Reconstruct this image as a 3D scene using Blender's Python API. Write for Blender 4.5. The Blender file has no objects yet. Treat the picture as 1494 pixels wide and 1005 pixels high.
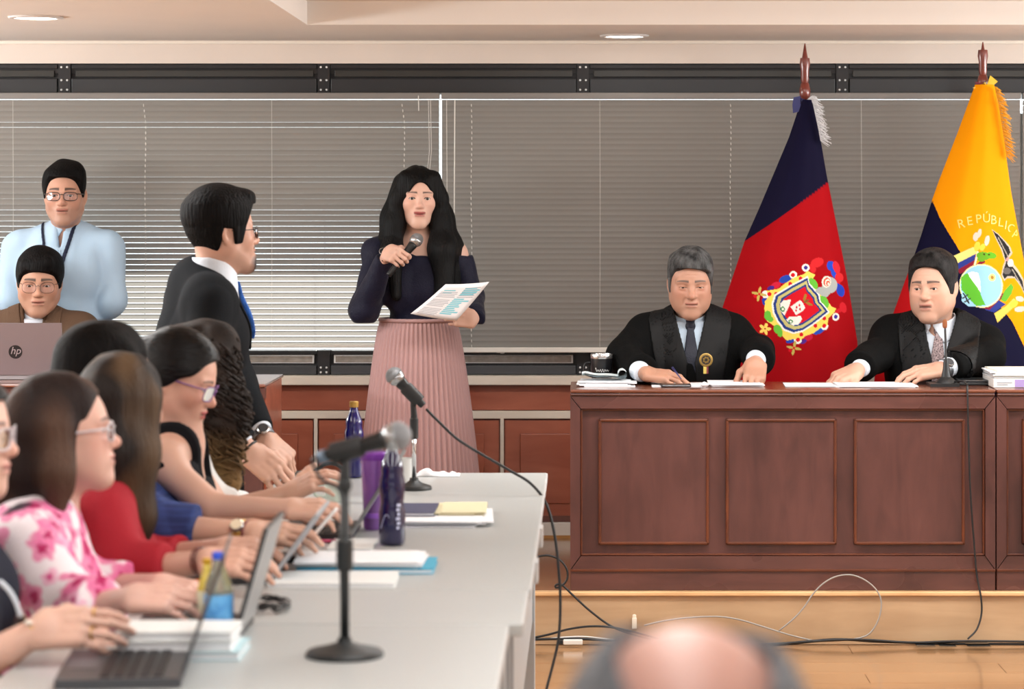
import bpy, bmesh, math, random
import numpy as np
from mathutils import Vector, Matrix, Euler

PI = math.pi
random.seed(11)
rng = np.random.default_rng(7)
SC = bpy.context.scene
COL = SC.collection

# ------------------------------------------------------------------ camera, light, exposure
EYE = 1.578            # camera height above the hall floor
F = 3800.0             # focal length in pixels of the 1494 x 1005 frame
VX, VY = 855.0, 300.0  # where the view axis meets the frame (the picture is cropped off-centre)

cam_d = bpy.data.cameras.new('camera')
cam = bpy.data.objects.new('camera', cam_d); COL.objects.link(cam)
cam.location = (0, 0, EYE); cam.rotation_euler = (PI / 2, 0, 0)
cam_d.sensor_width = 36; cam_d.sensor_fit = 'HORIZONTAL'
cam_d.lens = F / 1494 * 36
cam_d.shift_x = -(VX - 747.0) / 1494
cam_d.shift_y = (VY - 502.5) / 1494
cam_d.clip_start = 0.1; cam_d.clip_end = 200
cam_d.dof.use_dof = True
cam_d.dof.focus_distance = 9.7
cam_d.dof.aperture_fstop = 4.2
SC.camera = cam

w = bpy.data.worlds.new('world'); SC.world = w; w.use_nodes = True
nt = w.node_tree; nt.nodes.clear()
wo = nt.nodes.new('ShaderNodeOutputWorld'); bg = nt.nodes.new('ShaderNodeBackground')
bg.inputs['Color'].default_value = (0.93, 0.97, 1.0, 1); bg.inputs['Strength'].default_value = 2.2
nt.links.new(bg.outputs[0], wo.inputs[0])

def area(name, loc, sx, sy, power, col=(1, .95, .88), rot=(0, 0, 0)):
    l = bpy.data.lights.new(name, 'AREA'); l.shape = 'RECTANGLE'; l.size = sx; l.size_y = sy
    l.energy = power; l.color = col
    o = bpy.data.objects.new(name, l); COL.objects.link(o); o.location = loc; o.rotation_euler = rot
    return o
# the rows of ceiling luminaires of the hall, and daylight from the windows behind the camera
WARM = (1, 1, .99)
area('ceiling_luminaire', (-2.8, 4.0, 2.25), .6, 5.0, 85, WARM)
area('ceiling_luminaire', (0.0, 3.0, 2.335), .6, 5.0, 75, WARM)
area('ceiling_luminaire', (2.6, 4.0, 2.335), .6, 5.0, 85, WARM)
area('ceiling_luminaire', (1.2, 8.3, 2.335), 3.0, .5, 84, WARM)
area('ceiling_luminaire', (-2.6, 8.1, 2.25), 2.0, .5, 66, WARM)
area('window_daylight', (0.0, -3.3, 1.45), 8.4, 1.6, 45, (.95, .975, 1), (PI/2, 0, 0))
# unseen area lamps by both side walls, added to brighten the ceiling
area('added_ceiling_fill', (-4.6, 8.6, 1.75), .4, 4.0, 175, (.95, .99, 1), (PI, .75, 0))
area('added_ceiling_fill', (4.2, 8.6, 1.75), .4, 4.0, 175, (.95, .99, 1), (PI, -.75, 0))
sun_d = bpy.data.lights.new('sun', 'SUN'); sun_d.energy = 15; sun_d.angle = math.radians(1.0); sun_d.color = (1, .96, .90)
sun = bpy.data.objects.new('sun', sun_d); COL.objects.link(sun); sun.location = (3, 16, 6)
sun.rotation_euler = Vector((-.18, -.84, -.51)).to_track_quat('-Z', 'Y').to_euler()
SC.view_settings.view_transform = 'Standard'
SC.view_settings.look = 'None'
SC.view_settings.gamma = 1.0
SC.view_settings.use_curve_mapping = False
SC.view_settings.exposure = -0.02
SC.cycles.max_bounces = 6
SC.cycles.diffuse_bounces = 4
SC.cycles.glossy_bounces = 3
SC.cycles.transmission_bounces = 6
SC.cycles.caustics_reflective = False
SC.cycles.caustics_refractive = False
SC.cycles.sample_clamp_indirect = 4.0
SC.cycles.use_denoising = True
# ------------------------------------------------------------------ helpers
def W(px, py, Y):
    """point at depth Y seen at photograph pixel (px, py)"""
    return np.array([(px - VX) * Y / F, Y, EYE - (py - VY) * Y / F])

def lin(c):
    c = np.asarray(c, float) / 255.0
    return tuple(np.where(c <= .04045, c / 12.92, ((c + .055) / 1.055) ** 2.4))

def link(o, parent=None):
    COL.objects.link(o)
    if parent is not None:
        o.parent = parent
        o.matrix_parent_inverse = parent.matrix_world.inverted() if parent.parent is None else Matrix.Identity(4)
    return o

def tag(o, label=None, cat=None, group=None, kind=None):
    if label: o['label'] = label
    if cat: o['category'] = cat
    if group: o['group'] = group
    if kind: o['kind'] = kind
    return o

def root(name, loc, label, cat, group=None, rz=0):
    o = bpy.data.objects.new(name, None); COL.objects.link(o)
    o.empty_display_size = .05
    o.matrix_world = Matrix.Translation(Vector([float(v) for v in loc])) @ Matrix.Rotation(rz, 4, 'Z')
    return tag(o, label, cat, group)

def new_obj(name, me, parent=None, world=False):
    """world=True: mesh data is in world space; the parent's own transform is cancelled"""
    o = bpy.data.objects.new(name, me); COL.objects.link(o)
    if parent is not None:
        o.parent = parent
        if world:
            p = parent
            M = Matrix.Identity(4)
            chain = []
            while p is not None:
                chain.append(p); p = p.parent
            for q in reversed(chain):
                M = M @ (q.matrix_parent_inverse @ q.matrix_basis if q.parent is not None else q.matrix_basis)
            o.matrix_parent_inverse = M.inverted()
    return o

def np_mesh(name, V, Fq, mat, smooth=True, col=None):
    me = bpy.data.meshes.new(name)
    V = np.asarray(V, np.float32); Fq = np.asarray(Fq, np.int32)
    n = Fq.shape[1]
    me.vertices.add(len(V)); me.vertices.foreach_set('co', V.ravel())
    me.loops.add(Fq.size); me.loops.foreach_set('vertex_index', Fq.ravel())
    me.polygons.add(len(Fq))
    me.polygons.foreach_set('loop_start', np.arange(0, Fq.size, n, dtype=np.int32))
    if smooth: me.polygons.foreach_set('use_smooth', np.ones(len(Fq), bool))
    if col is not None:
        at = me.color_attributes.new('tint', 'FLOAT_COLOR', 'POINT')
        c4 = np.ones((len(V), 4), np.float32); c4[:, :3] = col
        at.data.foreach_set('color', c4.ravel())
    if mat: me.materials.append(mat)
    me.update(calc_edges=True); me.validate()
    return me

class MB:
    """collects shapes, then links them as ONE mesh object"""
    def __init__(s): s.v = []; s.f = []; s.m = []; s.mi = 0
    def add(s, vs, fs):
        b = len(s.v); s.v += [tuple(map(float, v)) for v in vs]
        for f in fs: s.f.append([b + i for i in f]); s.m.append(s.mi)
        return s
    def box(s, lo, hi, bev=0.0):
        x0, y0, z0 = lo; x1, y1, z1 = hi
        if bev <= 0:
            vs = [(x0,y0,z0),(x1,y0,z0),(x1,y1,z0),(x0,y1,z0),(x0,y0,z1),(x1,y0,z1),(x1,y1,z1),(x0,y1,z1)]
            return s.add(vs, [(3,2,1,0),(4,5,6,7),(0,1,5,4),(1,2,6,5),(2,3,7,6),(3,0,4,7)])
        bm = bmesh.new(); bmesh.ops.create_cube(bm, size=1)
        for v in bm.verts:
            v.co = Vector(((x0+x1)/2 + v.co.x*(x1-x0), (y0+y1)/2 + v.co.y*(y1-y0), (z0+z1)/2 + v.co.z*(z1-z0)))
        bmesh.ops.bevel(bm, geom=bm.edges[:], offset=bev, segments=2, affect='EDGES', profile=.5)
        bm.verts.index_update()
        s.add([v.co[:] for v in bm.verts], [[v.index for v in f.verts] for f in bm.faces]); bm.free()
        return s
    def obox(s, c, ax, ay, az, h):
        """oriented box: centre, three unit axes, half sizes"""
        c, ax, ay, az = [np.asarray(q, float) for q in (c, ax, ay, az)]
        vs = [c + ax*h[0]*i + ay*h[1]*j + az*h[2]*k for i, j, k in
              [(-1,-1,-1),(1,-1,-1),(1,1,-1),(-1,1,-1),(-1,-1,1),(1,-1,1),(1,1,1),(-1,1,1)]]
        return s.add(vs, [(3,2,1,0),(4,5,6,7),(0,1,5,4),(1,2,6,5),(2,3,7,6),(3,0,4,7)])
    def tube(s, pts, r, n=8, cap=True):
        pts = [np.asarray(p, float) for p in pts]; m = len(pts)
        rs = r if hasattr(r, '__len__') else [r] * m
        vs = []; prev = None
        for i in range(m):
            t = pts[min(i+1, m-1)] - pts[max(i-1, 0)]; t /= (np.linalg.norm(t) + 1e-12)
            if prev is None:
                a = np.array([0, 0, 1.]) if abs(t[2]) < .9 else np.array([1., 0, 0])
                u = np.cross(t, a)
            else:
                u = prev - t * np.dot(prev, t)
            u /= (np.linalg.norm(u) + 1e-12); prev = u; v = np.cross(t, u)
            for k in range(n):
                a = 2*PI*k/n; vs.append(pts[i] + rs[i]*(math.cos(a)*u + math.sin(a)*v))
        fs = []
        for i in range(m-1):
            for k in range(n):
                fs.append((i*n+k, i*n+(k+1) % n, (i+1)*n+(k+1) % n, (i+1)*n+k))
        if cap: fs.append(tuple(range(n))[::-1]); fs.append(tuple((m-1)*n+k for k in range(n)))
        return s.add(vs, fs)
    def lathe(s, prof, c=(0, 0, 0), n=24, axis=None):
        """prof: list of (r, z); axis: optional (3 unit vectors)"""
        c = np.asarray(c, float)
        ex, ey, ez = (np.eye(3) if axis is None else np.asarray(axis, float))
        vs = []
        for r, z in prof:
            for k in range(n):
                a = 2*PI*k/n
                vs.append(c + ex*r*math.cos(a) + ey*r*math.sin(a) + ez*z)
        fs = []
        for i in range(len(prof)-1):
            for k in range(n):
                fs.append((i*n+k, i*n+(k+1) % n, (i+1)*n+(k+1) % n, (i+1)*n+k))
        fs.append(tuple(range(n))[::-1]); fs.append(tuple((len(prof)-1)*n+k for k in range(n)))
        return s.add(vs, fs)
    def slab(s, poly, z0, z1, fr=None):
        """extruded polygon; fr maps (u, v, w) to a point"""
        fr = fr or (lambda u, v, w_: (u, v, w_)); n = len(poly)
        vs = [fr(u, v, z0) for u, v in poly] + [fr(u, v, z1) for u, v in poly]
        fs = [tuple(range(n))[::-1], tuple(range(n, 2*n))] + [(i, (i+1) % n, n+(i+1) % n, n+i) for i in range(n)]
        return s.add(vs, fs)
    def mesh(s, name, mats, smooth=False):
        me = bpy.data.meshes.new(name); me.from_pydata(s.v, [], s.f)
        for m in (mats if isinstance(mats, (list, tuple)) else [mats]): me.materials.append(m)
        if isinstance(mats, (list, tuple)) and len(mats) > 1: me.polygons.foreach_set('material_index', s.m)
        me.polygons.foreach_set('use_smooth', [bool(smooth)] * len(me.polygons))
        bm = bmesh.new(); bm.from_mesh(me); bmesh.ops.recalc_face_normals(bm, faces=bm.faces[:]); bm.to_mesh(me); bm.free()
        if smooth is not True and smooth:
            me.set_sharp_from_angle(angle=smooth)
        me.update(); return me
    def build(s, name, mats, parent=None, smooth=False, world=False):
        return new_obj(name, s.mesh(name, mats, smooth), parent, world)

def spline(pts, n=24):
    """Catmull-Rom through the points"""
    P = [np.asarray(p, float) for p in pts]; P = [2*P[0]-P[1]] + P + [2*P[-1]-P[-2]]
    out = []; m = len(P) - 3; per = max(2, n // m)
    for i in range(m):
        a, b, c, d = P[i:i+4]
        for k in range(per):
            t = k / per
            out.append(.5*((2*b) + (c-a)*t + (2*a-5*b+4*c-d)*t*t + (3*b-a-3*c+d)*t**3))
    out.append(P[-2]); return out

# ------------------------------------------------------------------ materials
MATS = {}
def mat(name, col, rough=.5, metal=0., spec=.5, noise=None, bump=None, coat=0., emis=None, trans=0., ior=1.45, alpha=1., sheen=0.):
    """plain principled material with optional noise tint (scale, amount, stretch) and bump (scale, strength, stretch)"""
    if name in MATS: return MATS[name]
    m = bpy.data.materials.new(name); m.use_nodes = True; MATS[name] = m
    nt = m.node_tree; b = nt.nodes['Principled BSDF']
    c = lin(col) if max(col) > 1.001 else tuple(col)
    b.inputs['Base Color'].default_value = (*c, 1); b.inputs['Roughness'].default_value = rough
    b.inputs['Metallic'].default_value = metal; b.inputs['Specular IOR Level'].default_value = spec
    b.inputs['Coat Weight'].default_value = coat; b.inputs['Coat Roughness'].default_value = .15
    b.inputs['Transmission Weight'].default_value = trans; b.inputs['IOR'].default_value = ior
    if sheen: b.inputs['Sheen Weight'].default_value = sheen; b.inputs['Sheen Roughness'].default_value = .4
    if emis: b.inputs['Emission Color'].default_value = (*emis[0], 1); b.inputs['Emission Strength'].default_value = emis[1]
    def coords(stretch):
        tc = nt.nodes.new('ShaderNodeTexCoord'); mp = nt.nodes.new('ShaderNodeMapping')
        mp.inputs['Scale'].default_value = stretch
        nt.links.new(tc.outputs['Object'], mp.inputs[0]); return mp.outputs[0]
    if noise:
        sc, amt, st = noise[:3]
        n = nt.nodes.new('ShaderNodeTexNoise'); n.inputs['Scale'].default_value = sc; n.inputs['Detail'].default_value = 4
        nt.links.new(coords(st), n.inputs['Vector'])
        r = nt.nodes.new('ShaderNodeValToRGB')
        c2 = lin(noise[3]) if len(noise) > 3 else tuple(min(1, q*(1+amt)) for q in c)
        c1 = tuple(q*(1-amt) for q in c)
        r.color_ramp.elements[0].color = (*c1, 1); r.color_ramp.elements[1].color = (*c2, 1)
        r.color_ramp.elements[0].position = .3; r.color_ramp.elements[1].position = .7
        nt.links.new(n.outputs['Fac'], r.inputs[0]); nt.links.new(r.outputs[0], b.inputs['Base Color'])
    if bump:
        sc, stg, st = bump
        n = nt.nodes.new('ShaderNodeTexNoise'); n.inputs['Scale'].default_value = sc; n.inputs['Detail'].default_value = 3
        nt.links.new(coords(st), n.inputs['Vector'])
        bp = nt.nodes.new('ShaderNodeBump'); bp.inputs['Strength'].default_value = stg; bp.inputs['Distance'].default_value = .01
        nt.links.new(n.outputs['Fac'], bp.inputs['Height']); nt.links.new(bp.outputs[0], b.inputs['Normal'])
    return m

def tint_mat(name, rough=.5, spec=.4, bump=None, sss=0., sheen=0.):
    """material whose base colour is the mesh's own 'tint' attribute"""
    if name in MATS: return MATS[name]
    m = mat(name, (.5, .5, .5), rough=rough, spec=spec, bump=bump, sheen=sheen); nt = m.node_tree
    a = nt.nodes.new('ShaderNodeAttribute'); a.attribute_name = 'tint'
    b = nt.nodes['Principled BSDF']
    nt.links.new(a.outputs['Color'], b.inputs['Base Color'])
    if sss:
        b.inputs['Subsurface Weight'].default_value = sss
        b.inputs['Subsurface Radius'].default_value = (1., .35, .2); b.inputs['Subsurface Scale'].default_value = .006
    return m
# ------------------------------------------------------------------ signed-distance sculpting (numpy) + surface nets
def vlen(P): return np.sqrt(np.einsum('ij,ij->i', P, P))
def smin(a, b, k):
    h = np.maximum(k - np.abs(a - b), 0) / k
    return np.minimum(a, b) - h*h*k*.25
def smax(a, b, k): return -smin(-a, -b, k)
def ell(c, r):
    c = np.asarray(c, np.float32); r = np.asarray(r, np.float32)
    def f(P):
        q = (P - c) / r; k0 = vlen(q); k1 = vlen(q / r)
        return k0 * (k0 - 1) / (k1 + 1e-6)
    return f
def sph(c, r):
    c = np.asarray(c, np.float32)
    return lambda P: vlen(P - c) - r
def cap(a, b, ra, rb=None):
    a = np.asarray(a, np.float32); b = np.asarray(b, np.float32); rb = ra if rb is None else rb
    ab = b - a; L = float(ab @ ab) + 1e-12
    def f(P):
        t = np.clip((P - a) @ ab / L, 0, 1)
        return vlen(P - a - t[:, None]*ab) - (ra + (rb - ra)*t)
    return f
def ecap(a, b, ra, rb, axis, flat):
    """tapered capsule squashed by 'flat' along 'axis'"""
    axis = np.asarray(axis, np.float32); axis /= np.linalg.norm(axis)
    a = np.asarray(a, np.float32); b = np.asarray(b, np.float32)
    sq = lambda v: v + np.multiply.outer(v @ axis, axis) * (1/flat - 1)
    g = cap(sq(a), sq(b), ra, rb)
    return lambda P: g(sq(P).astype(np.float32)) * (flat if flat < 1 else 1)
def rbox(c, h, r, R=None):
    c = np.asarray(c, np.float32); h = np.asarray(h, np.float32)
    def f(P):
        q = P - c
        if R is not None: q = q @ R
        q = np.abs(q) - (h - r)
        return vlen(np.maximum(q, 0)) + np.minimum(q.max(1), 0) - r
    return f
def chain(pts, rs, k=.02):
    fs = [cap(pts[i], pts[i+1], rs[i], rs[i+1]) for i in range(len(pts)-1)]
    def f(P):
        d = fs[0](P)
        for g in fs[1:]: d = smin(d, g(P), k)
        return d
    return f
def uni(fs, k=.02):
    def f(P):
        d = fs[0](P)
        for g in fs[1:]: d = smin(d, g(P), k) if k else np.minimum(d, g(P))
        return d
    return f
def sub(f, g, k=.005): return lambda P: smax(f(P), -g(P), k)
def inter(f, g, k=.003): return lambda P: smax(f(P), g(P), k)
def off(f, t): return lambda P: f(P) - t
def xf(f, R, t, s=1.):
    """place a local-space field: world = R @ (s*local) + t"""
    R = np.asarray(R, np.float32); t = np.asarray(t, np.float32)
    return lambda P: f(((P - t) @ R / s).astype(np.float32)) * s
def poly2(poly, ax=(0, 2)):
    """2-D polygon distance, extruded along the remaining axis"""
    V = np.asarray(poly, np.float32); n = len(V); i0, i1 = ax
    def f(P):
        p = P[:, (i0, i1)]
        d = np.full(len(p), 1e9, np.float32); s = np.ones(len(p), np.float32)
        j = n - 1
        for i in range(n):
            e = V[j] - V[i]; w_ = p - V[i]
            b = w_ - e * np.clip(w_ @ e / (e @ e + 1e-12), 0, 1)[:, None]
            d = np.minimum(d, np.einsum('ij,ij->i', b, b))
            c1 = p[:, 1] >= V[i, 1]; c2 = p[:, 1] < V[j, 1]; c3 = e[0]*w_[:, 1] > e[1]*w_[:, 0]
            fl = (c1 & c2 & c3) | (~c1 & ~c2 & ~c3)
            s[fl] *= -1; j = i
        return s * np.sqrt(d)
    return f
class Noise:
    """sum of random sine waves, roughly in -1..1"""
    def __init__(s, freq, n=9, seed=1, stretch=(1, 1, 1)):
        r = np.random.default_rng(seed)
        k = r.normal(size=(n, 3)); k /= np.linalg.norm(k, axis=1)[:, None]
        s.k = (k * freq * r.uniform(.6, 1.5, (n, 1)) * np.asarray(stretch)).astype(np.float32); s.ph = r.uniform(0, 6.28, n).astype(np.float32)
    def __call__(s, P): return np.sin(P @ s.k.T + s.ph).sum(1) / math.sqrt(len(s.ph)) / 1.3

def nets(f, lo, hi, h, slack=1.35):
    """mesh the zero set of f inside the box lo..hi at step h (sparse evaluation, surface nets)"""
    lo = np.asarray(lo, float); hi = np.asarray(hi, float); B = 8
    nb = np.maximum(np.ceil((hi - lo) / (h*B)).astype(int), 1)
    bi = np.stack(np.meshgrid(*[np.arange(k) for k in nb], indexing='ij'), -1).reshape(-1, 3)
    cen = (lo + (bi + .5) * B * h).astype(np.float32)
    keep = np.abs(f(cen)) < h*B*.87*slack + h
    bi = bi[keep]
    dims = nb * B + 1
    G = np.full(dims, np.nan, np.float32)
    loc = np.stack(np.meshgrid(*[np.arange(B+1)]*3, indexing='ij'), -1).reshape(-1, 3)
    CH = 400
    for s0 in range(0, len(bi), CH):
        idx = (bi[s0:s0+CH, None, :]*B + loc[None]).reshape(-1, 3)
        G[idx[:, 0], idx[:, 1], idx[:, 2]] = f((lo + idx*h).astype(np.float32))
    ok = ~np.isnan(G); ins = np.where(ok, G < 0, False)
    def corners(A): return [A[i:A.shape[0]-1+i, j:A.shape[1]-1+j, k:A.shape[2]-1+k] for i in (0, 1) for j in (0, 1) for k in (0, 1)]
    ci = corners(ins); co = corners(ok)
    cnt = np.zeros(ci[0].shape, np.int8); allok = np.ones(ci[0].shape, bool)
    for a, b in zip(ci, co): cnt += a; allok &= b
    act = (cnt > 0) & (cnt < 8) & allok
    cells = np.argwhere(act)
    vid = np.full(act.shape, -1, np.int32); vid[act] = np.arange(len(cells))
    offs = np.array([(i, j, k) for i in (0, 1) for j in (0, 1) for k in (0, 1)])
    vals = np.stack([G[cells[:, 0]+o[0], cells[:, 1]+o[1], cells[:, 2]+o[2]] for o in offs], 1)
    acc = np.zeros((len(cells), 3)); num = np.zeros(len(cells))
    for a in range(8):
        for b in range(a+1, 8):
            if np.abs(offs[a]-offs[b]).sum() != 1: continue
            va, vb = vals[:, a], vals[:, b]; m = (va < 0) != (vb < 0)
            t = np.where(m, va / np.where(m, va - vb, 1), 0)
            acc += np.where(m[:, None], offs[a] + t[:, None]*(offs[b]-offs[a]), 0); num += m
    V = lo + (cells + acc / num[:, None]) * h
    quads = []
    for ax in range(3):
        s1 = [slice(None)]*3; s2 = [slice(None)]*3
        s1[ax] = slice(0, -1); s2[ax] = slice(1, None)
        A = ins[tuple(s1)]; Bv = ins[tuple(s2)]
        okk = ok[tuple(s1)] & ok[tuple(s2)]
        E = np.argwhere((A != Bv) & okk)
        u, v = [(1, 2), (2, 0), (0, 1)][ax]
        E = E[(E[:, u] > 0) & (E[:, v] > 0) & (E[:, u] < act.shape[u]) & (E[:, v] < act.shape[v])]
        if not len(E): continue
        flip = A[E[:, 0], E[:, 1], E[:, 2]]
        q = []
        for du, dv in ((-1, -1), (0, -1), (0, 0), (-1, 0)):
            c = E.copy(); c[:, u] += du; c[:, v] += dv
            q.append(vid[c[:, 0], c[:, 1], c[:, 2]])
        q = np.stack(q, 1)
        q[~flip] = q[~flip][:, ::-1]
        quads.append(q[(q >= 0).all(1)])
    Q = np.concatenate(quads) if quads else np.zeros((0, 4), int)
    return V, Q

def sdf_obj(name, f, lo, hi, h, m, parent=None, colfn=None):
    V, Q = nets(f, lo, hi, h)
    me = np_mesh(name, V, Q, m, True, None if colfn is None else colfn(V.astype(np.float32)))
    return new_obj(name, me, parent, world=True)
def join_vq(parts):
    Vs, Qs, n = [], [], 0
    for V, Q in parts: Vs.append(V); Qs.append(Q + n); n += len(V)
    return np.concatenate(Vs), np.concatenate(Qs)
# ------------------------------------------------------------------ the setting
def wood(name, c1, c2, rough=.3, coat=.3, grain=(2.5, 40, 40), sc=1.0, bump=.06, c3=None):
    if name in MATS: return MATS[name]
    m = mat(name, c1, rough=rough, coat=coat); nt = m.node_tree; b = nt.nodes['Principled BSDF']
    tc = nt.nodes.new('ShaderNodeTexCoord'); mp = nt.nodes.new('ShaderNodeMapping'); mp.inputs['Scale'].default_value = grain
    nt.links.new(tc.outputs['Object'], mp.inputs[0])
    n = nt.nodes.new('ShaderNodeTexNoise'); n.inputs['Scale'].default_value = sc; n.inputs['Detail'].default_value = 6; n.inputs['Distortion'].default_value = .6
    nt.links.new(mp.outputs[0], n.inputs['Vector'])
    n2 = nt.nodes.new('ShaderNodeTexNoise'); n2.inputs['Scale'].default_value = 2.2; n2.inputs['Detail'].default_value = 3
    nt.links.new(tc.outputs['Object'], n2.inputs['Vector'])
    ad = nt.nodes.new('ShaderNodeMath'); ad.operation = 'MULTIPLY_ADD'; ad.inputs[1].default_value = .55
    nt.links.new(n2.outputs['Fac'], ad.inputs[0])
    ml = nt.nodes.new('ShaderNodeMath'); ml.operation = 'MULTIPLY'; ml.inputs[1].default_value = .5
    nt.links.new(n.outputs['Fac'], ml.inputs[0]); nt.links.new(ml.outputs[0], ad.inputs[2])
    r = nt.nodes.new('ShaderNodeValToRGB'); r.color_ramp.elements[0].color = (*lin(c1), 1); r.color_ramp.elements[1].color = (*lin(c2), 1)
    r.color_ramp.elements[0].position = .35; r.color_ramp.elements[1].position = .68
    nt.links.new(ad.outputs[0], r.inputs[0]); nt.links.new(r.outputs[0], b.inputs['Base Color'])
    bp = nt.nodes.new('ShaderNodeBump'); bp.inputs['Strength'].default_value = bump; bp.inputs['Distance'].default_value = .004
    nt.links.new(n.outputs['Fac'], bp.inputs['Height']); nt.links.new(bp.outputs[0], b.inputs['Normal'])
    rr = nt.nodes.new('ShaderNodeMapRange'); rr.inputs['To Min'].default_value = rough*.75; rr.inputs['To Max'].default_value = rough*1.35
    nt.links.new(n2.outputs['Fac'], rr.inputs['Value']); nt.links.new(rr.outputs[0], b.inputs['Roughness'])
    return m
M_bench = lambda: wood('bench_wood', (58, 30, 26), (94, 56, 50), rough=.36, coat=.3, grain=(14, 14, 3))
M_bench_h = lambda: wood('bench_wood_rail', (60, 33, 28), (98, 60, 53), rough=.26, coat=.35, grain=(3, 14, 16))
M_mould = lambda: wood('moulding_wood', (58, 22, 12), (104, 52, 26), rough=.3, coat=.3, grain=(6, 6, 6))
M_wains = lambda: wood('wainscot_wood', (136, 68, 48), (172, 98, 74), rough=.34, coat=.2, grain=(3, 10, 14))
M_floor = lambda: wood('floor_wood', (136, 98, 64), (172, 132, 94), rough=.16, coat=.6, grain=(2, 14, 14), bump=.02)
M_riser = lambda: wood('riser_wood', (158, 126, 94), (190, 160, 126), rough=.32, coat=.3, grain=(2, 14, 14), bump=.02)
M_plaster = lambda: mat('plaster', (226, 214, 204), rough=.85, noise=(3, .02, (1, 1, 1)))
M_ceil = lambda: mat('ceiling_paint', (234, 228, 222), rough=.9, noise=(2, .015, (1, 1, 1)))
M_dark = lambda: mat('window_frame_metal', (34, 33, 35), rough=.38, spec=.5, noise=(30, .12, (1, 1, 1)))
M_cream = lambda: mat('cream_trim', (222, 212, 198), rough=.5, noise=(8, .04, (1, 1, 4)))
def glass_mat(name, tint=(1, 1, 1), gloss=.06):
    if name in MATS: return MATS[name]
    m = bpy.data.materials.new(name); m.use_nodes = True; MATS[name] = m; nt = m.node_tree; nt.nodes.clear()
    o = nt.nodes.new('ShaderNodeOutputMaterial'); t = nt.nodes.new('ShaderNodeBsdfTransparent'); g = nt.nodes.new('ShaderNodeBsdfGlossy')
    t.inputs[0].default_value = (*tint, 1); g.inputs['Roughness'].default_value = .03
    fr = nt.nodes.new('ShaderNodeFresnel'); fr.inputs[0].default_value = 1.3
    ad = nt.nodes.new('ShaderNodeMath'); ad.operation = 'ADD'; ad.use_clamp = True; ad.inputs[1].default_value = gloss*.3
    nt.links.new(fr.outputs[0], ad.inputs[0])
    mx = nt.nodes.new('ShaderNodeMixShader'); nt.links.new(ad.outputs[0], mx.inputs[0])
    nt.links.new(t.outputs[0], mx.inputs[1]); nt.links.new(g.outputs[0], mx.inputs[2]); nt.links.new(mx.outputs[0], o.inputs[0])
    return m

YW = 10.888; SW = F / YW                       # back wall plane and its pixels per metre
wx = lambda px: (px - VX) / SW
wz = lambda py: EYE - (py - VY) / SW
XL, XR, YB = -5.0, 4.6, -3.5                   # room limits
ZC, ZT, RX, RY = wz(60), 2.355, -1.06, 9.90    # ceiling, tray, tray edges
ZP = .19                                       # platform height
YP = 9.36                                      # platform front

def struct(mb, name, m, parent=None, smooth=False):
    o = mb.build(name, m, parent, smooth)
    if parent is None: o['kind'] = 'structure'
    return o

# hall floor: sub-base, and the boards that the photograph shows
fl = struct(MB().box((XL, YB, -.10), (XR, YP + .02, -.012)), 'floor', M_floor())
MB().box((XL, YB, -.012), (XR, 7.86, 0)).build('board_field', M_floor(), fl)
row = 0; y0 = YP
while y0 > 7.9:
    x0 = XL if row % 2 else XL + .6 - 1.2
    x0 = -3.2 - .45*(row % 3)
    while x0 < XR:
        a, b = max(x0, XL), min(x0 + 1.38, XR)
        if b > a: MB().box((a + .0008, y0 - .188 + .0008, -.012), (b - .0008, y0 - .0008, -.0002 + .0002*rng.random()), .0012).build('floor_board', M_floor(), fl)
        x0 += 1.38
    y0 -= .188; row += 1
MB().box((XL, 7.86, -.012), (-3.2, YP, -.0005)).build('board_field', M_floor(), fl)
# platform on which bench and wall stand
pf = struct(MB().box((XL, YP + .012, -.05), (XR, YW + .05, ZP - .012)), 'platform', M_riser())
MB().box((XL, YP + .004, ZP - .012), (XR, YW, ZP)).build('deck', M_floor(), pf)
for i in range(4):
    xa = XL + i*2.4
    MB().box((xa + .001, YP, .002), (xa + 2.399, YP + .012, ZP - .014)).build('riser_board', M_riser(), pf)
MB().box((XL, YP - .012, ZP - .014), (XR, YP + .03, ZP + .002), .004).build('nosing', wood('nosing_wood', (196, 150, 104), (226, 188, 140), rough=.3, grain=(3, 20, 20)), pf)

# ceiling with its raised tray
cl = struct(MB().box((XL, RY, ZC), (XR, YW + .2, ZC + .25)).box((XL, YB, ZC), (RX, RY, ZC + .25)), 'ceiling', M_ceil())
MB().box((RX, YB, ZT), (XR, RY, ZT + .10)).build('tray', M_ceil(), cl)
MB().tube([(XL, YW - .012, ZC - .004), (XR, YW - .012, ZC - .004)], .009, 8).build('cornice_bead', mat('bead_paint', (240, 232, 220), rough=.6), cl)
for nm, lo, hi in (('wall_left', (XL - .1, YB, -.1), (XL, YW, 2.6)), ('wall_right', (XR, YB, -.1), (XR + .1, YW, 2.6)), ('wall_front', (XL, YB - .1, -.1), (XR, YB, 2.6))):
    struct(MB().box(lo, hi), nm, M_plaster())
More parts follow.
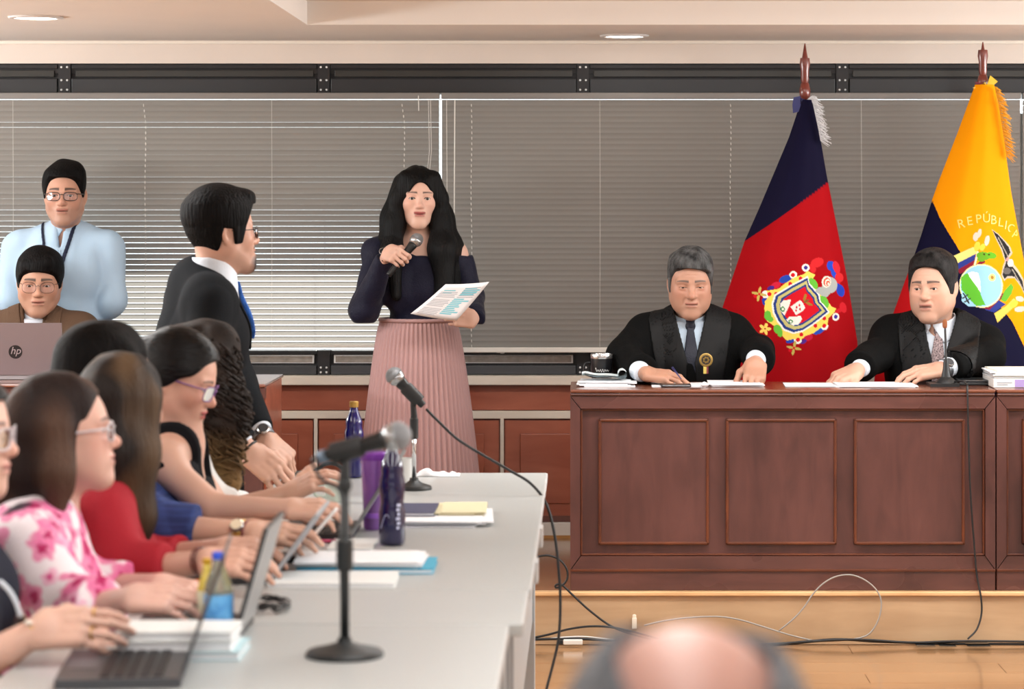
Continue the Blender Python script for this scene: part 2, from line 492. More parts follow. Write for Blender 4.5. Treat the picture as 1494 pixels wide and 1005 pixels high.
# back wall: beam over the windows, wainscot below
wb = struct(MB().box((XL, YW, wz(92.5)), (XR, YW + .2, ZC)), 'wall_back', M_plaster())
MB().box((XL, YW + .02, -.05), (XR, YW + .2, wz(552))).build('backing', M_wains(), wb)
MB().box((XL, YW - .06, wz(560.5)), (XR, YW + .1, wz(547)), .004).build('window_ledge', M_cream(), wb)
MB().box((XL, YW - .004, wz(598)), (XR, YW + .02, wz(562))).build('upper_panel', M_wains(), wb)
MB().box((XL, YW - .012, wz(610.5)), (XR, YW + .02, wz(599)), .003).build('panel_strip', M_cream(), wb)
sx = [461, 732.5]; st = [461 + 271.5*k for k in range(-7, 9)]
for a, b in zip(st[:-1], st[1:]):
    xa, xb = wx(a + 4.5), wx(b - 4.5); z0, z1 = wz(752), wz(613)
    if xb < XL + .1 or xa > XR - .1: continue
    p = MB().box((xa, YW - .004, z0), (xb, YW + .02, z1)).build('lower_panel', M_wains(), wb)
    u0, u1, v0, v1 = xa + .062, xb - .062, z0 + .05, z1 - .055
    MB().box((u0, YW - .0085, v0), (u1, YW - .003, v1), .004).build('raised_field', M_wains(), p)
    MB().box((wx(b - 2.6), YW - .012, wz(761)), (wx(b + 2.6), YW + .02, wz(610)), .002).build('panel_strip', M_cream(), wb)
MB().box((XL, YW - .008, wz(761)), (XR, YW + .02, wz(752))).build('bottom_rail', wood('bottom_rail_wood', (92, 52, 44), (120, 76, 64), grain=(3, 10, 14)), wb)
bb = struct(MB().box((XL, YW - .014, ZP), (XR, YW + .02, wz(761.5)), .003), 'baseboard_back', mat('baseboard_paint', (220, 214, 206), rough=.4))
MB().box((XL, YW - .018, ZP), (XR, YW - .012, ZP + .012)).build('gold_bead', mat('gold_bead', (176, 128, 74), rough=.35), bb)

# windows: mullions 379 px apart
mull = [94 + 378.3*k for k in range(-2, 6)]
M_trans = mat('transom_glass', (150, 142, 134), rough=.18, spec=.6, noise=(40, .2, (1, 1, 1)))
M_white = mat('white_metal', (236, 236, 236), rough=.35)
for i, (a, b) in enumerate(zip(mull[:-1], mull[1:])):
    xa, xb = wx(a), wx(b)
    if xb < XL + .05 or xa > XR - .05: continue
    xa, xb = max(xa, XL), min(xb, XR)
    wn = struct(MB().box((xa, YW + .02, wz(107)), (xb, YW + .08, wz(93))).box((xa, YW + .02, wz(547)), (xb, YW + .08, wz(531.5))).box((xa, YW + .031, wz(137)), (xb, YW + .08, wz(92))).box((xa, YW + .031, wz(547)), (xb, YW + .08, wz(511))), 'window_%d' % (i + 1), M_dark())
    MB().box((xa, YW, wz(547)), (xa + .025, YW + .08, wz(511))).box((xb - .025, YW, wz(547)), (xb, YW + .08, wz(511))).box((xa, YW, wz(137)), (xa + .025, YW + .08, wz(93))).box((xb - .025, YW, wz(137)), (xb, YW + .08, wz(93))).build('jamb', M_dark(), wn)
    MB().box((xa + .03, YW + .002, wz(100)), (xb - .03, YW + .05, wz(94)), .002).build('top_rail', M_dark(), wn)
    MB().box((xa + .045, YW + .012, wz(112)), (xb - .045, YW + .03, wz(102)), .002).build('vent_strip', mat('vent_metal', (50, 48, 44), rough=.3), wn)
    MB().box((xa + .03, YW - .004, wz(136)), (xb - .03, YW + .05, wz(114.5)), .003).build('header_board', mat('header_metal', (42, 42, 44), rough=.32, noise=(4, .1, (1, 1, 1))), wn)
    MB().box((xa, YW + .04, wz(513)), (xb, YW + .05, wz(136))).build('pane', glass_mat('window_glass', (.93, .95, .95)), wn)
    MB().box((xa + .03, YW + .0, wz(517)), (xb - .03, YW + .05, wz(511.5)), .002).build('lower_sash', M_dark(), wn)
    t = MB().box((xa + .042, YW + .010, wz(530)), (xb - .042, YW + .03, wz(518))).build('transom', M_white, wn)
    MB().box((xa + .049, YW + .006, wz(528.5)), (xb - .049, YW + .012, wz(519.5))).build('transom_pane', M_trans, t)
    MB().box((xa + .03, YW - .002, wz(546.5)), (xb - .03, YW + .05, wz(533)), .003).build('lower_board', mat('lower_metal', (66, 67, 70), rough=.35, noise=(6, .12, (1, 1, 1))), wn)
    bo = MB()
    for zz in (wz(98), wz(117), wz(131), wz(536), wz(543)):
        for xx in (xa + .012, xb - .012):
            bo.lathe([(.0045, 0), (.0045, .004), (.002, .006)], (xx, YW - .001, zz), 8, axis=((1, 0, 0), (0, 0, 1), (0, -1, 0)))
    bo.build('bolt_heads', M_white, wn)
    lk = MB().box((xb - .36, YW - .014, wz(514.5)), (xb - .335, YW, wz(511)), .002).box((xb - .345, YW - .02, wz(515.5)), (xb - .328, YW - .008, wz(513)), .002)
    lk.build('latch', M_white, wn)

# outside: the eave that shades the upper panes and an unseen pale slab added to block sun from the right-hand bays
struct(MB().box((-7, YW + .2, 2.16), (7, YW + 1.35, 2.30)), 'roof_overhang', mat('eave_concrete', (170, 166, 160), rough=.9))
struct(MB().box((-.48, YW + .75, -.5), (7, YW + .95, 1.99)), 'added_sun_block', mat('sun_block_render', (226, 224, 220), rough=.9))
struct(MB().box((-9, YW + .25, -.3), (9, YW + 14, -.2)), 'terrace', mat('terrace_paving', (170, 165, 158), rough=.9))

# venetian blinds
YBL = 10.80; SB = F / YBL
bx = lambda px: (px - VX) / SB
bz = lambda py: EYE - (py - VY) / SB
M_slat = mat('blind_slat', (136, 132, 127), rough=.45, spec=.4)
_nt = M_slat.node_tree; _b = _nt.nodes['Principled BSDF']; _o = [n for n in _nt.nodes if n.type == 'OUTPUT_MATERIAL'][0]
_t = _nt.nodes.new('ShaderNodeBsdfTranslucent'); _t.inputs[0].default_value = (1, .95, .88, 1); _m = _nt.nodes.new('ShaderNodeMixShader'); _m.inputs[0].default_value = .10
_nt.links.new(_b.outputs[0], _m.inputs[1]); _nt.links.new(_t.outputs[0], _m.inputs[2]); _nt.links.new(_m.outputs[0], _o.inputs[0])
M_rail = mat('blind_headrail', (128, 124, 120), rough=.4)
M_cord = mat('blind_cord', (214, 210, 204), rough=.7)
def slat_mesh(L, th):
    """a thin curved slat 25 mm wide, tilted by th degrees, inner edge up"""
    V = []; n = 4; t = math.radians(th)
    for e in (-L/2, L/2):
        for k in range(n+1):
            u = -.0125 + .025*k/n; c = .0018*(1 - (u/.0125)**2)
            V.append((e, -(u*math.cos(t) - c*math.sin(t)), u*math.sin(t) + c*math.cos(t)))
    q = n+1
    return MB().add(V, [(k, k+1, q+k+1, q+k) for k in range(n)]).mesh('slat', M_slat, True)
SLM = {}
def blind(pxa, pxb, label, tilt, cords, tapes, bottom, extra=None):
    xa, xb = bx(pxa), bx(pxb); L = xb - xa; xc = (xa + xb)/2
    r = root('venetian_blind', (xc, YBL, bz(505)), label, 'blind', 'venetian blinds along the window wall')
    MB().box((xa, YBL - .022, bz(144.5)), (xb, YBL + .022, bz(135.5)), .003).build('headrail', M_rail, r, world=True)
    top, bot = bz(150), bz(bottom) + .014; n = int(round((top - bot)/.0227))
    for k in range(n + 1):
        z = top - (top - bot)*k/n; py = VY + (EYE - z)*SB
        th = round(tilt(py, k)); key = (round(L, 3), th)
        if key not in SLM: SLM[key] = slat_mesh(L - .004, th)
        o = new_obj('slat', SLM[key], r); o.location = (0, 0, z - bz(505))
    MB().box((xa, YBL - .016, bz(bottom)), (xb, YBL + .012, bz(bottom) + .013 + (.008 if bottom > 511 else 0)), .003).build('bottom_rail', mat('blind_bottom_rail', (226, 222, 214), rough=.4), r, world=True)
    for c in cords:
        MB().tube([(bx(c), YBL - .0155, bz(145)), (bx(c+.6), YBL - .0165, bz(300)), (bx(c), YBL - .0155, bz(bottom-2))], .0007, 5).build('lift_cord', M_cord, r, world=True)
    for c, lean in tapes:
        mb = MB()
        for k in range(n):
            z = top - (top - bot)*(k + .5)/n; py = VY + (EYE - z)*SB
            x = bx(c + lean*max(0, (180 - py)/35) + .6*math.sin(k*.3))
            mb.tube([(x - .0006, YBL - .0145, z + .0055), (x + .0006, YBL - .0175, z - .0055)], .0016, 5)
        mb.build('ladder_tape', M_cord, r, world=True)
    if extra: extra(r)
    return r
rr_ = random.Random(5)
gapl = {4: 52, 9: 60, 11: 62, 14: 58, 17: 60, 19: 62, 20: 58}
def tilt_left(py, k):
    if py > 326: return 56 - 5*min(1, (py-326)/170) + rr_.choice((-2, 0, 0, 2))
    return gapl.get(k, 68 + rr_.choice((-2, 0, 0, 2)))
def cords_left(r):
    for c in (625.5, 628.5):
        MB().tube([(bx(c), YBL - .024, bz(146)), (bx(c+1.5), YBL - .026, bz(220)), (bx(c-2.5), YBL - .025, bz(262))], .0011, 5).build('pull_cord', M_cord, r, world=True)
    MB().tube([(bx(611), YBL - .024, bz(140)), (bx(611.5), YBL - .026, bz(162))], .0022, 6).build('tilt_hook', M_cord, r, world=True)
def wand_right(r):
    MB().tube([(bx(664), YBL - .024, bz(146)), (bx(663), YBL - .028, bz(346))], .0024, 7).build('tilt_wand', mat('wand_plastic', (206, 200, 192), rough=.3), r, world=True)
    MB().tube([(bx(652), YBL - .024, bz(146)), (bx(653), YBL - .026, bz(346))], .0012, 5).build('pull_cord', M_cord, r, world=True)
blind(-236, 641.5, 'venetian blind on the left, half open with bright bands of daylight low down', tilt_left, (397, 20), ((213, -3.5), (590, -4), (-150, 0)), 507, cords_left)
blind(644, 1489, 'wide closed grey-brown venetian blind behind the judges', lambda py, k: 72 + rr_.choice((-2, 0, 0, 2)), (875, 1256), ((688, 0), (1065.5, 0), (1420, 0)), 514, wand_right)
blind(1491.5, 1990, 'narrow strip of a third venetian blind at the right edge', lambda py, k: 66 if k % 9 else 50, (1700,), ((1560, 0),), 512)

# recessed ceiling lamps
def downlight(px, py, label):
    Y = (ZC - EYE)*F/(VY - py); x = (px - VX)*Y/F
    r = root('ceiling_lamp', (x, Y, ZC), label, 'ceiling lamp', 'round lamps let into the ceiling')
    MB().lathe([(.100, 0), (.098, -.006), (.080, -.008), (.078, -.004), (.078, 0)], (x, Y, ZC), 28).build('trim_ring', mat('lamp_ring', (214, 208, 204), rough=.3), r, True, world=True)
    MB().lathe([(.001, -.0045), (.0775, -.0045), (.0775, -.001), (.001, -.001)], (x, Y, ZC), 28).build('diffuser', mat('lamp_glow', (255, 255, 255), emis=((1, .95, .88), 9)), r, False, world=True)
downlight(52, 24.5, 'round flush ceiling lamp in the left part of the ceiling')
downlight(911, 51.5, 'round flush ceiling lamp close to the window wall, above the judges\' side')
# ------------------------------------------------------------------ judges' bench, side desk
YBn = 9.383; Sb = F / YBn
nx = lambda px: (px - VX) / Sb
nz = lambda py: EYE - (py - VY) / Sb
DEPTH = .42
def bench_unit(x0, x1, panels, label, Yf=YBn, depth=DEPTH, ztop=nz(568), sideonly=False):
    r = root('judges_bench', ((x0 + x1)/2, Yf, ZP), label, 'bench')
    B = lambda lo, hi, nm, m, bev=0, par=None, sm=False: MB().box(lo, hi, bev).build(nm, m, par or r, sm, world=True)
    zb = ZP + .002
    B((x0, Yf + .02, zb), (x1, Yf + depth - .06, ztop - .03), 'carcass', M_bench())
    B((x0, Yf - .012, ztop - .012), (x1 - .0005, Yf + depth, ztop), 'worktop', wood('bench_top_wood', (84, 40, 28), (126, 74, 52), rough=.22, coat=.5, grain=(3, 14, 14)), .004)
    B((x0, Yf - .010, nz(578)), (x1 - .001, Yf + .03, ztop - .012), 'top_moulding', M_bench_h(), .007)
    # mitred frame
    f0, f1, g0, g1 = nz(831), nz(578), nz(811), nz(596)
    i0, i1 = x0 + .036, x1 - .036
    fr = lambda u, v, w_: (u, Yf + .02 - w_, v)
    for nm, poly, m in (('frame_rail', [(x0, f1), (x1, f1), (i1, g1), (i0, g1)], M_bench_h()), ('frame_rail', [(x0, f0), (x1, f0), (i1, g0), (i0, g0)], M_bench_h()),
                     ('frame_stile', [(x0, f0), (x0, f1), (i0, g1), (i0, g0)], M_bench()), ('frame_stile', [(x1, f0), (x1, f1), (i1, g1), (i1, g0)], M_bench())):
        c = np.mean(poly, 0); pl = [(u + (c[0]-u)*.004, v + (c[1]-v)*.004) for u, v in poly]
        MB().slab(pl, 0, .024, fr).build(nm, m, r, world=True)
    mo = MB()
    for lo, hi in (((i0, Yf + .004, g1 - .008), (i1, Yf + .02, g1)), ((i0, Yf + .004, g0), (i1, Yf + .02, g0 + .008)), ((i0, Yf + .004, g0), (i0 + .008, Yf + .02, g1)), ((i1 - .008, Yf + .004, g0), (i1, Yf + .02, g1))):
        mo.box(lo, hi, .003)
    mo.build('inner_moulding', M_mould(), r, world=True)
    for a, b in panels:
        z0, z1 = nz(795), nz(611)
        ring = MB()
        for lo, hi in (((a, Yf + .002, z1 - .011), (b, Yf + .02, z1)), ((a, Yf + .002, z0), (b, Yf + .02, z0 + .011)), ((a, Yf + .002, z0), (a + .011, Yf + .02, z1)), ((b - .011, Yf + .002, z0), (b, Yf + .02, z1))):
            ring.box(lo, hi, .004)
        p = B((a + .008, Yf + .008, z0 + .008), (b - .008, Yf + .022, z1 - .008), 'panel', M_bench(), .003)
        ring.build('panel_moulding', M_mould(), p, world=True)
    B((x0, Yf - .004, zb), (x1, Yf + .03, nz(832.5)), 'plinth', M_bench_h(), .003)
    B((x0, Yf - .010, nz(833.5)), (x1, Yf + .02, nz(829.5)), 'plinth_bead', M_mould(), .002)
    return r
bench_unit(nx(832), nx(1452), [(nx(873), nx(1034.5)), (nx(1059), nx(1221)), (nx(1246), nx(1408))], 'long reddish-brown judges\' bench with three raised panels on its front')
bench_unit(nx(1453.8), nx(1453 + 420), [(nx(1492), nx(1660)), (nx(1684), nx(1840))], 'second panelled bench section adjoining at the right edge of the photo')

# side desk at the left, by the window wall
YD = 9.67; Sd = F / YD
r = root('side_desk', (-2.2, YD, ZP), 'dark reddish wooden side desk carrying the open laptop, by the window wall', 'desk')
xr = -1.188
zt = .916
for lo, hi, nm, m, bv in (((-3.6, YD + .0, ZP + .01), (xr - .012, YD + .03, zt - .055), 'front_panel', M_bench(), .002),
                      ((-3.6, YD - .004, zt - .055), (xr - .002, YD + .03, zt - .012), 'apron', M_bench_h(), .003),
                      ((-3.6, YD - .012, zt - .012), (xr, YD + .56, zt), 'worktop', wood('side_top_wood', (96, 50, 38), (140, 92, 76), rough=.2, coat=.5, grain=(3, 14, 14)), .004),
                      ((xr - .03, YD + .03, ZP + .002), (xr - .004, YD + .53, zt - .012), 'side_panel', M_wains(), .002),
                      ((-3.6, YD + .03, ZP + .002), (-3.57, YD + .53, zt - .012), 'side_panel', M_wains(), .002)):
    MB().box(lo, hi, bv).build(nm, m, r, world=True)
MB().box((xr - .15, YD - .008, zt - .05), (xr - .02, YD, zt - .018), .003).build('drawer_front', M_mould(), r, world=True)
MB().lathe([(.006, 0), (.006, .012), (.009, .016)], (xr - .075, YD - .008, zt - .034), 12, axis=((1, 0, 0), (0, 0, 1), (0, -1, 0))).build('knob', mat('brass', (180, 140, 80), rough=.3, metal=.9), r, True, world=True)
# ------------------------------------------------------------------ the row of grey tables
ZTAB = .75
M_lam = lambda: mat('grey_laminate', (178, 180, 178), rough=.28, spec=.45, noise=(60, .02, (1, 1, 1)))
M_edge = lambda: mat('table_edge', (190, 191, 191), rough=.4)
M_leg = lambda: mat('table_leg_metal', (176, 184, 190), rough=.4, metal=.2)
def table(y0, y1, x0, x1, label, notch=False):
    r = root('table', ((x0+x1)/2, (y0+y1)/2, 0), label, 'table', 'grey tables pushed end to end')
    MB().box((x0, y0, ZTAB - .025), (x1, y1, ZTAB), .0025).build('tabletop', M_lam(), r, world=True)
    MB().box((x1 - .001, y0 + .004, ZTAB - .024), (x1 + .003, y1 - .004, ZTAB - .001), .001).build('edge_band', M_edge(), r, world=True)
    for xx in (x0 + .10, x1 - .055):
        for yy in (y0 + .05, y1 - .05):
            MB().box((xx - .02, yy - .02, .012), (xx + .02, yy + .02, ZTAB - .025), .003).lathe([(.001, 0), (.018, 0), (.018, .012), (.001, .012)], (xx, yy, .0005), 12).build('leg', M_leg(), r, world=True)
    xx = x1 - .055
    MB().box((xx - .012, y0 + .07, .30), (xx + .012, y1 - .07, ZTAB - .10), .002).build('side_panel', M_leg(), r, world=True)
    MB().box((x0 + .12, y0 + .04, ZTAB - .07), (x1 - .075, y0 + .06, ZTAB - .025), .002).box((x0 + .12, y1 - .06, ZTAB - .07), (x1 - .075, y1 - .04, ZTAB - .025), .002).build('apron_rail', M_leg(), r, world=True)
    return r
tA = table(5.625, 8.075, -.93, -.122, 'far grey table, its end towards the speaker and the tall desk microphone on it')
MB().box((-.122, 6.72, ZTAB - .055), (-.112, 6.80, ZTAB - .004), .002).build('coupling_plate', M_edge(), tA, world=True)
MB().box((-.122, 6.08, ZTAB - .055), (-.112, 6.16, ZTAB - .004), .002).build('coupling_plate', M_edge(), tA, world=True)
table(5.155, 5.618, -.97, -.127, 'narrow middle grey table between the far and the near table')
table(3.95, 5.148, -1.03, -.155, 'near grey table at the bottom edge, carrying the blurred microphone stand')
# ------------------------------------------------------------------ people: head, hands, torso fields
def rot(yaw=0, pitch=0, roll=0):
    """yaw > 0 turns the face to the viewer's right, pitch > 0 nods it down, roll > 0 tips the crown to the viewer's right"""
    M = Matrix.Rotation(math.radians(yaw), 3, 'Z') @ Matrix.Rotation(math.radians(pitch), 3, 'X') @ Matrix.Rotation(math.radians(roll), 3, 'Y')
    return np.array(M)

def head_field(fem=False, jaw=1., nose=1., lids=.0045, mouth=0., fat=0., neck=None, nr=None, brow=1., chin=1., noseL=0., ear=True, lip=1., age=.35):
    S = [1, -1]
    nr = nr or (.046 if fem else .056)
    neck = neck or ((0, .03, -.20))
    face = ell((0, -.018, -.032), (.0615*jaw + fat*.006, .070, .087))
    cran = ell((0, .008, .035), (.075, .096, .087))
    jawc = [cap((s*.050*jaw, -.005, -.052), (s*.014, -.070, -.098*chin), .020, .017) for s in S]
    chinf = ell((0, -.073, -.099*chin), (.021, .018, .016))
    cheek = [ell((s*.037, -.056, -.020), (.027, .025, .026)) for s in S]
    fatc = [ell((s*.040, -.045, -.058), (.026, .030, .032)) for s in S] if fat > 0 else []
    brows = [cap((s*.045, -.073, .023), (s*.011, -.084, .019), .008, .0075) for s in S]
    sock = [ell((s*.0315, -.100, .003), (.019, .017, .0105)) for s in S]
    lid = [sph((s*.0315, -.0725, .002), .0142) for s in S]
    slit = [ell((s*.0315, -.088, .001), (.0138, .0095, lids)) for s in S]
    nb = [cap((0, -.086, .010), (0, -.1055*1 - noseL, -.024), .0062*nose, .0088*nose), sph((0, -.1055 - noseL, -.0275), .0098*nose)]
    al = [ell((s*.0125*nose, -.0945, -.0315), (.0068*nose, .009, .0065)) for s in S]
    muz = ell((0, -.075, -.058), (.030, .0225, .028))
    ul = ell((0, -.0945, -.0545), (.0235, .0078, .0050*lip)); ll = ell((0, -.0925, -.0665 - mouth), (.0205, .0082, .0066*lip))
    crease = ell((0, -.106, -.0603 - mouth*.5), (.0245, .0115, .0015 + mouth*.6))
    ears = [ell((0, 0, 0), (.0075, .018, .031)) for s in S]; earc = [ell((s*.006, -.003, .003), (.0055, .0095, .018)) for s in S]
    ER = [np.array(Matrix.Rotation(s*-.30, 3, 'Z') @ Matrix.Rotation(-.18, 3, 'X')) for s in S]
    nk = cap((0, .020, -.05), neck, nr, nr*1.04)
    nlf = [chain([(s*.0165, -.097, -.030), (s*.025, -.089, -.046), (s*.0275, -.082, -.062)], [.0022, .0028, .0018], .004) for s in S]
    bag = [cap((s*.020, -.0895, -.0125), (s*.041, -.0800, -.0115), .0015, .0015) for s in S]
    fl_ = [cap((-.028, -.0875, z), (.028, -.0875, z), .0012) for z in (.048, .058)]
    def f(P):
        d = smin(cran(P), face(P), .05)
        for g in jawc: d = smin(d, g(P), .035)
        d = smin(d, chinf(P), .02)
        for g in cheek + fatc: d = smin(d, g(P), .025)
        for g in brows: d = smin(d, g(P), .014)
        for g in sock: d = smax(d, -g(P), .016)
        for g in lid: d = smin(d, g(P), .006)
        d = smin(d, muz(P), .02)
        d0 = d
        for g in nb: d = smin(d, g(P), .012)
        for g in al: d = smin(d, g(P), .007)
        if age > 0:
            for g in nlf + bag: d = d + .0030*age*np.exp(-np.maximum(g(P), 0)/.0042)
            if age > .6:
                for g in fl_: d = d + .0016*age*np.exp(-np.maximum(g(P), 0)/.0022)
        d = smin(d, ul(P), .005); d = smin(d, ll(P), .005)
        d = smax(d, -crease(P), .004)
        for g in slit: d = smax(d, -g(P), .002)
        if ear:
            for i, s in enumerate(S):
                Q = ((P - np.array([s*.0765, .010, -.004], np.float32)) @ ER[i].astype(np.float32))
                e = smax(ears[i](Q), -earc[i](Q), .004)
                d = smin(d, e, .008)
        return smin(d, nk(P), .03)
    f.ul, f.ll, f.slit, f.mouth = ul, ll, slit, mouth
    return f

def head_tint(f, skin, lipc, browc, brow_w=.0042, brow_z=.026, beard=None, beardc=None, blush=.25, lash=False, stub=None, browarch=.003, lipw=.0012, shave=None):
    """base colour of the skin: complexion, lips, eyebrows, beard"""
    skin = np.array(lin(skin)); skin = skin*.84 + skin.mean()*.16*np.array((1.04, 1., .98)); lipc = np.array(lin(lipc)); browc = np.array(lin(browc))
    N = Noise(38, 8, 3); N2 = Noise(260, 8, 5)
    def c(P):
        n = len(P); C = np.tile(skin, (n, 1)) * (1 + .05*N(P))[:, None]
        front = P[:, 1] < -.03
        # warmer nose and cheeks
        for q, r in (((.042, -.065, -.02), .03), ((-.042, -.065, -.02), .03), ((0, -.108, -.026), .016)):
            m = np.exp(-((P - np.array(q))**2).sum(1) / r**2) * blush
            C = C*(1 - m[:, None]) + (skin*np.array([1.12, .78, .74]))*m[:, None]
        if shave is not None:
            m = np.clip((-.035 - P[:, 2]) / .02, 0, 1) * np.clip((.0 - P[:, 1])/.03, 0, 1) * (P[:, 2] > -.125) * shave
            C = C*(1 - m[:, None]) + np.array(lin((92, 78, 72)))*m[:, None]
        if stub is not None:
            m = stub(P)[:, None]; C = C*(1-m) + np.array(lin(beardc))*m
        m = np.clip((lipw - np.minimum(f.ul(P), f.ll(P))) / .0018, 0, 1) * front
        C = C*(1-m[:, None]) + lipc*m[:, None]
        md = np.exp(-((P[:, 2] + .0603 + f.mouth*.5) / (.0016 + f.mouth*.5))**2) * np.clip((.0245 - np.abs(P[:, 0]))/.004, 0, 1) * front * (P[:, 1] < -.07) * .85  # shade of the crease between the lips, painted into the colour
        C = C*(1-md[:, None]) + np.array(lin((60, 26, 24)))*md[:, None]
        for s in (1, -1):
            t = np.clip((s*P[:, 0] - .011) / .040, 0, 1)
            zc = brow_z + browarch*np.sin(t*2.4) - .003*t
            d = np.abs(P[:, 2] - zc) / (brow_w*(1.05 - .55*t))
            m = np.clip(1.5 - d, 0, 1) * ((s*P[:, 0] > .010) & (s*P[:, 0] < .052) & front) * .9
            C = C*(1-m[:, None]) + browc*m[:, None]
            if True:
                sl = f.slit[0 if s == 1 else 1](P); m = np.clip((.0022 - np.abs(sl)) / .0012, 0, 1) * (P[:, 2] > .0005) * (P[:, 1] < -.07)
                m = m*(1. if lash else .7); C = C*(1-m[:, None]) + np.array(lin((34, 22, 20)))*m[:, None]
        if beard is not None:
            m = np.clip(beard(P), 0, 1)[:, None]
            C = C*(1-m) + np.array(lin(beardc)) * (1 + .25*N2(P))[:, None] * m
        return np.clip(C, 0, 1)
    return c

def eye_mesh(cen, look, r, iris=(42, 26, 18)):
    """eyeball with iris and pupil, looking along 'look'"""
    look = np.asarray(look, float); look /= np.linalg.norm(look)
    u = np.cross(look, [0, 0, 1.]); u /= np.linalg.norm(u); v = np.cross(u, look)
    mb = MB()
    angs = [0, 11, 14, 25, 29, 45, 70, 100, 140, 180]; n = 16; V = []; Fs = []; C = []
    iris = lin(iris)
    cols = [(.004,)*3, (.004,)*3, iris, iris, (.66, .62, .58), (.68, .64, .60)] + [(.62, .55, .50)]*4
    for a in angs:
        for k in range(n):
            t = 2*PI*k/n; ra = math.radians(a)
            V.append(cen + r*(look*math.cos(ra) + math.sin(ra)*(u*math.cos(t) + v*math.sin(t))))
    for i in range(len(angs)-1):
        for k in range(n): Fs.append((i*n+k, i*n+(k+1) % n, (i+1)*n+(k+1) % n, (i+1)*n+k))
    C = np.repeat(np.array(cols), n, 0)
    return np_mesh('eye', V, Fs, tint_mat('eye_wet', rough=.12, spec=.6), True, C)

class Head:
    """local frame: face towards -Y, eyes near z = 0, crown at +.12, chin at -.115"""
    def __init__(s, pos, R, k=1., **kw):
        s.t = np.asarray(pos, float); s.R = R; s.k = k
        s.fem = kw.get('fem', False)
        s.loc = head_field(**kw); s.kw = kw
        s.f = xf(s.loc, R, s.t, k)
    def P(s, q): return s.t + s.R @ (np.asarray(q, float) * s.k)
    def L(s, P): return ((P - s.t.astype(np.float32)) @ s.R.astype(np.float32) / s.k)
    def box(s, lo=(-.10, -.125, -.2), hi=(.10, .115, .135)):
        c = np.array([s.P((x, y, z)) for x in (lo[0], hi[0]) for y in (lo[1], hi[1]) for z in (lo[2], hi[2])])
        return c.min(0) - .004, c.max(0) + .004
    def eyes(s, parent, look=(0, -1, 0), iris=(42, 26, 18), world=False):
        lk = np.asarray(look, float) if world else s.R @ np.asarray(look, float)
        for q in (.0315, -.0315):
            new_obj('eye', eye_mesh(s.P((q, -.0725, .002)), lk, .0127*s.k, iris), parent, world=True)
    def side_hair(s, name, parent, poly, m, thick=.012, top=None, h=.0032, noise=(90, .0025, (1, .35, .6)), extra=None, cut=None, seed=4, cran=None, clump=.7):
        """hair on the scalp: skull offset clipped by a side-view outline (y, z); thick may be a function of local P"""
        cr = cran or ell((0, .008, .035), (.0775, .098, .089))
        fc = ell((0, -.018, -.032), (.0635, .070, .087))
        pg = poly2(poly, (1, 2)); N = Noise(noise[0], 9, seed, noise[2]); N2 = Noise(noise[0]*.35, 6, seed+1, noise[2])
        A = noise[1]
        def f(P):
            L = s.L(P).astype(np.float32)
            t = thick(L) if callable(thick) else thick
            d = smin(cr(L), fc(L), .05) - t
            if extra is not None: d = smin(d, extra(L), .018)
            d = d + A*(N(L) + clump*N2(L))
            d = smax(d, pg(L) + .0045*N2(L) + .0035*N(L), .006)
            if cut is not None: d = smax(d, -cut(L), .006)
            return d * s.k
        lo, hi = s.box((-.13, -.15, -.14), (.13, .15, .19))
        return sdf_obj(name, f, lo, hi, h, m, parent)
    def glasses(s, parent, m, lens=None, wz=.019, ww=.026, z=.001, r=.0011, y=-.104, shape=3.2, half=False, temple=None):
        """spectacles: two rims, bridge, temples, lenses"""
        mb = MB(); ln = MB()
        for q in (1, -1):
            ring = []
            for k in range(24):
                a = 2*PI*k/24; ca, sa = math.cos(a), math.sin(a)
                x = q*(.0335 + ww*math.copysign(abs(ca)**(2/shape), ca)); zz = z - .003 + wz*math.copysign(abs(sa)**(2/shape), sa)
                ring.append((x, y + .012*(abs(x)/.06)**2, zz))
            pts = [s.P(p) for p in ring]
            mb.tube(pts + [pts[0], pts[1]], r*s.k, 6, cap=False)
            c = s.P((q*.0335, y + .003, z - .003))
            ln.add(pts + [c], [(i, (i+1) % 24, 24) for i in range(24)])
            hx = q*(.0335 + ww)
            mb.tube([s.P((hx, y + .012*(abs(hx)/.06)**2, z + wz*.45)), s.P((q*.071, y+.03, z+wz*.42)), s.P((q*.078, -.02, z + .006)), s.P((q*.0775, .012, z + .008)), s.P((q*.076, .03, z - .014))], r*1.15*s.k, 6)
        mb.tube([s.P((-.0085, y, z + .003)), s.P((0, y - .003, z + .006)), s.P((.0085, y, z + .003))], r*s.k, 6)
        g = new_obj('glasses', mb.mesh('glasses', m, True), parent, world=True)
        if lens: new_obj('lens', ln.mesh('lens', lens, True), g, world=True)
        return g

def frame_from(xdir, zdir):
    x = np.asarray(xdir, float); x /= np.linalg.norm(x)
    z = np.asarray(zdir, float); z = z - x*(z @ x); z /= np.linalg.norm(z)
    return np.stack([x, np.cross(z, x), z], 1)

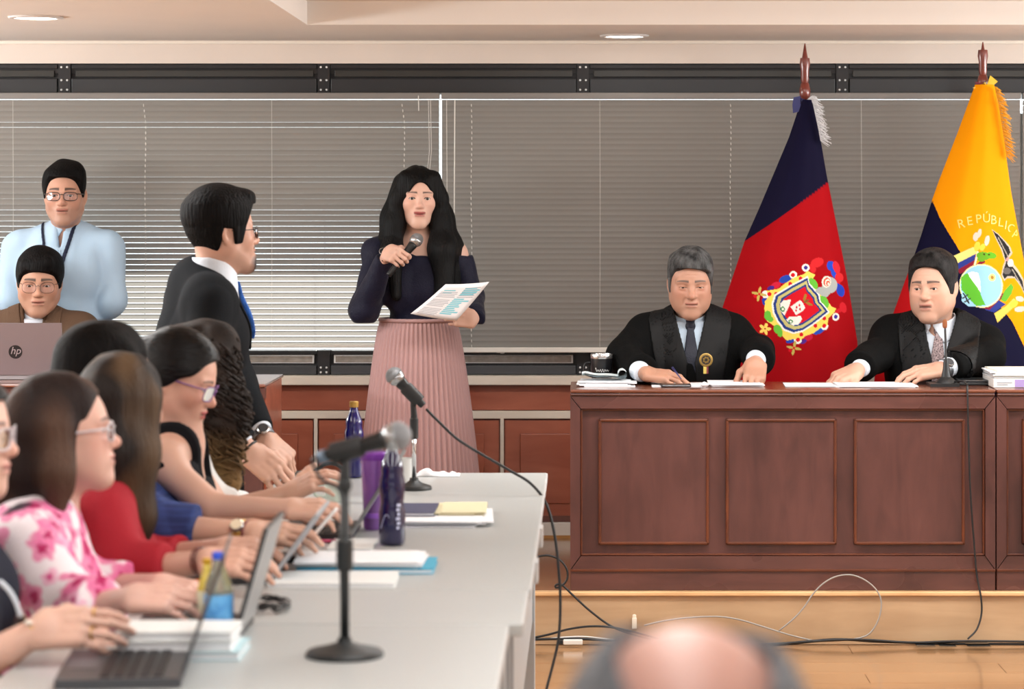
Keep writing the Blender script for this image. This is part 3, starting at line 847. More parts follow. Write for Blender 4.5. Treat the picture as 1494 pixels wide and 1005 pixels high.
def hand_field(side, curls, thumb, spread=(4, 1, -2, -6), k=1.):
    """local frame: x along the fingers, z out of the back of the hand; side=+1 puts the thumb on +y, -1 on -y.
    curls: four (a, b, c) joint bends in degrees; thumb: three points"""
    L = [(.041, .026, .022), (.045, .030, .023), (.042, .028, .022), (.033, .020, .019)]
    base = [(.088, .029, .0), (.092, .0095, .003), (.088, -.0105, .001), (.080, -.0285, -.003)]
    rad = [.0088, .0090, .0086, .0076]
    fings = []
    for i in range(4):
        p = np.array(base[i]); a = 0; pts = [p]
        sp = math.radians(spread[i])
        for j in range(3):
            a += math.radians(curls[i][j])
            p = p + L[i][j]*np.array([math.cos(a)*math.cos(sp), math.cos(a)*math.sin(sp), -math.sin(a)]); pts.append(p)
        pts = [q*np.array([1, side, 1]) for q in pts]
        r = rad[i]
        fings.append(chain(pts, [r*1.05, r*.98, r*.9, r*.74], .004))
    palm = rbox((.050, -.001*side, -.001), (.046, .040, .0145), .0135)
    heel = ell((.022, .012*side, -.010), (.026, .022, .014))
    tp = [np.array(q)*np.array([1, side, 1]) for q in thumb]
    th = chain([np.array([.020, .020*side, -.004])] + tp, [.0145, .0122, .0105, .0085], .006)
    kn = [sph(np.array(base[i])*np.array([1, side, 1]) + np.array([-.002, 0, .003]), rad[i]*1.06) for i in range(4)]
    web = [cap(np.array(base[i])*np.array([1, side, 1]) - np.array([.03, 0, -.002]), np.array(base[i])*np.array([1, side, 1]), .009, .0085) for i in range(4)]
    def f(P):
        d = smin(palm(P), heel(P), .014)
        for g in web + kn: d = smin(d, g(P), .006)
        fd = fings[0](P)
        for g in fings[1:]: fd = smin(fd, g(P), .0025)
        d = smin(d, fd, .007)
        return smin(d, th(P), .010)
    return f
RELAX = [(18, 22, 14), (20, 26, 16), (24, 28, 18), (28, 30, 18)]
FLAT = [(6, 8, 5), (5, 8, 6), (7, 9, 6), (9, 10, 6)]
TYPE = [(12, 38, 22), (8, 40, 24), (10, 42, 24), (14, 40, 20)]
GRIP = [(62, 72, 40), (66, 76, 42), (68, 78, 42), (70, 78, 40)]
FIST = [(78, 88, 50), (80, 90, 52), (82, 92, 52), (84, 92, 50)]
TH_REST = [(.052, .048, -.012), (.080, .056, -.020), (.102, .054, -.026)]
TH_IN = [(.050, .046, -.020), (.078, .040, -.038), (.098, .026, -.046)]
TH_OUT = [(.048, .056, -.006), (.072, .078, -.012), (.092, .092, -.016)]

class Hand:
    def __init__(s, wrist, xdir, zdir, side, curls=RELAX, thumb=TH_REST, k=1., spread=(4, 1, -2, -6)):
        s.t = np.asarray(wrist, float); s.R = frame_from(xdir, zdir); s.k = k
        s.f = xf(hand_field(side, curls, thumb, spread), s.R, s.t, k)
    def P(s, q): return s.t + s.R @ (np.asarray(q, float)*s.k)
    def mesh(s, elbow, h=.0032, cut=1., wr=.026, er=.040, ex=None):
        """hand with its forearm up to a fraction 'cut' of the way to the elbow"""
        e = s.t + (np.asarray(elbow, float) - s.t)*cut; re = wr + (er - wr)*cut
        arm = ecap(s.t + s.R[:, 0]*.012, e, wr, re, s.R[:, 2], .82) if cut < .5 else cap(s.t + s.R[:, 0]*.012, e, wr*.92, re)
        f = lambda P: smin(s.f(P), arm(P), .022)
        pts = [s.P((x, y, z)) for x in (-.02, .21) for y in (-.075, .075) for z in (-.10, .05)]
        pts += [e + re + .01, e - re - .01]
        pts = np.array(pts)
        return nets(f, pts.min(0), pts.max(0), h)
def hand_tint(skin, nail=None, hands=()):
    skin = np.array(lin(skin)); skin = skin*.84 + skin.mean()*.16*np.array((1.04, 1., .98)); N = Noise(45, 8, 9)
    return lambda P: np.clip(skin*(1 + .07*N(P))[:, None], 0, 1)

class Torso:
    """local frame: origin at the base of the neck, face of the chest towards -Y"""
    def __init__(s, neck, R, k=1., w=1., sh=.175, drop=.055, depth=1., L=.50, belly=1., bust=0.):
        s.t = np.asarray(neck, float); s.R = R; s.k = k
        S = (1, -1)
        parts = [ell((0, .005, -.17), (.158*w, .108*depth, .185)), ell((0, -.005, -.17 - L*.42), (.150*w*belly, .112*depth*belly, .20)),
                 ell((0, .01, -L), (.165*w, .115*depth, .13))]
        parts += [cap((0, .022, -.005), (q*(sh-.02), .012, -drop), .052, .056) for q in S]
        parts += [ell((q*.06, -.055*depth, -.16), (.085, .05, .075)) for q in S]
        if bust: parts += [ell((q*.072, -.085*depth, -.20), (.066, .055*bust, .066)) for q in S]
        s.sh = [np.array((q*sh, .010, -drop-.012)) for q in S]
        s.loc = uni(parts, .06)
        s.f = xf(s.loc, R, s.t, k)
    def P(s, q): return s.t + s.R @ (np.asarray(q, float)*s.k)
    def Lc(s, P): return ((P - s.t.astype(np.float32)) @ s.R.astype(np.float32) / s.k).astype(np.float32)
    def S(s, q): return s.P(s.sh[0 if q > 0 else 1])       # shoulder on the local +x / -x side

def wrinkle(f, A, freq, seed=3, stretch=(1, 1, 1), A2=0):
    N = Noise(freq, 8, seed, stretch); N2 = Noise(freq*2.7, 8, seed+7, stretch)
    def g(P):
        n = N(P); return f(P) + A*(1 - 1.6*np.abs(n)) + (A2*N2(P) if A2 else 0)
    return g

def bounds(pts, pad):
    p = np.array(pts); return p.min(0) - pad, p.max(0) + pad

SKIN = lambda: tint_mat('skin', rough=.46, spec=.42, bump=(900, .06, (1, 1, 1)), sss=.12)
def body_obj(label, parts, group=None, name='person', floor_z=None):
    """the continuous skin of one person; parts = list of (V, Q, colour function)"""
    V, Q = join_vq([(p[0], p[1]) for p in parts])
    C = np.concatenate([p[2](p[0].astype(np.float32)) for p in parts])
    o = new_obj(name, np_mesh(name, V, Q, SKIN(), True, C))
    return tag(o, label, 'person', group)

HAIRB = lambda: mat('hair_black', (12, 10, 10), rough=.6, spec=.10, noise=(60, .5, (1, 1, .15)), bump=(160, .5, (1, 1, .10)))

def sleeve(sh, el, wr, r=(.064, .054, .046), k=.03, end=True):
    c = chain([sh, el, wr], r, k)
    if not end: return c
    d = np.asarray(wr, float) - np.asarray(el, float); d /= np.linalg.norm(d)
    wr32 = np.asarray(wr, np.float32); d32 = d.astype(np.float32)
    near = sph(wr, .11)
    return lambda P: np.where(near(P) < 0, smax(c(P), ((P - wr32) @ d32).astype(np.float32), .006), c(P))

def cloth(name, parent, f, pts, h, m, pad=.11, col=None, zmin=None):
    lo, hi = bounds(pts, pad)
    if zmin is not None:
        g = f; f = lambda P: np.maximum(g(P), zmin - P[:, 2]); lo[2] = zmin - 2*h
    return sdf_obj(name, f, lo, hi, h, m, parent, col)

def tpts(T): return [T.P(q) for q in ((.2, .12, .04), (-.2, .12, .04), (.2, -.12, .04), (-.2, -.12, .04), (.2, .12, -.5), (-.2, .12, -.5), (.2, -.12, -.5), (-.2, -.12, -.5))]

def decal(name, parent, base, T, poly, m, t=.004, h=.0035, front=True, ax=(0, 2), pad=.02, lift=.0, sub_=None, edge=.003):
    """a layer of thickness t lying on the surface of a field, cut out by an outline in the torso's frame"""
    pg = poly2(poly, ax)
    def f(P):
        L = T.Lc(P); d = np.abs(base(P) - lift - t/2) - t/2
        d = smax(d, pg(L), edge)
        if front: d = np.maximum(d, L[:, 1] + .0)
        if sub_ is not None: d = np.maximum(d, -sub_(P))
        return d
    us = [p[0] for p in poly]; vs = [p[1] for p in poly]
    if ax == (0, 2): c = [(u, y, v) for u in (min(us), max(us)) for v in (min(vs), max(vs)) for y in ((-.22, .02) if front else (-.22, .18))]
    else: c = [(x, u, v) for u in (min(us), max(us)) for v in (min(vs), max(vs)) for x in (-.25, .25)]
    lo, hi = bounds([T.P(q) for q in c], pad)
    return sdf_obj(name, f, lo, hi, h, m, parent)

def collar(name, parent, H, T, m, r=.062, z0=-.112, z1=-.19, slope=.45, gap=.030, h=.0035, th=.006, tilt=0, fold=True):
    """turned-down shirt collar round the neck, open at the throat"""
    nb = cap((0, .028, -.09), (0, .034, -.22), r - .004, r + .012)
    def f(P):
        L = H.L(P).astype(np.float32)
        d = np.abs(nb(L)) - th/2
        top = z0 + slope*(-.03 - L[:, 1])*-.35
        d = smax(d, L[:, 2] - (z0 - .020*np.clip((-L[:, 1])/.06, -1, 1)), .003)
        bottom = z1 + .012 - .055*np.clip((-L[:, 1]-.0)/.06, 0, 1)
        d = smax(d, bottom - L[:, 2], .003)
        w_ = gap*.12 + gap*np.clip((z0 - .02 - L[:, 2])/.05, 0, 1.3)
        d = np.where(L[:, 1] < 0, smax(d, w_ - np.abs(L[:, 0]), .003), d)
        return d*H.k
    lo, hi = H.box((-.095, -.10, -.27), (.095, .12, -.07))
    return sdf_obj(name, f, lo, hi, h, m, parent)

def head_part(H, tint, h=.0028, zcut=-.2, extra=None, box=None):
    f = H.f
    V, Q = nets(f, *(box or H.box((-.10, -.125, zcut - .04), (.10, .115, .135))), h)
    return (V, Q, lambda P: tint(H.L(P)))

def hair_lock(pts, rs, k=.03): return chain(pts, rs, k)

def curl_tubes(name, parent, paths, r, m, n=5):
    mb = MB()
    for p in paths: mb.tube(p, [r*(1 if i < len(p)-2 else .5) for i in range(len(p))], n)
    return mb.build(name, m, parent, True, world=True)
# ------------------------------------------------------------------ people along the window wall
import time as _t
_T0 = _t.time()
def fabric(name, col, rough=.8, bump=(350, .25, (1, 1, 1)), sheen=.0, noise=None, spec=.3):
    return mat(name, col, rough=rough, spec=spec, bump=bump, sheen=sheen, noise=noise)
ROBE = lambda: fabric('robe_cloth', (9, 9, 9), .85, (120, .15, (1, 1, .3)), spec=.12)
SATIN = lambda: fabric('robe_satin', (10, 10, 11), .6, (60, .12, (1, 1, .3)), spec=.25)
SHIRT_W = lambda: fabric('white_shirt', (214, 222, 232), .75)
SILVER = lambda: mat('silver', (200, 200, 200), rough=.22, metal=.9)
GOLD = lambda: mat('gold', (205, 160, 80), rough=.28, metal=.85)

# --- the speaker with the microphone
Y = 10.40; s_ = F / Y
H = Head(W(609.5, 290, Y), rot(9, 1, 1), .985, fem=True, jaw=.90, nose=.94, lids=.0054, age=.15, lip=1.1)
T = Torso(W(610, 352, Y + .035), rot(4, 0, 0), .97, w=.80, sh=.158, drop=.045, depth=.86, belly=.86, bust=.8, L=.44)
tint = head_tint(H.loc, (214, 168, 146), (150, 74, 72), (38, 26, 24), brow_w=.0036, lash=True, blush=.3, lipw=.0016)
shR, shL = T.S(-1), T.S(1)
elR, elL = W(531, 453, 10.33), W(688, 432, 10.42)
m0, m1 = W(566.5, 402, 10.10), W(603, 356, 10.135)        # microphone axis, butt and neck
ma = (m1 - m0) / np.linalg.norm(m1 - m0)
xd = np.array((.40, -.78, -.16)); xd -= ma*(xd @ ma); xd /= np.linalg.norm(xd); zd = np.cross(xd, ma)
hd = Hand((0, 0, 0), xd, zd, 1, [(58, 66, 42), (60, 68, 42), (62, 70, 42), (64, 70, 40)], [(.050, .046, -.020), (.078, .044, -.040), (.098, .034, -.052)], .90)
hd.t = m0 + (m1 - m0)*.50 - hd.R @ (np.array((.083, 0, -.037))*.90)
hd.f = xf(hand_field(1, [(58, 66, 42), (60, 68, 42), (62, 70, 42), (64, 70, 40)], [(.050, .046, -.020), (.078, .044, -.040), (.098, .034, -.052)]), hd.R, hd.t, .90)
h2 = Hand(W(694, 466, 10.20), (-1, -.25, .12), (.25, -1, .05), -1, [(30, 40, 20), (34, 44, 22), (36, 44, 22), (40, 44, 20)], [(.050, .046, -.016), (.078, .046, -.030), (.100, .036, -.036)], .88)
skin = (206, 160, 138)
chest = off(T.f, -.002)
up = lambda P: np.maximum(smin(H.f(P), chest(P), .035), (T.t[2] - .20) - P[:, 2])
armL = cap(shL, shL + (elL - shL)*.5, .046, .042)
up2 = lambda P: smin(up(P), np.maximum(armL(P), (T.t[2] - .20) - P[:, 2]), .03)
lo, hi = bounds([T.P((.22, .12, .05)), T.P((-.22, -.16, -.24)), H.P((0, -.12, .13))], .03)
V, Q = nets(up2, lo, hi, .0032)
sp = body_obj('standing woman with long black hair speaking into a handheld microphone, in a pleated pink skirt',
              [(V, Q, lambda P: tint(H.L(P))), (*hd.mesh(elR, cut=.45, wr=.024, er=.036), hand_tint(skin)), (*h2.mesh(elL, cut=.45, wr=.024, er=.036), hand_tint(skin))])
H.eyes(sp, (.02, -1, .0), (34, 20, 14))
velvet = fabric('navy_velvet', (11, 12, 36), .65, (200, .3, (1, 1, 1)), sheen=.10)
wrR = hd.t - (hd.t - elR)*.10; wrL = h2.t
puff = ell(shR + np.array((-.012, 0, .012)), (.062, .07, .060))
dr = uni([off(T.f, .007), sleeve(shR, elR, wrR, (.060, .058, .036)), puff], .03)
slL = sleeve(shL + (elL - shL)*.10, elL, wrL, (.062, .050, .038))
neckl = poly2([(-.4, .3), (-.125, .3), (-.115, .05), (-.06, -.03), (-.01, -.062), (.4, -.052), (.4, -.8), (-.4, -.8)])
drf = wrinkle(lambda P: smax(smin(dr(P), slL(P), .02), neckl(T.Lc(P)), .004), .0036, 36, 12, (1, 1, .6), .0016)
dress = cloth('velvet_top', sp, drf, tpts(T) + [elR, elL, hd.t, h2.t], .006, velvet, zmin=W(0, 470, Y)[2])
rf = MB()
for k in range(26):
    a = k/25; p = T.P((-.125 - .045*a, -.055 + .09*a, -.012 - .02*a + .012*math.sin(k*2.1)))
# pleated skirt
def skirt(parent, cx, Yc, z_top, z_bot, rt, rb, np_, m, top_x=0):
    nz_, na = 40, np_*6; V = []
    for i in range(nz_ + 1):
        t = i/nz_; z = z_top + (z_bot - z_top)*t
        rx = rt + (rb - rt)*(t**.75); ry = rx*.80
        amp = .0035 + .0075*t
        for k in range(na):
            a = 2*PI*k/na; ph = (k % 6)/6
            tri = (ph/.75 if ph < .75 else (1-ph)/.25)
            w_ = amp*(tri - .5)*2 + .007*t*math.sin(3*a + 1.3) + .005*t*math.sin(7*a + 4*t)
            V.append((cx + top_x*(1-t) + (rx + w_)*math.cos(a), Yc + (ry + w_)*math.sin(a), z))
    Fq = [(i*na + k, i*na + (k+1) % na, (i+1)*na + (k+1) % na, (i+1)*na + k) for i in range(nz_) for k in range(na)]
    return new_obj('pleated_skirt', np_mesh('pleated_skirt', V, Fq, m), parent, world=True)
pink = fabric('pink_chiffon', (178, 142, 140), .6, (300, .15, (1, 1, 1)), sheen=.2)
zt_ = W(0, 467, Y)[2]
sk = skirt(sp, W(608, 0, Y)[0], Y + .035, zt_ - .005, .235, .152, .262, 58, pink, .004)
wb_ = MB(); ring = []
for k in range(97):
    a = 2*PI*k/96; ring.append((W(610, 0, Y)[0] + (.153 + .002*(k % 2))*math.cos(a), Y + .035 + (.124 + .002*(k % 2))*math.sin(a), zt_ + .001*(k % 2)))
wb_.tube(ring, .0085, 6, cap=False); wb_.build('waistband', pink, sk, True, world=True)
MB().tube([W(590, 700, Y+.05), (W(592, 0, Y)[0], Y + .05, .20)], [.05, .04], 10).tube([W(625, 700, Y+.05), (W(624, 0, Y)[0], Y + .05, .20)], [.05, .04], 10).lathe([(.001, 0), (.05, 0), (.045, .05), (.03, .07)], (W(592, 0, Y)[0], Y + .02, ZP + .001), 14).lathe([(.001, 0), (.05, 0), (.045, .05), (.03, .07)], (W(624, 0, Y)[0], Y + .02, ZP + .001), 14).build('legs_and_shoes', mat('black_shoe', (22, 20, 20), rough=.4), sp, True, world=True)
# hair
N = Noise(120, 9, 2, (1, 1, .07)); N2 = Noise(46, 7, 5, (1, 1, .05))
cr = ell((0, .006, .040), (.084, .105, .096)); fcut = ell((.004, -.098, -.022), (.0535, .06, .092))
Lk = uni([chain([(-.056, -.045, .085), (-.081, -.030, .0), (-.094, -.030, -.10), (-.105, -.055, -.22), (-.088, -.095, -.39)], [.030, .030, .036, .042, .022], .04),
          chain([(-.06, .03, .06), (-.09, .05, -.08), (-.112, .03, -.22), (-.10, -.02, -.36)], [.04, .05, .052, .03], .04)], .03)
Rk = uni([chain([(.056, -.045, .085), (.082, -.030, .0), (.090, -.030, -.09), (.098, -.060, -.20), (.10, -.110, -.38)], [.030, .030, .037, .052, .040], .04),
          chain([(.06, .03, .06), (.098, .05, -.08), (.128, .02, -.2), (.145, -.055, -.37)], [.04, .052, .058, .035], .04)], .03)
bk = ell((0, .075, -.12), (.105, .045, .24))
def hf(P):
    L = H.L(P).astype(np.float32)
    d = smin(smin(cr(L), smin(Lk(L), Rk(L), .02), .025), bk(L), .04)
    d = d + .0015*N(L) + .0020*N2(L)
    part = np.exp(-((L[:, 0] - .004)/.006)**2) * (L[:, 2] > .05)*.004
    d = smax(d + part, -fcut(L), .006)
    return d * H.k
lo, hi = bounds([H.P(q) for q in ((-.19, -.16, -.46), (.20, .16, .14))], .01)
hair_long = mat('hair_black_long', (10, 9, 9), rough=.5, spec=.14, noise=(40, .5, (1, 1, .06)), bump=(220, .5, (1, 1, .05)))
sdf_obj('hair', hf, lo, hi, .0042, hair_long, sp)
# bracelet, earring
br = MB(); rg = []
bR = frame_from(hd.t - elR, (0, 0, 1.)); bc = hd.t - bR[:, 0]*.004
for k in range(21):
    a = 2*PI*k/20; rg.append(bc + bR[:, 1]*.031*math.cos(a) + bR[:, 2]*.027*math.sin(a))
br.tube(rg, .0016, 6, cap=False)
for k in (12, 14, 16):
    br.tube([rg[k], rg[k] - np.array((0, 0, .010)), rg[k] - np.array((0, 0, .024))], [.001, .0026, .0030], 6)
br.build('charm_bracelet', SILVER(), sp, True, world=True)

def handheld_mic(a, b, label, name='handheld_microphone', hr=.0255, silver=False):
    """dynamic microphone from butt a to neck b"""
    a = np.asarray(a, float); b = np.asarray(b, float); d = b - a; L = np.linalg.norm(d); z = d/L
    fr = frame_from(np.cross(z, (0.3, 1, .2)), z); ax = (fr[:, 0], fr[:, 1], z)
    r = root(name, a, label, 'microphone')
    body = mat('mic_body_black', (24, 25, 26), rough=.3, spec=.5)
    MB().lathe([(.004, 0), (.0105, .001), (.0115, .006), (.0118, L*.4), (.0165, L - .018), (.0185, L - .006), (.018, L)], a, 20, ax).build('body', body, r, True, world=True)
    MB().lathe([(.0185, L), (.0245, L + .010), (.0252, L + .016), (.0252, L + .021), (.0235, L + .024)], a, 24, ax).build('grille_ring', mat('mic_ring', (170, 172, 174), rough=.25, metal=.8), r, True, world=True)
    prof = [(hr*math.cos(t), L + .022 + hr*1.02*math.sin(t)) for t in np.linspace(0, 1.50, 9)]
    MB().lathe(prof + [(.0005, L + .022 + hr*1.02)], a, 24, ax).build('grille', mat('mic_grille', (150, 153, 156), rough=.35, metal=.7, bump=(900, .8, (1, 1, 1))), r, True, world=True)
    return r, ax
handheld_mic(m0, m1, 'black handheld microphone with silver grille gripped by the standing woman')

# sheet of paper she is reading from
def sheet(name, c00, c10, c11, c01, label, bend=(0, 0, 0), m=None, th=.0006, group=None, parent=None, n=8):
    """curved sheet: corners anticlockwise from bottom left"""
    c00, c10, c11, c01, bend = [np.asarray(q, float) for q in (c00, c10, c11, c01, bend)]
    pt = lambda u, v: (c00*(1-u)*(1-v) + c10*u*(1-v) + c11*u*v + c01*(1-u)*v) + bend*(4*u*(1-u)*.5 + .5*math.sin(PI*v))
    nr = np.cross(c10 - c00, c01 - c00); nr /= np.linalg.norm(nr)
    V = [pt(i/n, j/n) + nr*th*q for q in (0, 1) for j in range(n+1) for i in range(n+1)]
    q0 = (n+1)**2; Fc = []
    for j in range(n):
        for i in range(n):
            a = j*(n+1)+i; Fc += [(a, a+1, a+n+2, a+n+1), (q0+a+n+1, q0+a+n+2, q0+a+1, q0+a)]
    for i in range(n):
        for a, b in ((i, i+1), (n*(n+1)+i+1, n*(n+1)+i), ((i+1)*(n+1), i*(n+1)), (i*(n+1)+n, (i+1)*(n+1)+n)):
            Fc.append((b, a, q0+a, q0+b))
    o = MB().add(V, Fc).build(name, m or mat('paper', (232, 233, 236), rough=.7), parent, True)
    if label: tag(o, label, 'paper', group)
    return o, pt, nr
def print_on(o, pt, nr, rects, name='printed_text', m=None, lift=.0012):
    mb = MB()
    for u0, v0, u1, v1 in rects:
        n = 5
        for k in range(n):
            ua, ub = u0 + (u1-u0)*k/n, u0 + (u1-u0)*(k+1)/n
            mb.add([pt(ua, v0) + nr*lift, pt(ub, v0) + nr*lift, pt(ub, v1) + nr*lift, pt(ua, v1) + nr*lift], [(0, 1, 2, 3)])
    return mb.build(name, m or mat('print_grey', (120, 124, 132), rough=.8), o, world=True)
o, pt, nr = sheet('sheet_of_paper', W(599, 457.5, 10.12), W(666, 467.5, 10.08), W(714, 411, 10.00), W(650, 414.5, 10.04),
                  'printed white sheet with blue highlighting held in her lowered hand', bend=(0, .0, -.006))
if nr[1] > 0: nr = -nr
r2 = random.Random(3)
print_on(o, pt, nr, [(.08, .08 + .045*k, .08 + .36 + .06*r2.random(), .08 + .045*k + .014) for k in range(16) if k not in (5, 11)] + [(.55, .62 + .05*k, .90, .635 + .05*k) for k in range(6)], m=mat('print_grey', (150, 156, 166), rough=.8))
print_on(o, pt, nr, [(.52, .14 + .052*k, .9 - .2*r2.random(), .176 + .052*k) for k in range(9)] + [(.56, .68 + .055*k, .94 - .12*r2.random(), .715 + .055*k) for k in range(4)] + [(.12, .80, .38, .83), (.14, .74, .34, .77)], 'highlighting', mat('highlight_blue', (122, 200, 214), rough=.7), .0009)

# --- standing man at the left, light blue shirt
Y = 10.56
H = Head(W(95, 286, Y), rot(4, 0, 0), 1.02, jaw=.99, nose=1.05, lids=.0042)
T = Torso(W(93, 341, Y + .03), rot(0, 0, 0), 1.04, w=1.0, sh=.178, drop=.042, depth=1.06, belly=1.0)
tint = head_tint(H.loc, (190, 138, 112), (150, 88, 78), (24, 20, 20), brow_w=.0055, brow_z=.0265, shave=.22)
st = body_obj('standing man in a pale blue shirt and dark lanyard, behind the laptop', [head_part(H, tint)])
H.eyes(st, (0, -1, -.05))
H.glasses(st, mat('black_frame', (22, 20, 22), rough=.3), glass_mat('lens_glass', (.96, .96, 1), .25), wz=.0165, ww=.0255, r=.0015)
H.side_hair('hair', st, [(-.14, .082), (-.078, .078), (-.062, .060), (-.050, .022), (-.036, -.006), (-.016, -.008), (-.012, .015), (.020, .020), (.034, -.05), (.13, -.075), (.16, .2), (-.14, .2)],
            HAIRB(), thick=lambda L: .004 + .017*np.clip((L[:, 2]-.02)/.08, 0, 1), noise=(80, .0050, (1, .6, .6)), seed=8)
BLUE = fabric('pale_blue_shirt', (172, 198, 220), .75, (400, .2, (1, 1, 1)))
elA, wrA = W(17, 436, Y + .02), W(62, 486, Y + .14); elB, wrB = W(164, 438, Y), W(122, 484, Y + .14)
f = uni([off(T.f, .008), sleeve(T.S(-1), elA, wrA, (.066, .058, .048)), sleeve(T.S(1), elB, wrB, (.066, .058, .048))], .018)
ff = wrinkle(f, .0062, 22, 21, (1, 1, .7), .0022)
nv = poly2([(-.034, .2), (.034, .2), (.004, -.055), (-.004, -.055)])
shirt = cloth('shirt', st, lambda P: np.where(T.Lc(P)[:, 1] < .02, smax(ff(P), -nv(T.Lc(P)), .004), ff(P)), tpts(T) + [elA, elB, wrA, wrB], .0065, BLUE)
collar('collar', shirt, H, T, BLUE, r=.064, gap=.030)
PK = MB()
decal('lanyard', st, ff, T, [(-.090, .06), (-.078, .06), (-.012, -.20), (.052, .07), (.068, .07), (.0, -.235), (-.022, -.235)], fabric('navy_strap', (24, 30, 52), .6), t=.004, lift=.001)
decal('placket', shirt, ff, T, [(-.012, -.06), (.012, -.06), (.012, -.44), (-.012, -.44)], BLUE, t=.003)
def trousers(T, parent, m, z=ZP, spread=.09, knee=None):
    a, b = T.P((spread, 0, -.48)), T.P((-spread, 0, -.48))
    f = uni([chain([a, (a[0], a[1], (a[2]+z)/2), (a[0], a[1], z + .06)], [.10, .075, .06], .03), chain([b, (b[0], b[1], (b[2]+z)/2), (b[0], b[1], z + .06)], [.10, .075, .06], .03),
             cap((a[0], a[1] - .10, z + .045), (a[0], a[1] + .02, z + .05), .042), cap((b[0], b[1] - .10, z + .045), (b[0], b[1] + .02, z + .05), .042)], .02)
    return sdf_obj('trousers', lambda P: np.maximum(f(P), z + .002 - P[:, 2]), np.minimum(a, b)*[1, 1, 0] + [-.15, -.2, z], np.maximum(a, b) + .14, .014, m, parent)
trousers(T, st, fabric('dark_trousers', (34, 36, 44), .8))

# --- seated man behind the laptop
Y = 10.28
H = Head(W(57.5, 413, Y), rot(9, 7, 1), 1.05, jaw=1.04, nose=1.0, lids=.0036)
T = Torso(W(52, 466, Y + .03), rot(4, 6, 0), 1.03, w=1.04, sh=.172, drop=.045)
tint = head_tint(H.loc, (186, 134, 106), (148, 88, 78), (22, 18, 18), brow_w=.0055, shave=.12)
hdL = Hand(W(100, 528, 10.04), (-.5, -.4, .2), (.4, -.8, .5), -1, TYPE, TH_REST, .95)
se = body_obj('seated young man in a brown jacket with his face above the laptop lid', [head_part(H, tint), (*hdL.mesh(W(128, 530, 10.2), cut=.5), hand_tint((186, 134, 106)))])
H.eyes(se, (-.05, -1, -.22))
H.glasses(se, mat('thin_steel_frame', (70, 66, 64), rough=.25, metal=.7), glass_mat('lens_glass', (.96, .96, 1), .25), wz=.0205, ww=.0255, r=.0009, shape=2.6)
H.side_hair('hair', se, [(-.15, .062), (-.088, .060), (-.064, .036), (-.046, .0), (-.032, -.016), (-.016, -.012), (-.012, .018), (.020, .022), (.034, -.05), (.13, -.075), (.16, .2), (-.15, .2)],
            HAIRB(), thick=lambda L: .005 + .015*np.clip((L[:, 2]-.0)/.09, 0, 1), noise=(70, .004, (.7, .7, .5)), seed=15,
            extra=cap((-.050, -.066, .078), (.030, -.080, .090), .016, .020))
BROWN = fabric('brown_jacket', (92, 70, 54), .85, (300, .4, (1, 1, 1)))
elA, wrA = W(-15, 560, 10.2), W(20, 560, 10.05); elB, wrB = W(136, 540, 10.2), W(104, 530, 10.05)
f = wrinkle(uni([off(T.f, .018), sleeve(T.S(-1), elA, wrA, (.072, .062, .05)), sleeve(T.S(1), elB, wrB, (.072, .062, .05))], .04), .0055, 22, 31, (1, 1, .8), .002)
vn = poly2([(-.062, .2), (.062, .2), (.012, -.16), (-.012, -.16)])
cloth('jacket', se, lambda P: np.where(T.Lc(P)[:, 1] < .02, smax(f(P), -vn(T.Lc(P)), .004), f(P)), tpts(T) + [elA, elB, wrA, wrB], .0065, BROWN)
sh_ = off(T.f, .006)
sho = cloth('shirt', se, lambda P: smax(sh_(P), np.maximum(T.Lc(P)[:, 2]-.01, -.3 - T.Lc(P)[:, 2]), .004), [T.P((.1, -.14, .03)), T.P((-.1, .1, -.3))], .0055, SHIRT_W(), pad=.03)
collar('collar', sho, H, T, SHIRT_W(), r=.063, gap=.034)
decal('lapel', se, f, T, [(-.062, .08), (-.012, -.15), (-.02, -.2), (-.10, -.05), (-.105, .05)], BROWN, t=.005)
decal('lapel', se, f, T, [(.062, .08), (.012, -.15), (.02, -.2), (.10, -.05), (.105, .05)], BROWN, t=.005)

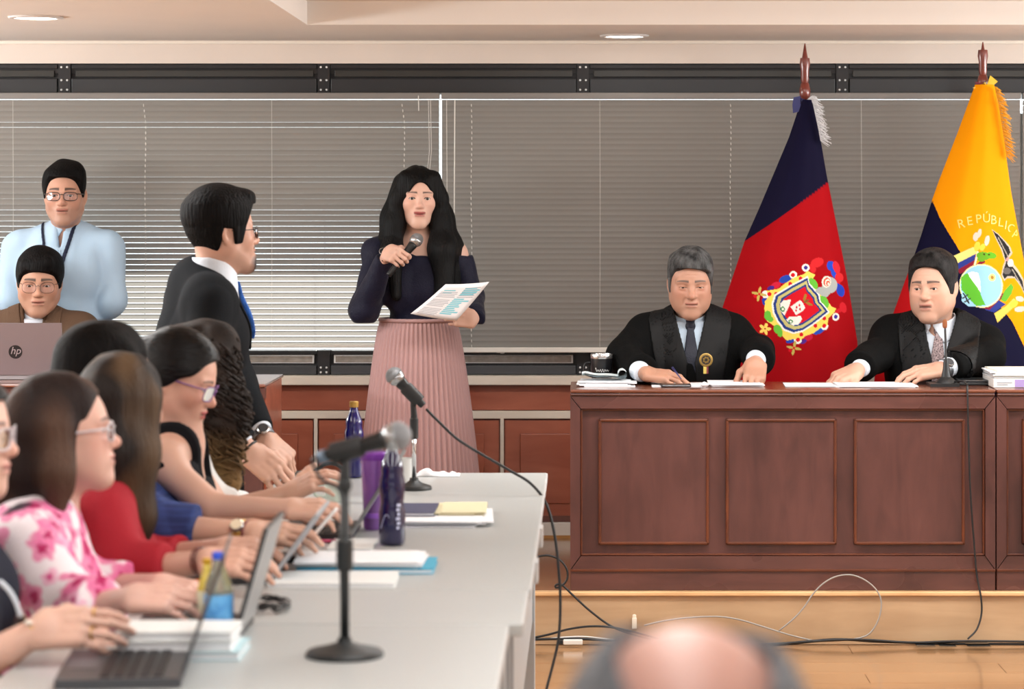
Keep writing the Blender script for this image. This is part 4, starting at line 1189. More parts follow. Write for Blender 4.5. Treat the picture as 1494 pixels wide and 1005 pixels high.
# --- the two judges
def judge(hx, hy, Y, yaw, pitch, roll, k, nb, troll, arms, label, hk, tk, hands, tie, seed, look, hairkw, skin, hk2=None, tw=1.0, collar_col=None, vw=.055):
    H = Head(W(hx, hy, Y), rot(yaw, pitch, roll), k, **hk)
    T = Torso(W(*nb), rot(yaw*.3, 5, troll), 1.06, w=1.08*tw, sh=.172, drop=.045, depth=1.05)
    tint = head_tint(H.loc, **tk)
    parts = [head_part(H, tint)]
    for (wr, xd, zd, sd, cu, th, kk), (el,) in zip(hands, arms):
        hh = Hand(wr, xd, zd, sd, cu, th, kk); parts.append((*hh.mesh(el, cut=.5, wr=.028, er=.04), hand_tint(skin)))
    b = body_obj(label, parts)
    H.eyes(b, look)
    els = [a[0] for a in arms]; wrs = [np.asarray(h_[0]) for h_ in hands]
    ends = [w_ + (e - w_)*.16 for w_, e in zip(wrs, els)]
    f0 = uni([off(T.f, .022), sleeve(T.S(-1), els[0], ends[0], (.074, .066, .060)), sleeve(T.S(1), els[1], ends[1], (.074, .066, .060))], .022)
    f = wrinkle(f0, .0095, 16, seed, (1, 1, .5), .003)
    vn = poly2([(-vw - .012, .25), (vw + .012, .25), (vw, .02), (.012, -.125), (-.012, -.125), (-vw, .02)])
    rf0 = lambda P: np.where(T.Lc(P)[:, 1] < .03, smax(f(P), -vn(T.Lc(P)), .005), f(P))
    rf_ = lambda P: np.where(P[:, 1] < 9.81, np.maximum(rf0(P), .9175 - P[:, 2]), rf0(P))
    robe = cloth('robe', b, rf_, tpts(T) + els + ends, .0065, ROBE(), pad=.12, zmin=.62)
    for q in (-1, 1):
        decal('yoke_band', robe, f, T, [(q*(vw+.005), .06), (q*.012, -.128), (q*.03, -.34), (q*.085, -.34), (q*.135, -.10), (q*.15, .02), (q*.12, .08)], SATIN(), t=.006, h=.0045)
        e, w_ = (els[0], wrs[0]) if q < 0 else (els[1], wrs[1])
        d = (e - w_); d /= np.linalg.norm(d)
        c = cap(w_ + d*.004, w_ + d*.06, .034, .040)
        pl = lambda P, w_=w_, d=d: np.maximum(c(P), -((P - (w_ + d*.006).astype(np.float32)) @ d.astype(np.float32)))
        lo, hi = bounds([w_, w_ + d*.1], .05)
        sdf_obj('cuff', pl, lo, hi, .004, SHIRT_W(), b)
    sh_ = off(T.f, .006)
    cc = collar_col or SHIRT_W()
    so = cloth('shirt', b, lambda P: smax(sh_(P), np.maximum(T.Lc(P)[:, 2]-.012, -.3 - T.Lc(P)[:, 2]), .004), [T.P((.11, -.14, .03)), T.P((-.11, .1, -.3))], .0055, cc, pad=.03)
    collar('collar', so, H, T, cc, r=.064, gap=.030, z0=-.114, z1=-.185)
    base = off(T.f, .008)
    tt = decal('tie', b, base, T, [(-.018, .018), (.018, .018), (.012, -.012), (.026, -.10), (.030, -.30), (-.030, -.30), (-.026, -.10), (-.012, -.012)], tie, t=.007, lift=.004, pad=.03)
    ray = np.array([T.P((0, -.25 + .001*i, -.004)) for i in range(260)], np.float32); c = ray[np.argmax(base(ray) < 0)]
    kn = ell((0, 0, 0), (.0195, .013, .021)); kf = xf(kn, T.R, c + T.R @ np.array((0, -.004, 0)))
    sdf_obj('tie_knot', kf, c - .04, c + .04, .003, tie, tt)
    return H, T, b, f
tieN = fabric('navy_dotted_tie', (28, 30, 42), .5, (200, .2, (1, 1, 1)))
H, T, j1, f1 = judge(1007, 414, 9.92, 1, 9, 0, 1.035, (1006, 470, 9.97), 0,
    [(W(909, 519, 9.86),), (W(1104, 512, 9.90),)],
    'older grey-haired judge in a black robe and blue shirt, looking down at his papers',
    dict(jaw=1.03, nose=1.16, lids=.0014, fat=.5, nr=.052, brow=1.2, age=1.2), dict(skin=(176, 126, 100), lipc=(150, 92, 80), browc=(70, 62, 58), brow_w=.0042, brow_z=.0255, blush=.4),
    [(W(938, 545, 9.62), (1, -.22, -.10), (-.05, -.35, 1), 1, [(14, 30, 20), (12, 26, 18), (14, 28, 18), (18, 30, 18)], [(.050, .046, -.016), (.078, .050, -.026), (.102, .044, -.034)], 1.05),
     (W(1103, 527, 9.68), (-.12, -.72, -.62), (.15, -.62, .75), -1, [(26, 20, 12), (10, 22, 12), (14, 26, 16), (24, 32, 20)], [(.050, .050, -.020), (.080, .056, -.036), (.104, .050, -.050)], 1.05)],
    tieN, 41, (0, -1, -.16), None, (178, 126, 98), collar_col=fabric('ice_blue_shirt', (190, 208, 224), .7))
hairg = mat('hair_grey_black', (22, 22, 22), rough=.6, spec=.15, noise=(34, .5, (1, 1, .5), (92, 92, 92)), bump=(180, .5, (1, .3, .5)))
H.side_hair('hair', j1, [(-.15, .080), (-.080, .074), (-.058, .056), (-.046, .016), (-.034, -.030), (-.017, -.034), (-.012, .012), (.020, .016), (.034, -.05), (.13, -.075), (.16, .2), (-.15, .2)],
            hairg, thick=lambda L: .006 + .013*np.clip((L[:, 2]-.03)/.07, 0, 1), noise=(85, .0042, (1, .5, .5)), seed=27)
# gold badge on the robe
bc_ = W(1030, 525, 9.78)
bm_ = MB().lathe([(.001, 0), (.024, 0), (.026, .003), (.022, .005)], bc_, 20, ((1, 0, 0), (0, 0, 1), (0, -1, 0)))
bd = bm_.build('badge', mat('badge_gold', (148, 120, 62), rough=.4, metal=.5), j1, world=True)
MB().lathe([(.001, .004), (.0175, .004), (.0175, .006), (.001, .0065)], bc_, 18, ((1, 0, 0), (0, 0, 1), (0, -1, 0))).build('badge_centre', mat('badge_dark', (40, 32, 28), rough=.4), bd, world=True)
pm = MB()
for a in range(7):
    t = a*2*PI/7; pm.lathe([(.001, 0), (.0045, 0), (.003, .003)], bc_ + np.array((.009*math.cos(t), -.006, .009*math.sin(t))), 7, ((1, 0, 0), (0, 0, 1), (0, -1, 0)))
pm.build('badge_leaves', mat('badge_gold', (148, 120, 62)), bd, world=True)
MB().box(bc_ + np.array((-.010, -.003, -.052)), bc_ + np.array((.002, .001, -.022)), .001).build('ribbon_yellow', mat('ribbon_yellow', (206, 184, 92), rough=.7), bd, world=True)
MB().box(bc_ + np.array((.0022, -.003, -.052)), bc_ + np.array((.009, .001, -.022)), .001).build('ribbon_red', mat('ribbon_red', (122, 52, 56), rough=.7), bd, world=True)

tieR = fabric('patterned_tie', (70, 40, 46), .5, (200, .2, (1, 1, 1)), noise=(180, .7, (1, 1, 1), (170, 150, 150)))
H, T, j2, f2 = judge(1362, 420, 9.92, -27, 2, -2, 1.07, (1370, 477, 9.97), 2.5,
    [(W(1276, 520, 9.88),), (W(1436, 520, 9.86),)],
    'dark-haired judge in a black robe talking towards the gooseneck microphone',
    dict(jaw=1.05, nose=1.1, lids=.0036, fat=.7, nr=.053, mouth=.0035, age=.8), dict(skin=(200, 150, 124), lipc=(152, 90, 80), browc=(30, 26, 26), brow_w=.005, brow_z=.0255, shave=.16, blush=.35),
    [(W(1253, 539, 9.74), (-.85, -.35, -.32), (-.30, -.45, .85), 1, [(34, 40, 24), (30, 40, 24), (28, 38, 22), (30, 38, 22)], [(.050, .048, -.016), (.076, .050, -.034), (.096, .042, -.048)], 1.08),
     (W(1375, 538, 9.68), (-1, -.18, -.16), (-.10, -.42, .9), -1, [(16, 24, 16), (14, 24, 16), (16, 26, 16), (20, 28, 18)], [(.050, .050, -.016), (.078, .058, -.024), (.100, .056, -.032)], 1.08)],
    tieR, 57, (-.12, -1, -.03), None, (200, 150, 124), vw=.058)
H.side_hair('hair', j2, [(-.15, .080), (-.079, .075), (-.066, .066), (-.050, .020), (-.038, -.020), (-.018, -.022), (-.012, .016), (.020, .020), (.034, -.05), (.13, -.07), (.16, .2), (-.15, .2)],
            mat('hair_dark_trim', (14, 13, 13), rough=.6, spec=.12, noise=(30, .5, (1, 1, .5), (52, 50, 50)), bump=(200, .5, (1, .4, .4))), thick=lambda L: .004 + .017*np.clip((L[:, 2]-.03)/.07, 0, 1), noise=(80, .0028, (1, .5, .5)), seed=33)
def wristwatch(parent, wr, el, zdir, dial=(60, 62, 66), strap=None, r=.032, size=.019, name='wristwatch', t=.012):
    w_ = np.asarray(wr, float); R = frame_from(w_ - np.asarray(el, float), zdir); c = w_ - R[:, 0]*t
    ring = [c + R[:, 1]*r*1.05*math.cos(a) + R[:, 2]*r*.9*math.sin(a) for a in np.linspace(0, 2*PI, 25)]
    o = MB()
    for dx in (-.007, 0, .007): o.tube([p + R[:, 0]*dx for p in ring], .0035, 6, cap=False)
    wo_ = o.build(name, strap or mat('steel_strap', (120, 122, 126), rough=.3, metal=.8), parent, True, world=True)
    MB().lathe([(.001, 0), (size, 0), (size, .006), (size*.86, .009)], c + R[:, 2]*r*.9, 20, (R[:, 0], R[:, 1], R[:, 2])).build('watch_case', SILVER(), wo_, world=True)
    MB().lathe([(.001, 0), (size*.8, 0), (size*.8, .001), (.001, .001)], c + R[:, 2]*(r*.9 + .0095), 20, (R[:, 0], R[:, 1], R[:, 2])).build('dial', mat('dial_%d' % dial[0], dial, rough=.2), wo_, world=True)
    return wo_
wristwatch(j2, W(1375, 538, 9.68), W(1452, 524, 9.86), (-.1, -.8, .5), r=.034, t=.014)
print('people_far', _t.time() - _T0)
# ------------------------------------------------------------------ people along the table
_T1 = _t.time()
# --- standing man in the dark suit, seen from behind his right shoulder
Y = 7.90
H = Head(W(323, 340, Y), rot(117, -2, 0), 1.02, jaw=1.04, nose=1.08, lids=.004, age=.5)
T = Torso(W(303, 415, Y + .02), rot(106, 7, 0), 1.03, w=1.02, sh=.18, drop=.045, depth=1.02, L=.52)
bmask = ell((0, -.082, -.094), (.036, .034, .034)); mo_ = cap((-.026, -.092, -.046), (.026, -.092, -.046), .0045)
def goatee(P): return np.clip(-np.minimum(bmask(P), mo_(P))/.006 + .3, 0, 1)
tint = head_tint(H.loc, (198, 148, 124), (146, 84, 76), (24, 20, 20), brow_w=.005, beard=goatee, beardc=(36, 26, 24), shave=.22)
hN = Hand(W(364, 658, 7.60), (.62, -.12, -.50), (.10, -.80, .55), 1, [(28, 34, 20), (30, 36, 22), (32, 38, 22), (36, 40, 22)], [(.050, .046, -.018), (.078, .048, -.032), (.100, .038, -.042)], 1.08)
hF = Hand(W(386, 640, 7.78), (.62, -.08, -.52), (.40, -.50, .75), -1, [(40, 44, 24), (42, 46, 24), (44, 46, 24), (46, 48, 24)], [(.050, .046, -.018), (.078, .046, -.034), (.098, .036, -.046)], 1.05)
elN, elF = W(296, 585, 7.62), W(345, 560, 7.92)
# goatee adds a little volume
f_skull = H.f; HS = H
H.f = lambda P: f_skull(P) - .005*goatee(HS.L(P))*HS.k
su = body_obj('standing man in a charcoal suit and blue tie, hands clasped at the table end', [head_part(H, tint), (*hN.mesh(elN, cut=.5, wr=.028, er=.04), hand_tint((198, 150, 126))), (*hF.mesh(elF, cut=.5, wr=.028, er=.04), hand_tint((198, 150, 126)))])
H.eyes(su, (0, -1, .02))
H.glasses(su, mat('dark_frame', (40, 36, 36), rough=.3), glass_mat('lens_glass', (.96, .96, 1), .25), wz=.0175, ww=.026, r=.0013)
H.side_hair('hair', su, [(-.15, .092), (-.084, .088), (-.070, .062), (-.052, .022), (-.036, -.026), (-.018, -.028), (-.012, .016), (.022, .020), (.036, -.055), (.05, -.082), (.14, -.07), (.16, .2), (-.15, .2)],
            HAIRB(), thick=lambda L: .007 + .017*np.clip((L[:, 2]-.02)/.07, 0, 1), noise=(70, .0032, (.6, .5, .5)), seed=61, extra=ell((0, -.072, .105), (.05, .03, .022)))
SUIT = fabric('charcoal_suit', (23, 25, 28), .85, (300, .25, (1, 1, 1)), spec=.12)
eN, eF = hN.t + (elN - hN.t)*.14, hF.t + (elF - hF.t)*.14
T2 = T
f = uni([off(T.f, .020), sleeve(T.S(-1), elN, eN, (.074, .062, .048)), sleeve(T.S(1), elF, eF, (.074, .062, .048)), ell(T.P((0, -.01, -.60)), (.175, .175, .16))], .055)
f = wrinkle(f, .0065, 18, 71, (1, 1, .55), .002)
vn = poly2([(-.07, .3), (.06, .3), (.055, .03), (.010, -.16), (-.014, -.16), (-.066, .03)])
jk = cloth('jacket', su, lambda P: np.where(T.Lc(P)[:, 1] < .04, smax(f(P), -vn(T.Lc(P)), .005), f(P)), tpts(T) + [elN, elF, eN, eF, T.P((0, 0, -.72))], .007, SUIT, zmin=.70)
for q in (-1, 1):
    decal('lapel', jk, f, T, [(q*.05, .07), (q*.008, -.158), (q*.02, -.18), (q*.085, -.07), (q*.075, -.045), (q*.092, -.03), (q*.085, .06)], SUIT, t=.006)
MB().lathe([(.001, 0), (.011, 0), (.011, .003), (.004, .005)], W(349.5, 533, 7.70), 14, ((1, 0, 0), (0, 0, 1), (0, -1, 0))).build('button', mat('button_dark', (50, 50, 52), rough=.3), jk, world=True)
sh_ = off(T.f, .006)
so = cloth('shirt', su, lambda P: smax(sh_(P), np.maximum(T.Lc(P)[:, 2]-.012, -.3 - T.Lc(P)[:, 2]), .004), [T.P((.11, -.14, .03)), T.P((-.11, .1, -.3))], .0055, SHIRT_W(), pad=.03)
collar('collar', so, H, T, SHIRT_W(), r=.067, gap=.026, z0=-.088, z1=-.185)
tb = off(T.f, .008)
decal('tie', su, tb, T, [(-.020, .020), (.020, .020), (.014, -.014), (.026, -.08), (.027, -.120), (0, -.145), (-.027, -.120), (-.026, -.08), (-.014, -.014)], fabric('blue_tie', (36, 92, 176), .45, (150, .2, (1, 1, 1)), noise=(30, .35, (1, 1, 1))), t=.014, lift=.014, pad=.04)
for h_, e_, nm in ((hN, elN, 0), (hF, elF, 1)):
    d = (e_ - h_.t)/np.linalg.norm(e_ - h_.t); c = cap(h_.t + d*.022, h_.t + d*.08, .0345, .038)
    sdf_obj('cuff', lambda P, c=c, a=(h_.t + d*.024).astype(np.float32), d=d.astype(np.float32): np.maximum(c(P), -((P - a) @ d)), *bounds([h_.t, h_.t + d*.1], .05), .004, SHIRT_W(), su)
wristwatch(su, hF.t + (elF - hF.t)*.06, elF, (.2, -.8, .5), r=.031, t=.0)
R_ = frame_from(hN.t - elN, (.1, -.8, .5)); c_ = hN.t - R_[:, 0]*.008
MB().tube([c_ + R_[:, 1]*.034*math.cos(a) + R_[:, 2]*.029*math.sin(a) for a in np.linspace(0, 2*PI, 25)], .0035, 6, cap=False).build('dark_bracelet', mat('bracelet_dark', (40, 40, 42), rough=.4), su, True, world=True)
trousers(T, su, fabric('charcoal_trousers', (30, 32, 35), .8), z=0.0)

def seated(label, Hd, tint, T, arms, top, skin, sl=(.058, .05, .042), bare=False, seed=1, toph=.006, neck=None, off_=.010, sleeve_end=.10, stop=1., hr=(.026, .038), htop=None, topname='top', wr_amp=.005, colfn=None, band=None):
    """arms: list of (Hand, elbow, side); returns body"""
    parts = []; skinC = hand_tint(skin)
    if bare:
        sks = [off(T.f, -.001)]
        for hh, el, sd in arms:
            sks.append(chain([T.S(sd), el], [.044, .037], .03))
        base = uni(sks, .035)
        zc = T.t[2] - .30
        fl = lambda P: smin(Hd.f(P), np.maximum(base(P), zc - P[:, 2]), .03)
        for hh, el, sd in arms:
            pass
        def full(P):
            d = fl(P)
            for hh, el, sd in arms:
                a = cap(el, hh.t + hh.R[:, 0]*.012, .037, .0235)
                d = smin(d, smin(a(P), hh.f(P), .02), .012)
            return d
        pts = [Hd.P((x, y, z)) for x in (-.1, .1) for y in (-.12, .11) for z in (-.2, .13)] + [T.P((.22, .12, -.3)), T.P((-.22, -.15, -.3))]
        for hh, el, sd in arms: pts += [el, hh.t, hh.P((.2, .06, -.06)), hh.P((.2, -.06, .04))]
        lo, hi = bounds(pts, .05)
        V, Q = nets(full, lo, hi, .0036)
        tl = lambda P: np.where((np.abs(Hd.L(P)[:, 0:1]) < .11) & (Hd.L(P)[:, 2:3] > -.13) & (np.abs(Hd.L(P)[:, 1:2]) < .14), tint(Hd.L(P)), skinC(P))
        parts.append((V, Q, tl))
    else:
        parts.append(head_part(Hd, tint))
        for hh, el, sd in arms: parts.append((*hh.mesh(el, cut=.96 if stop < .9 else .5, wr=hr[0], er=hr[1]), skinC))
    b = body_obj(label, parts)
    fs = [off(T.f, off_)]; pts = tpts(T)
    if not bare:
        for hh, el, sd in arms:
            en = hh.t + (el - hh.t)*sleeve_end
            if stop < .9:
                en2 = el + (hh.t - el)*stop
                fs.append(sleeve(T.S(sd), el, en2, sl))
            else: fs.append(sleeve(T.S(sd), el, en, sl))
            pts += [el, en]
    f = wrinkle(uni(fs, .035), wr_amp, 26, seed, (1, 1, .8), .001)
    g = (lambda P: smax(f(P), neck(T.Lc(P)), .005)) if neck is not None else f
    c = cloth(topname, b, g, pts, toph, top, pad=.10, col=colfn)
    return b, f, c

def strands(L): return L
def long_hair(Hd, parent, fields, m, h=.0045, fr=110, amp=.0018, seed=2, amp2=.0025, cut=None, k=.03, lo=(-.2, -.2, -.5), hi=(.2, .2, .15), cran=True, zs=.07):
    Nn, Nm = Noise(fr, 9, seed, (1, 1, zs)), Noise(fr*.4, 7, seed+3, (1, 1, zs))
    cr = ell((0, .010, .036), (.081, .100, .092))
    def f(P):
        L = Hd.L(P).astype(np.float32); d = cr(L) if cran else fields[0](L)
        for g in fields: d = smin(d, g(L), k)
        d = d + amp*Nn(L) + amp2*Nm(L)
        if cut is not None: d = smax(d, -cut(L), .006)
        return d*Hd.k
    lo_, hi_ = Hd.box(lo, hi)
    return sdf_obj('hair', f, lo_, hi_, h, m, parent)
facecut = ell((.0, -.100, -.028), (.056, .062, .100))

# --- curly-haired woman in white, nearest the standing suited man
Y = 7.04
H = Head(W(300, 533, Y), rot(128, 8, 0), .98, fem=True, jaw=.92, age=.1)
T = Torso(W(283, 640, Y + .0), rot(100, 14, 0), .97, w=.86, sh=.165, depth=.92, belly=.9, bust=.6)
tint = head_tint(H.loc, (212, 166, 142), (160, 84, 80), (50, 36, 28), lash=True)
hA = Hand(W(417, 722, 6.90), (.80, -.12, .42), (-.30, -.55, .80), 1, [(20, 26, 16), (22, 28, 18), (24, 30, 18), (28, 30, 18)], TH_OUT, .92)
cu, fcu, ccu = seated('woman with long curly brown hair turning blond at the tips, seated beside the suited man', H, tint, T,
    [(hA, W(318, 752, 6.86), -1), (Hand(W(420, 735, 7.15), (1, -.1, -.15), (0, -.2, 1), -1, TYPE, TH_REST, .92), W(330, 752, 7.22), 1)],
    fabric('white_blouse', (222, 222, 220), .8), (212, 166, 142), stop=.35, sl=(.062, .06, .055), seed=81)
CUR = tint_mat('hair_curly', rough=.5, spec=.2, bump=(500, .5, (1, 1, .3)))
rc = np.random.default_rng(5)
mbs = MB(); cols = []
paths = []
inner = uni([ell((0, .012, .036), (.084, .104, .094)), chain([(0, .05, .02), (-.03, .07, -.12), (-.04, .05, -.28)], [.08, .095, .07], .05), chain([(.06, .0, .0), (.09, -.02, -.12), (.09, -.05, -.28)], [.05, .06, .05], .05), chain([(-.06, .0, .0), (-.09, -.02, -.12), (-.09, -.05, -.30)], [.05, .06, .05], .05)], .04)
Nc = Noise(85, 9, 4); Nc2 = Noise(40, 8, 6)
fc2 = ell((0, -.11, -.03), (.052, .06, .10))
def curlf(P):
    L = H.L(P).astype(np.float32); return smax(inner(L) + .006*Nc(L) + .009*Nc2(L), -fc2(L), .006)*H.k
def curl_col(P):
    L = H.L(P); t = np.clip((-.16 - L[:, 2])/.16, 0, 1)[:, None]
    a, b_ = np.array(lin((40, 31, 26))), np.array(lin((136, 106, 66))); return (a*(1-t) + b_*t)*(1 + .3*Noise(90, 6, 8)(P))[:, None]
hc = sdf_obj('hair', curlf, *H.box((-.20, -.18, -.42), (.20, .20, .16)), .005, CUR, cu, curl_col)
for k in range(340):
    a = rc.uniform(0, 2*PI); z0 = rc.uniform(-.12, .10)
    rad = .085 + .022*(z0 < .02)
    ca, sa = math.cos(a), math.sin(a)
    if sa < -.72 and abs(ca) < .6: continue
    Lc = rc.uniform(.18, .34); ph = rc.uniform(0, 6.28); turns = rc.uniform(5, 8); wr_ = rc.uniform(.006, .011)
    tt = np.arange(26)/25; zz = z0 - Lc*tt; wv = turns*2*PI*tt*Lc/.25 + ph
    aa = a + .12*np.sin(wv); rr = np.linspace(.03, .24, 64)
    cxz = -.035*np.clip(-zz/.12, 0, 1); cyz = .015 + .035*np.clip(-zz/.12, 0, 1)
    G_ = np.stack([cxz[:, None] + rr[None]*np.cos(aa)[:, None], cyz[:, None] + rr[None]*np.sin(aa)[:, None], np.repeat(zz[:, None], 64, 1)], -1).reshape(-1, 3).astype(np.float32)
    ins_ = inner(G_).reshape(26, 64) < 0
    r0 = np.where(ins_.any(1), rr[63 - np.argmax(ins_[:, ::-1], 1)], .03)
    r0 = np.maximum(r0, .045) + .006 + wr_*np.cos(wv)
    paths.append([H.P((cxz[i] + r0[i]*math.cos(aa[i]), cyz[i] + r0[i]*math.sin(aa[i]), zz[i])) for i in range(26)])
V, Fq = [], []
for p in paths:
    q = MB().tube(p, [.0042]*20 + [.0036, .0026, .002, .0015, .001, .0005], 5, cap=False); b0 = len(V); V += q.v; Fq += [[i + b0 for i in f_] for f_ in q.f]
V = np.array(V); new_obj('curls', np_mesh('curls', V, np.array(Fq), CUR, True, curl_col(V.astype(np.float32))), hc, world=True)

# --- woman with violet glasses, black sleeveless dress
Y = 6.61
H = Head(W(258, 553, Y), rot(84, 20, 0), 1.0, fem=True, jaw=.94, nose=1.0, lids=.003, age=.1, neck=(0, -.012, -.195))
T = Torso(W(270, 640, Y + .03), rot(92, 22, 0), .97, w=.84, sh=.16, depth=.9, belly=.88, bust=.7)
tint = head_tint(H.loc, (216, 164, 140), (168, 62, 62), (40, 28, 26), lash=True, blush=.55, lipw=.0018, brow_w=.0034)
hA = Hand(W(417, 742, 6.36), (1, -.05, .02), (.02, -.45, .9), 1, [(20, 30, 18), (16, 30, 18), (16, 32, 20), (20, 34, 20)], TH_REST, .93)
hB = Hand(W(425, 742, 6.62), (1, -.1, .02), (0, -.3, .95), -1, TYPE, TH_REST, .92)
gl_dress = poly2([(-.115, -.03), (-.085, -.08), (.085, -.08), (.115, -.03), (.30, -.07), (.30, -.8), (-.30, -.8), (-.30, -.07)])
stp = [poly2([(q*.085, .2), (q*.105, .2), (q*.105, -.12), (q*.085, -.12)]) for q in (1, -1)]
pu, fpu, cpu = seated('woman with violet glasses and sleek black hair in a sleeveless black dress, typing', H, tint, T,
    [(hA, W(312, 742, 6.42), -1), (hB, W(320, 748, 6.75), 1)], fabric('black_dress', (20, 20, 24), .85, spec=.2), (214, 166, 142), bare=True, seed=91, off_=.017, wr_amp=.0015,
    neck=lambda L: np.minimum(np.minimum(gl_dress(L), np.minimum(stp[0](L), stp[1](L))), 9), topname='dress')
H.eyes(pu, (0, -1, -.35))
H.glasses(pu, mat('violet_frame', (126, 84, 150), rough=.3), glass_mat('lens_glass', (.96, .96, 1), .25), wz=.019, ww=.026, r=.0017, shape=3.5)
sleek = mat('hair_sleek', (11, 10, 11), rough=.42, spec=.22, noise=(30, .4, (.4, 1, 1)), bump=(140, .4, (.3, .3, 1)))
H.side_hair('hair', pu, [(-.15, .084), (-.082, .080), (-.066, .060), (-.048, .030), (-.022, .010), (.0, -.012), (.018, -.030), (.04, -.05), (.14, -.06), (.16, .2), (-.15, .2)], sleek, thick=.010, noise=(110, .0016, (.4, .3, 1)), seed=95,
            extra=ell((0, .100, .025), (.045, .038, .048)))
mb = MB(); rg = [hA.t + (W(305, 744, 6.42) - hA.t)*.95]
pu['label'] = 'woman with violet glasses and sleek black hair in a sleeveless black dress'

# --- black-haired woman with a blue sleeve and a gold watch
Y = 6.23
H = Head(W(160, 546, Y), rot(140, 4, 0), 1.02, fem=True, jaw=.95, age=.1)
T = Torso(W(160, 655, Y), rot(95, 16, 0), 1.0, w=.92, sh=.17, depth=.95, bust=.5)
tint = head_tint(H.loc, (206, 156, 130), (160, 84, 80), (24, 20, 20), lash=True)
hA = Hand(W(362, 778, 5.98), (1, -.06, .0), (.0, -.5, .87), 1, [(12, 26, 16), (10, 26, 16), (10, 28, 18), (14, 30, 18)], TH_REST, .95)
BLU = fabric('blue_stripe', (52, 68, 120), .85, noise=(60, .35, (.2, .2, 3)))
bl, fbl, cbl = seated('black-haired woman seen from behind with a blue sleeve and a gold wristwatch', H, tint, T,
    [(hA, W(245, 772, 6.02), -1), (Hand(W(360, 770, 6.34), (1, -.1, -.05), (0, -.3, .95), -1, TYPE, TH_REST, .93), W(250, 775, 6.45), 1)],
    BLU, (210, 162, 136), stop=.36, sl=(.062, .060, .056), seed=101)
long_hair(H, bl, [chain([(0, .06, .03), (0, .08, -.10), (0, .09, -.24)], [.09, .085, .06], .05), chain([(-.07, .02, .03), (-.085, .0, -.08), (-.09, -.01, -.2)], [.035, .04, .03], .04), chain([(.07, .02, .03), (.085, .0, -.08), (.09, -.01, -.2)], [.035, .04, .03], .04)], HAIRB(), cut=facecut, seed=103, amp=.0012, amp2=.0016)
wristwatch(bl, hA.t, W(245, 772, 6.02), (0, -.75, .65), (238, 226, 196), GOLD(), r=.029, size=.017, name='gold_watch', t=.02)
R_ = frame_from(hA.t - W(245, 772, 6.02), (0, -.6, .8)); c_ = hA.t - R_[:, 0]*.005
MB().tube([c_ + R_[:, 1]*.029*math.cos(a) + R_[:, 2]*.025*math.sin(a) for a in np.linspace(0, 2*PI, 21)], .0032, 6, cap=False).build('bead_bracelet', mat('red_beads', (120, 40, 34), rough=.4), bl, True, world=True)

# --- woman in red with long brown hair hiding her face
Y = 5.85
H = Head(W(180, 594, Y), rot(163, 2, 0), 1.0, fem=True, jaw=.93, age=.1)
T = Torso(W(172, 706, Y - .01), rot(100, 18, 0), .98, w=.92, sh=.168, depth=.95, bust=.6)
tint = head_tint(H.loc, (206, 156, 130), (160, 84, 80), (50, 36, 28), lash=True)
elA = W(176, 838, 5.60)
hA = Hand(W(292, 818, 5.52), (1, -.12, -.02), (.05, -.55, .82), 1, [(14, 28, 16), (12, 28, 18), (12, 30, 18), (16, 30, 18)], TH_REST, .96)
elB = W(190, 822, 5.98)
hB = Hand(W(318, 800, 5.86), (1, -.22, .02), (-.05, -.45, .88), -1, TYPE, TH_REST, .95)
RED = fabric('red_knit', (160, 34, 46), .85, (220, .3, (1, 1, 1)))
re_, fre, cre = seated('woman in a red top whose long highlighted brown hair hides her face', H, tint, T, [(hA, elA, -1), (hB, elB, 1)], RED, (208, 158, 134), sl=(.066, .062, .050), stop=.62, seed=111, wr_amp=.0065)
BR = tint_mat('hair_brown_long', rough=.5, spec=.16, bump=(200, .5, (1, 1, .05)))
NB = Noise(70, 7, 14, (1, 1, .04))
def brown_col(P):
    L = H.L(P); t = np.clip(NB(L)*.8 + .12 + 1.6*np.clip((L[:, 0]-.045)/.05, 0, 1)*0, 0, 1)[:, None]; e = np.clip((P[:, 0] - W(225, 0, Y)[0])/.05, 0, 1)[:, None]*.0
    a, b_ = np.array(lin((34, 27, 24))), np.array(lin((92, 72, 52))); return a*(1-t) + b_*t
Nn, Nm = Noise(120, 9, 12, (1, 1, .06)), Noise(46, 7, 15, (1, 1, .08))
parts_ = [ell((0, .010, .036), (.083, .102, .094)), chain([(0, .06, .02), (-.01, .065, -.10), (-.045, .045, -.26)], [.080, .070, .032], .05),
          chain([(-.060, .02, .02), (-.060, .03, -.10), (-.055, .035, -.24), (-.045, .035, -.36)], [.038, .036, .036, .018], .04), chain([(.06, -.02, .03), (.075, -.03, -.08), (.05, -.04, -.2)], [.036, .038, .025], .04)]
def brf(P):
    L = H.L(P).astype(np.float32); d = parts_[0](L)
    for g in parts_[1:]: d = smin(d, g(L), .03)
    return smax(d + .0016*Nn(L) + .003*Nm(L), -ell((.012, -.115, -.03), (.042, .06, .095))(L), .006)*H.k
sdf_obj('hair', brf, *H.box((-.18, -.18, -.45), (.17, .20, .15)), .0048, BR, re_, brown_col)
R_ = frame_from(hA.t - elA, (0, -.6, .8)); c_ = hA.t + R_[:, 0]*.004
MB().tube([c_ + R_[:, 1]*.030*math.cos(a) + R_[:, 2]*.026*math.sin(a) for a in np.linspace(0, 2*PI, 21)], .0030, 6, cap=False).tube([c_ - R_[:, 0]*.009 + R_[:, 1]*.030*math.cos(a) + R_[:, 2]*.026*math.sin(a) for a in np.linspace(0, 2*PI, 21)], .0022, 6, cap=False).build('bead_bracelet', mat('red_dark_beads', (92, 44, 36), rough=.4), re_, True, world=True)

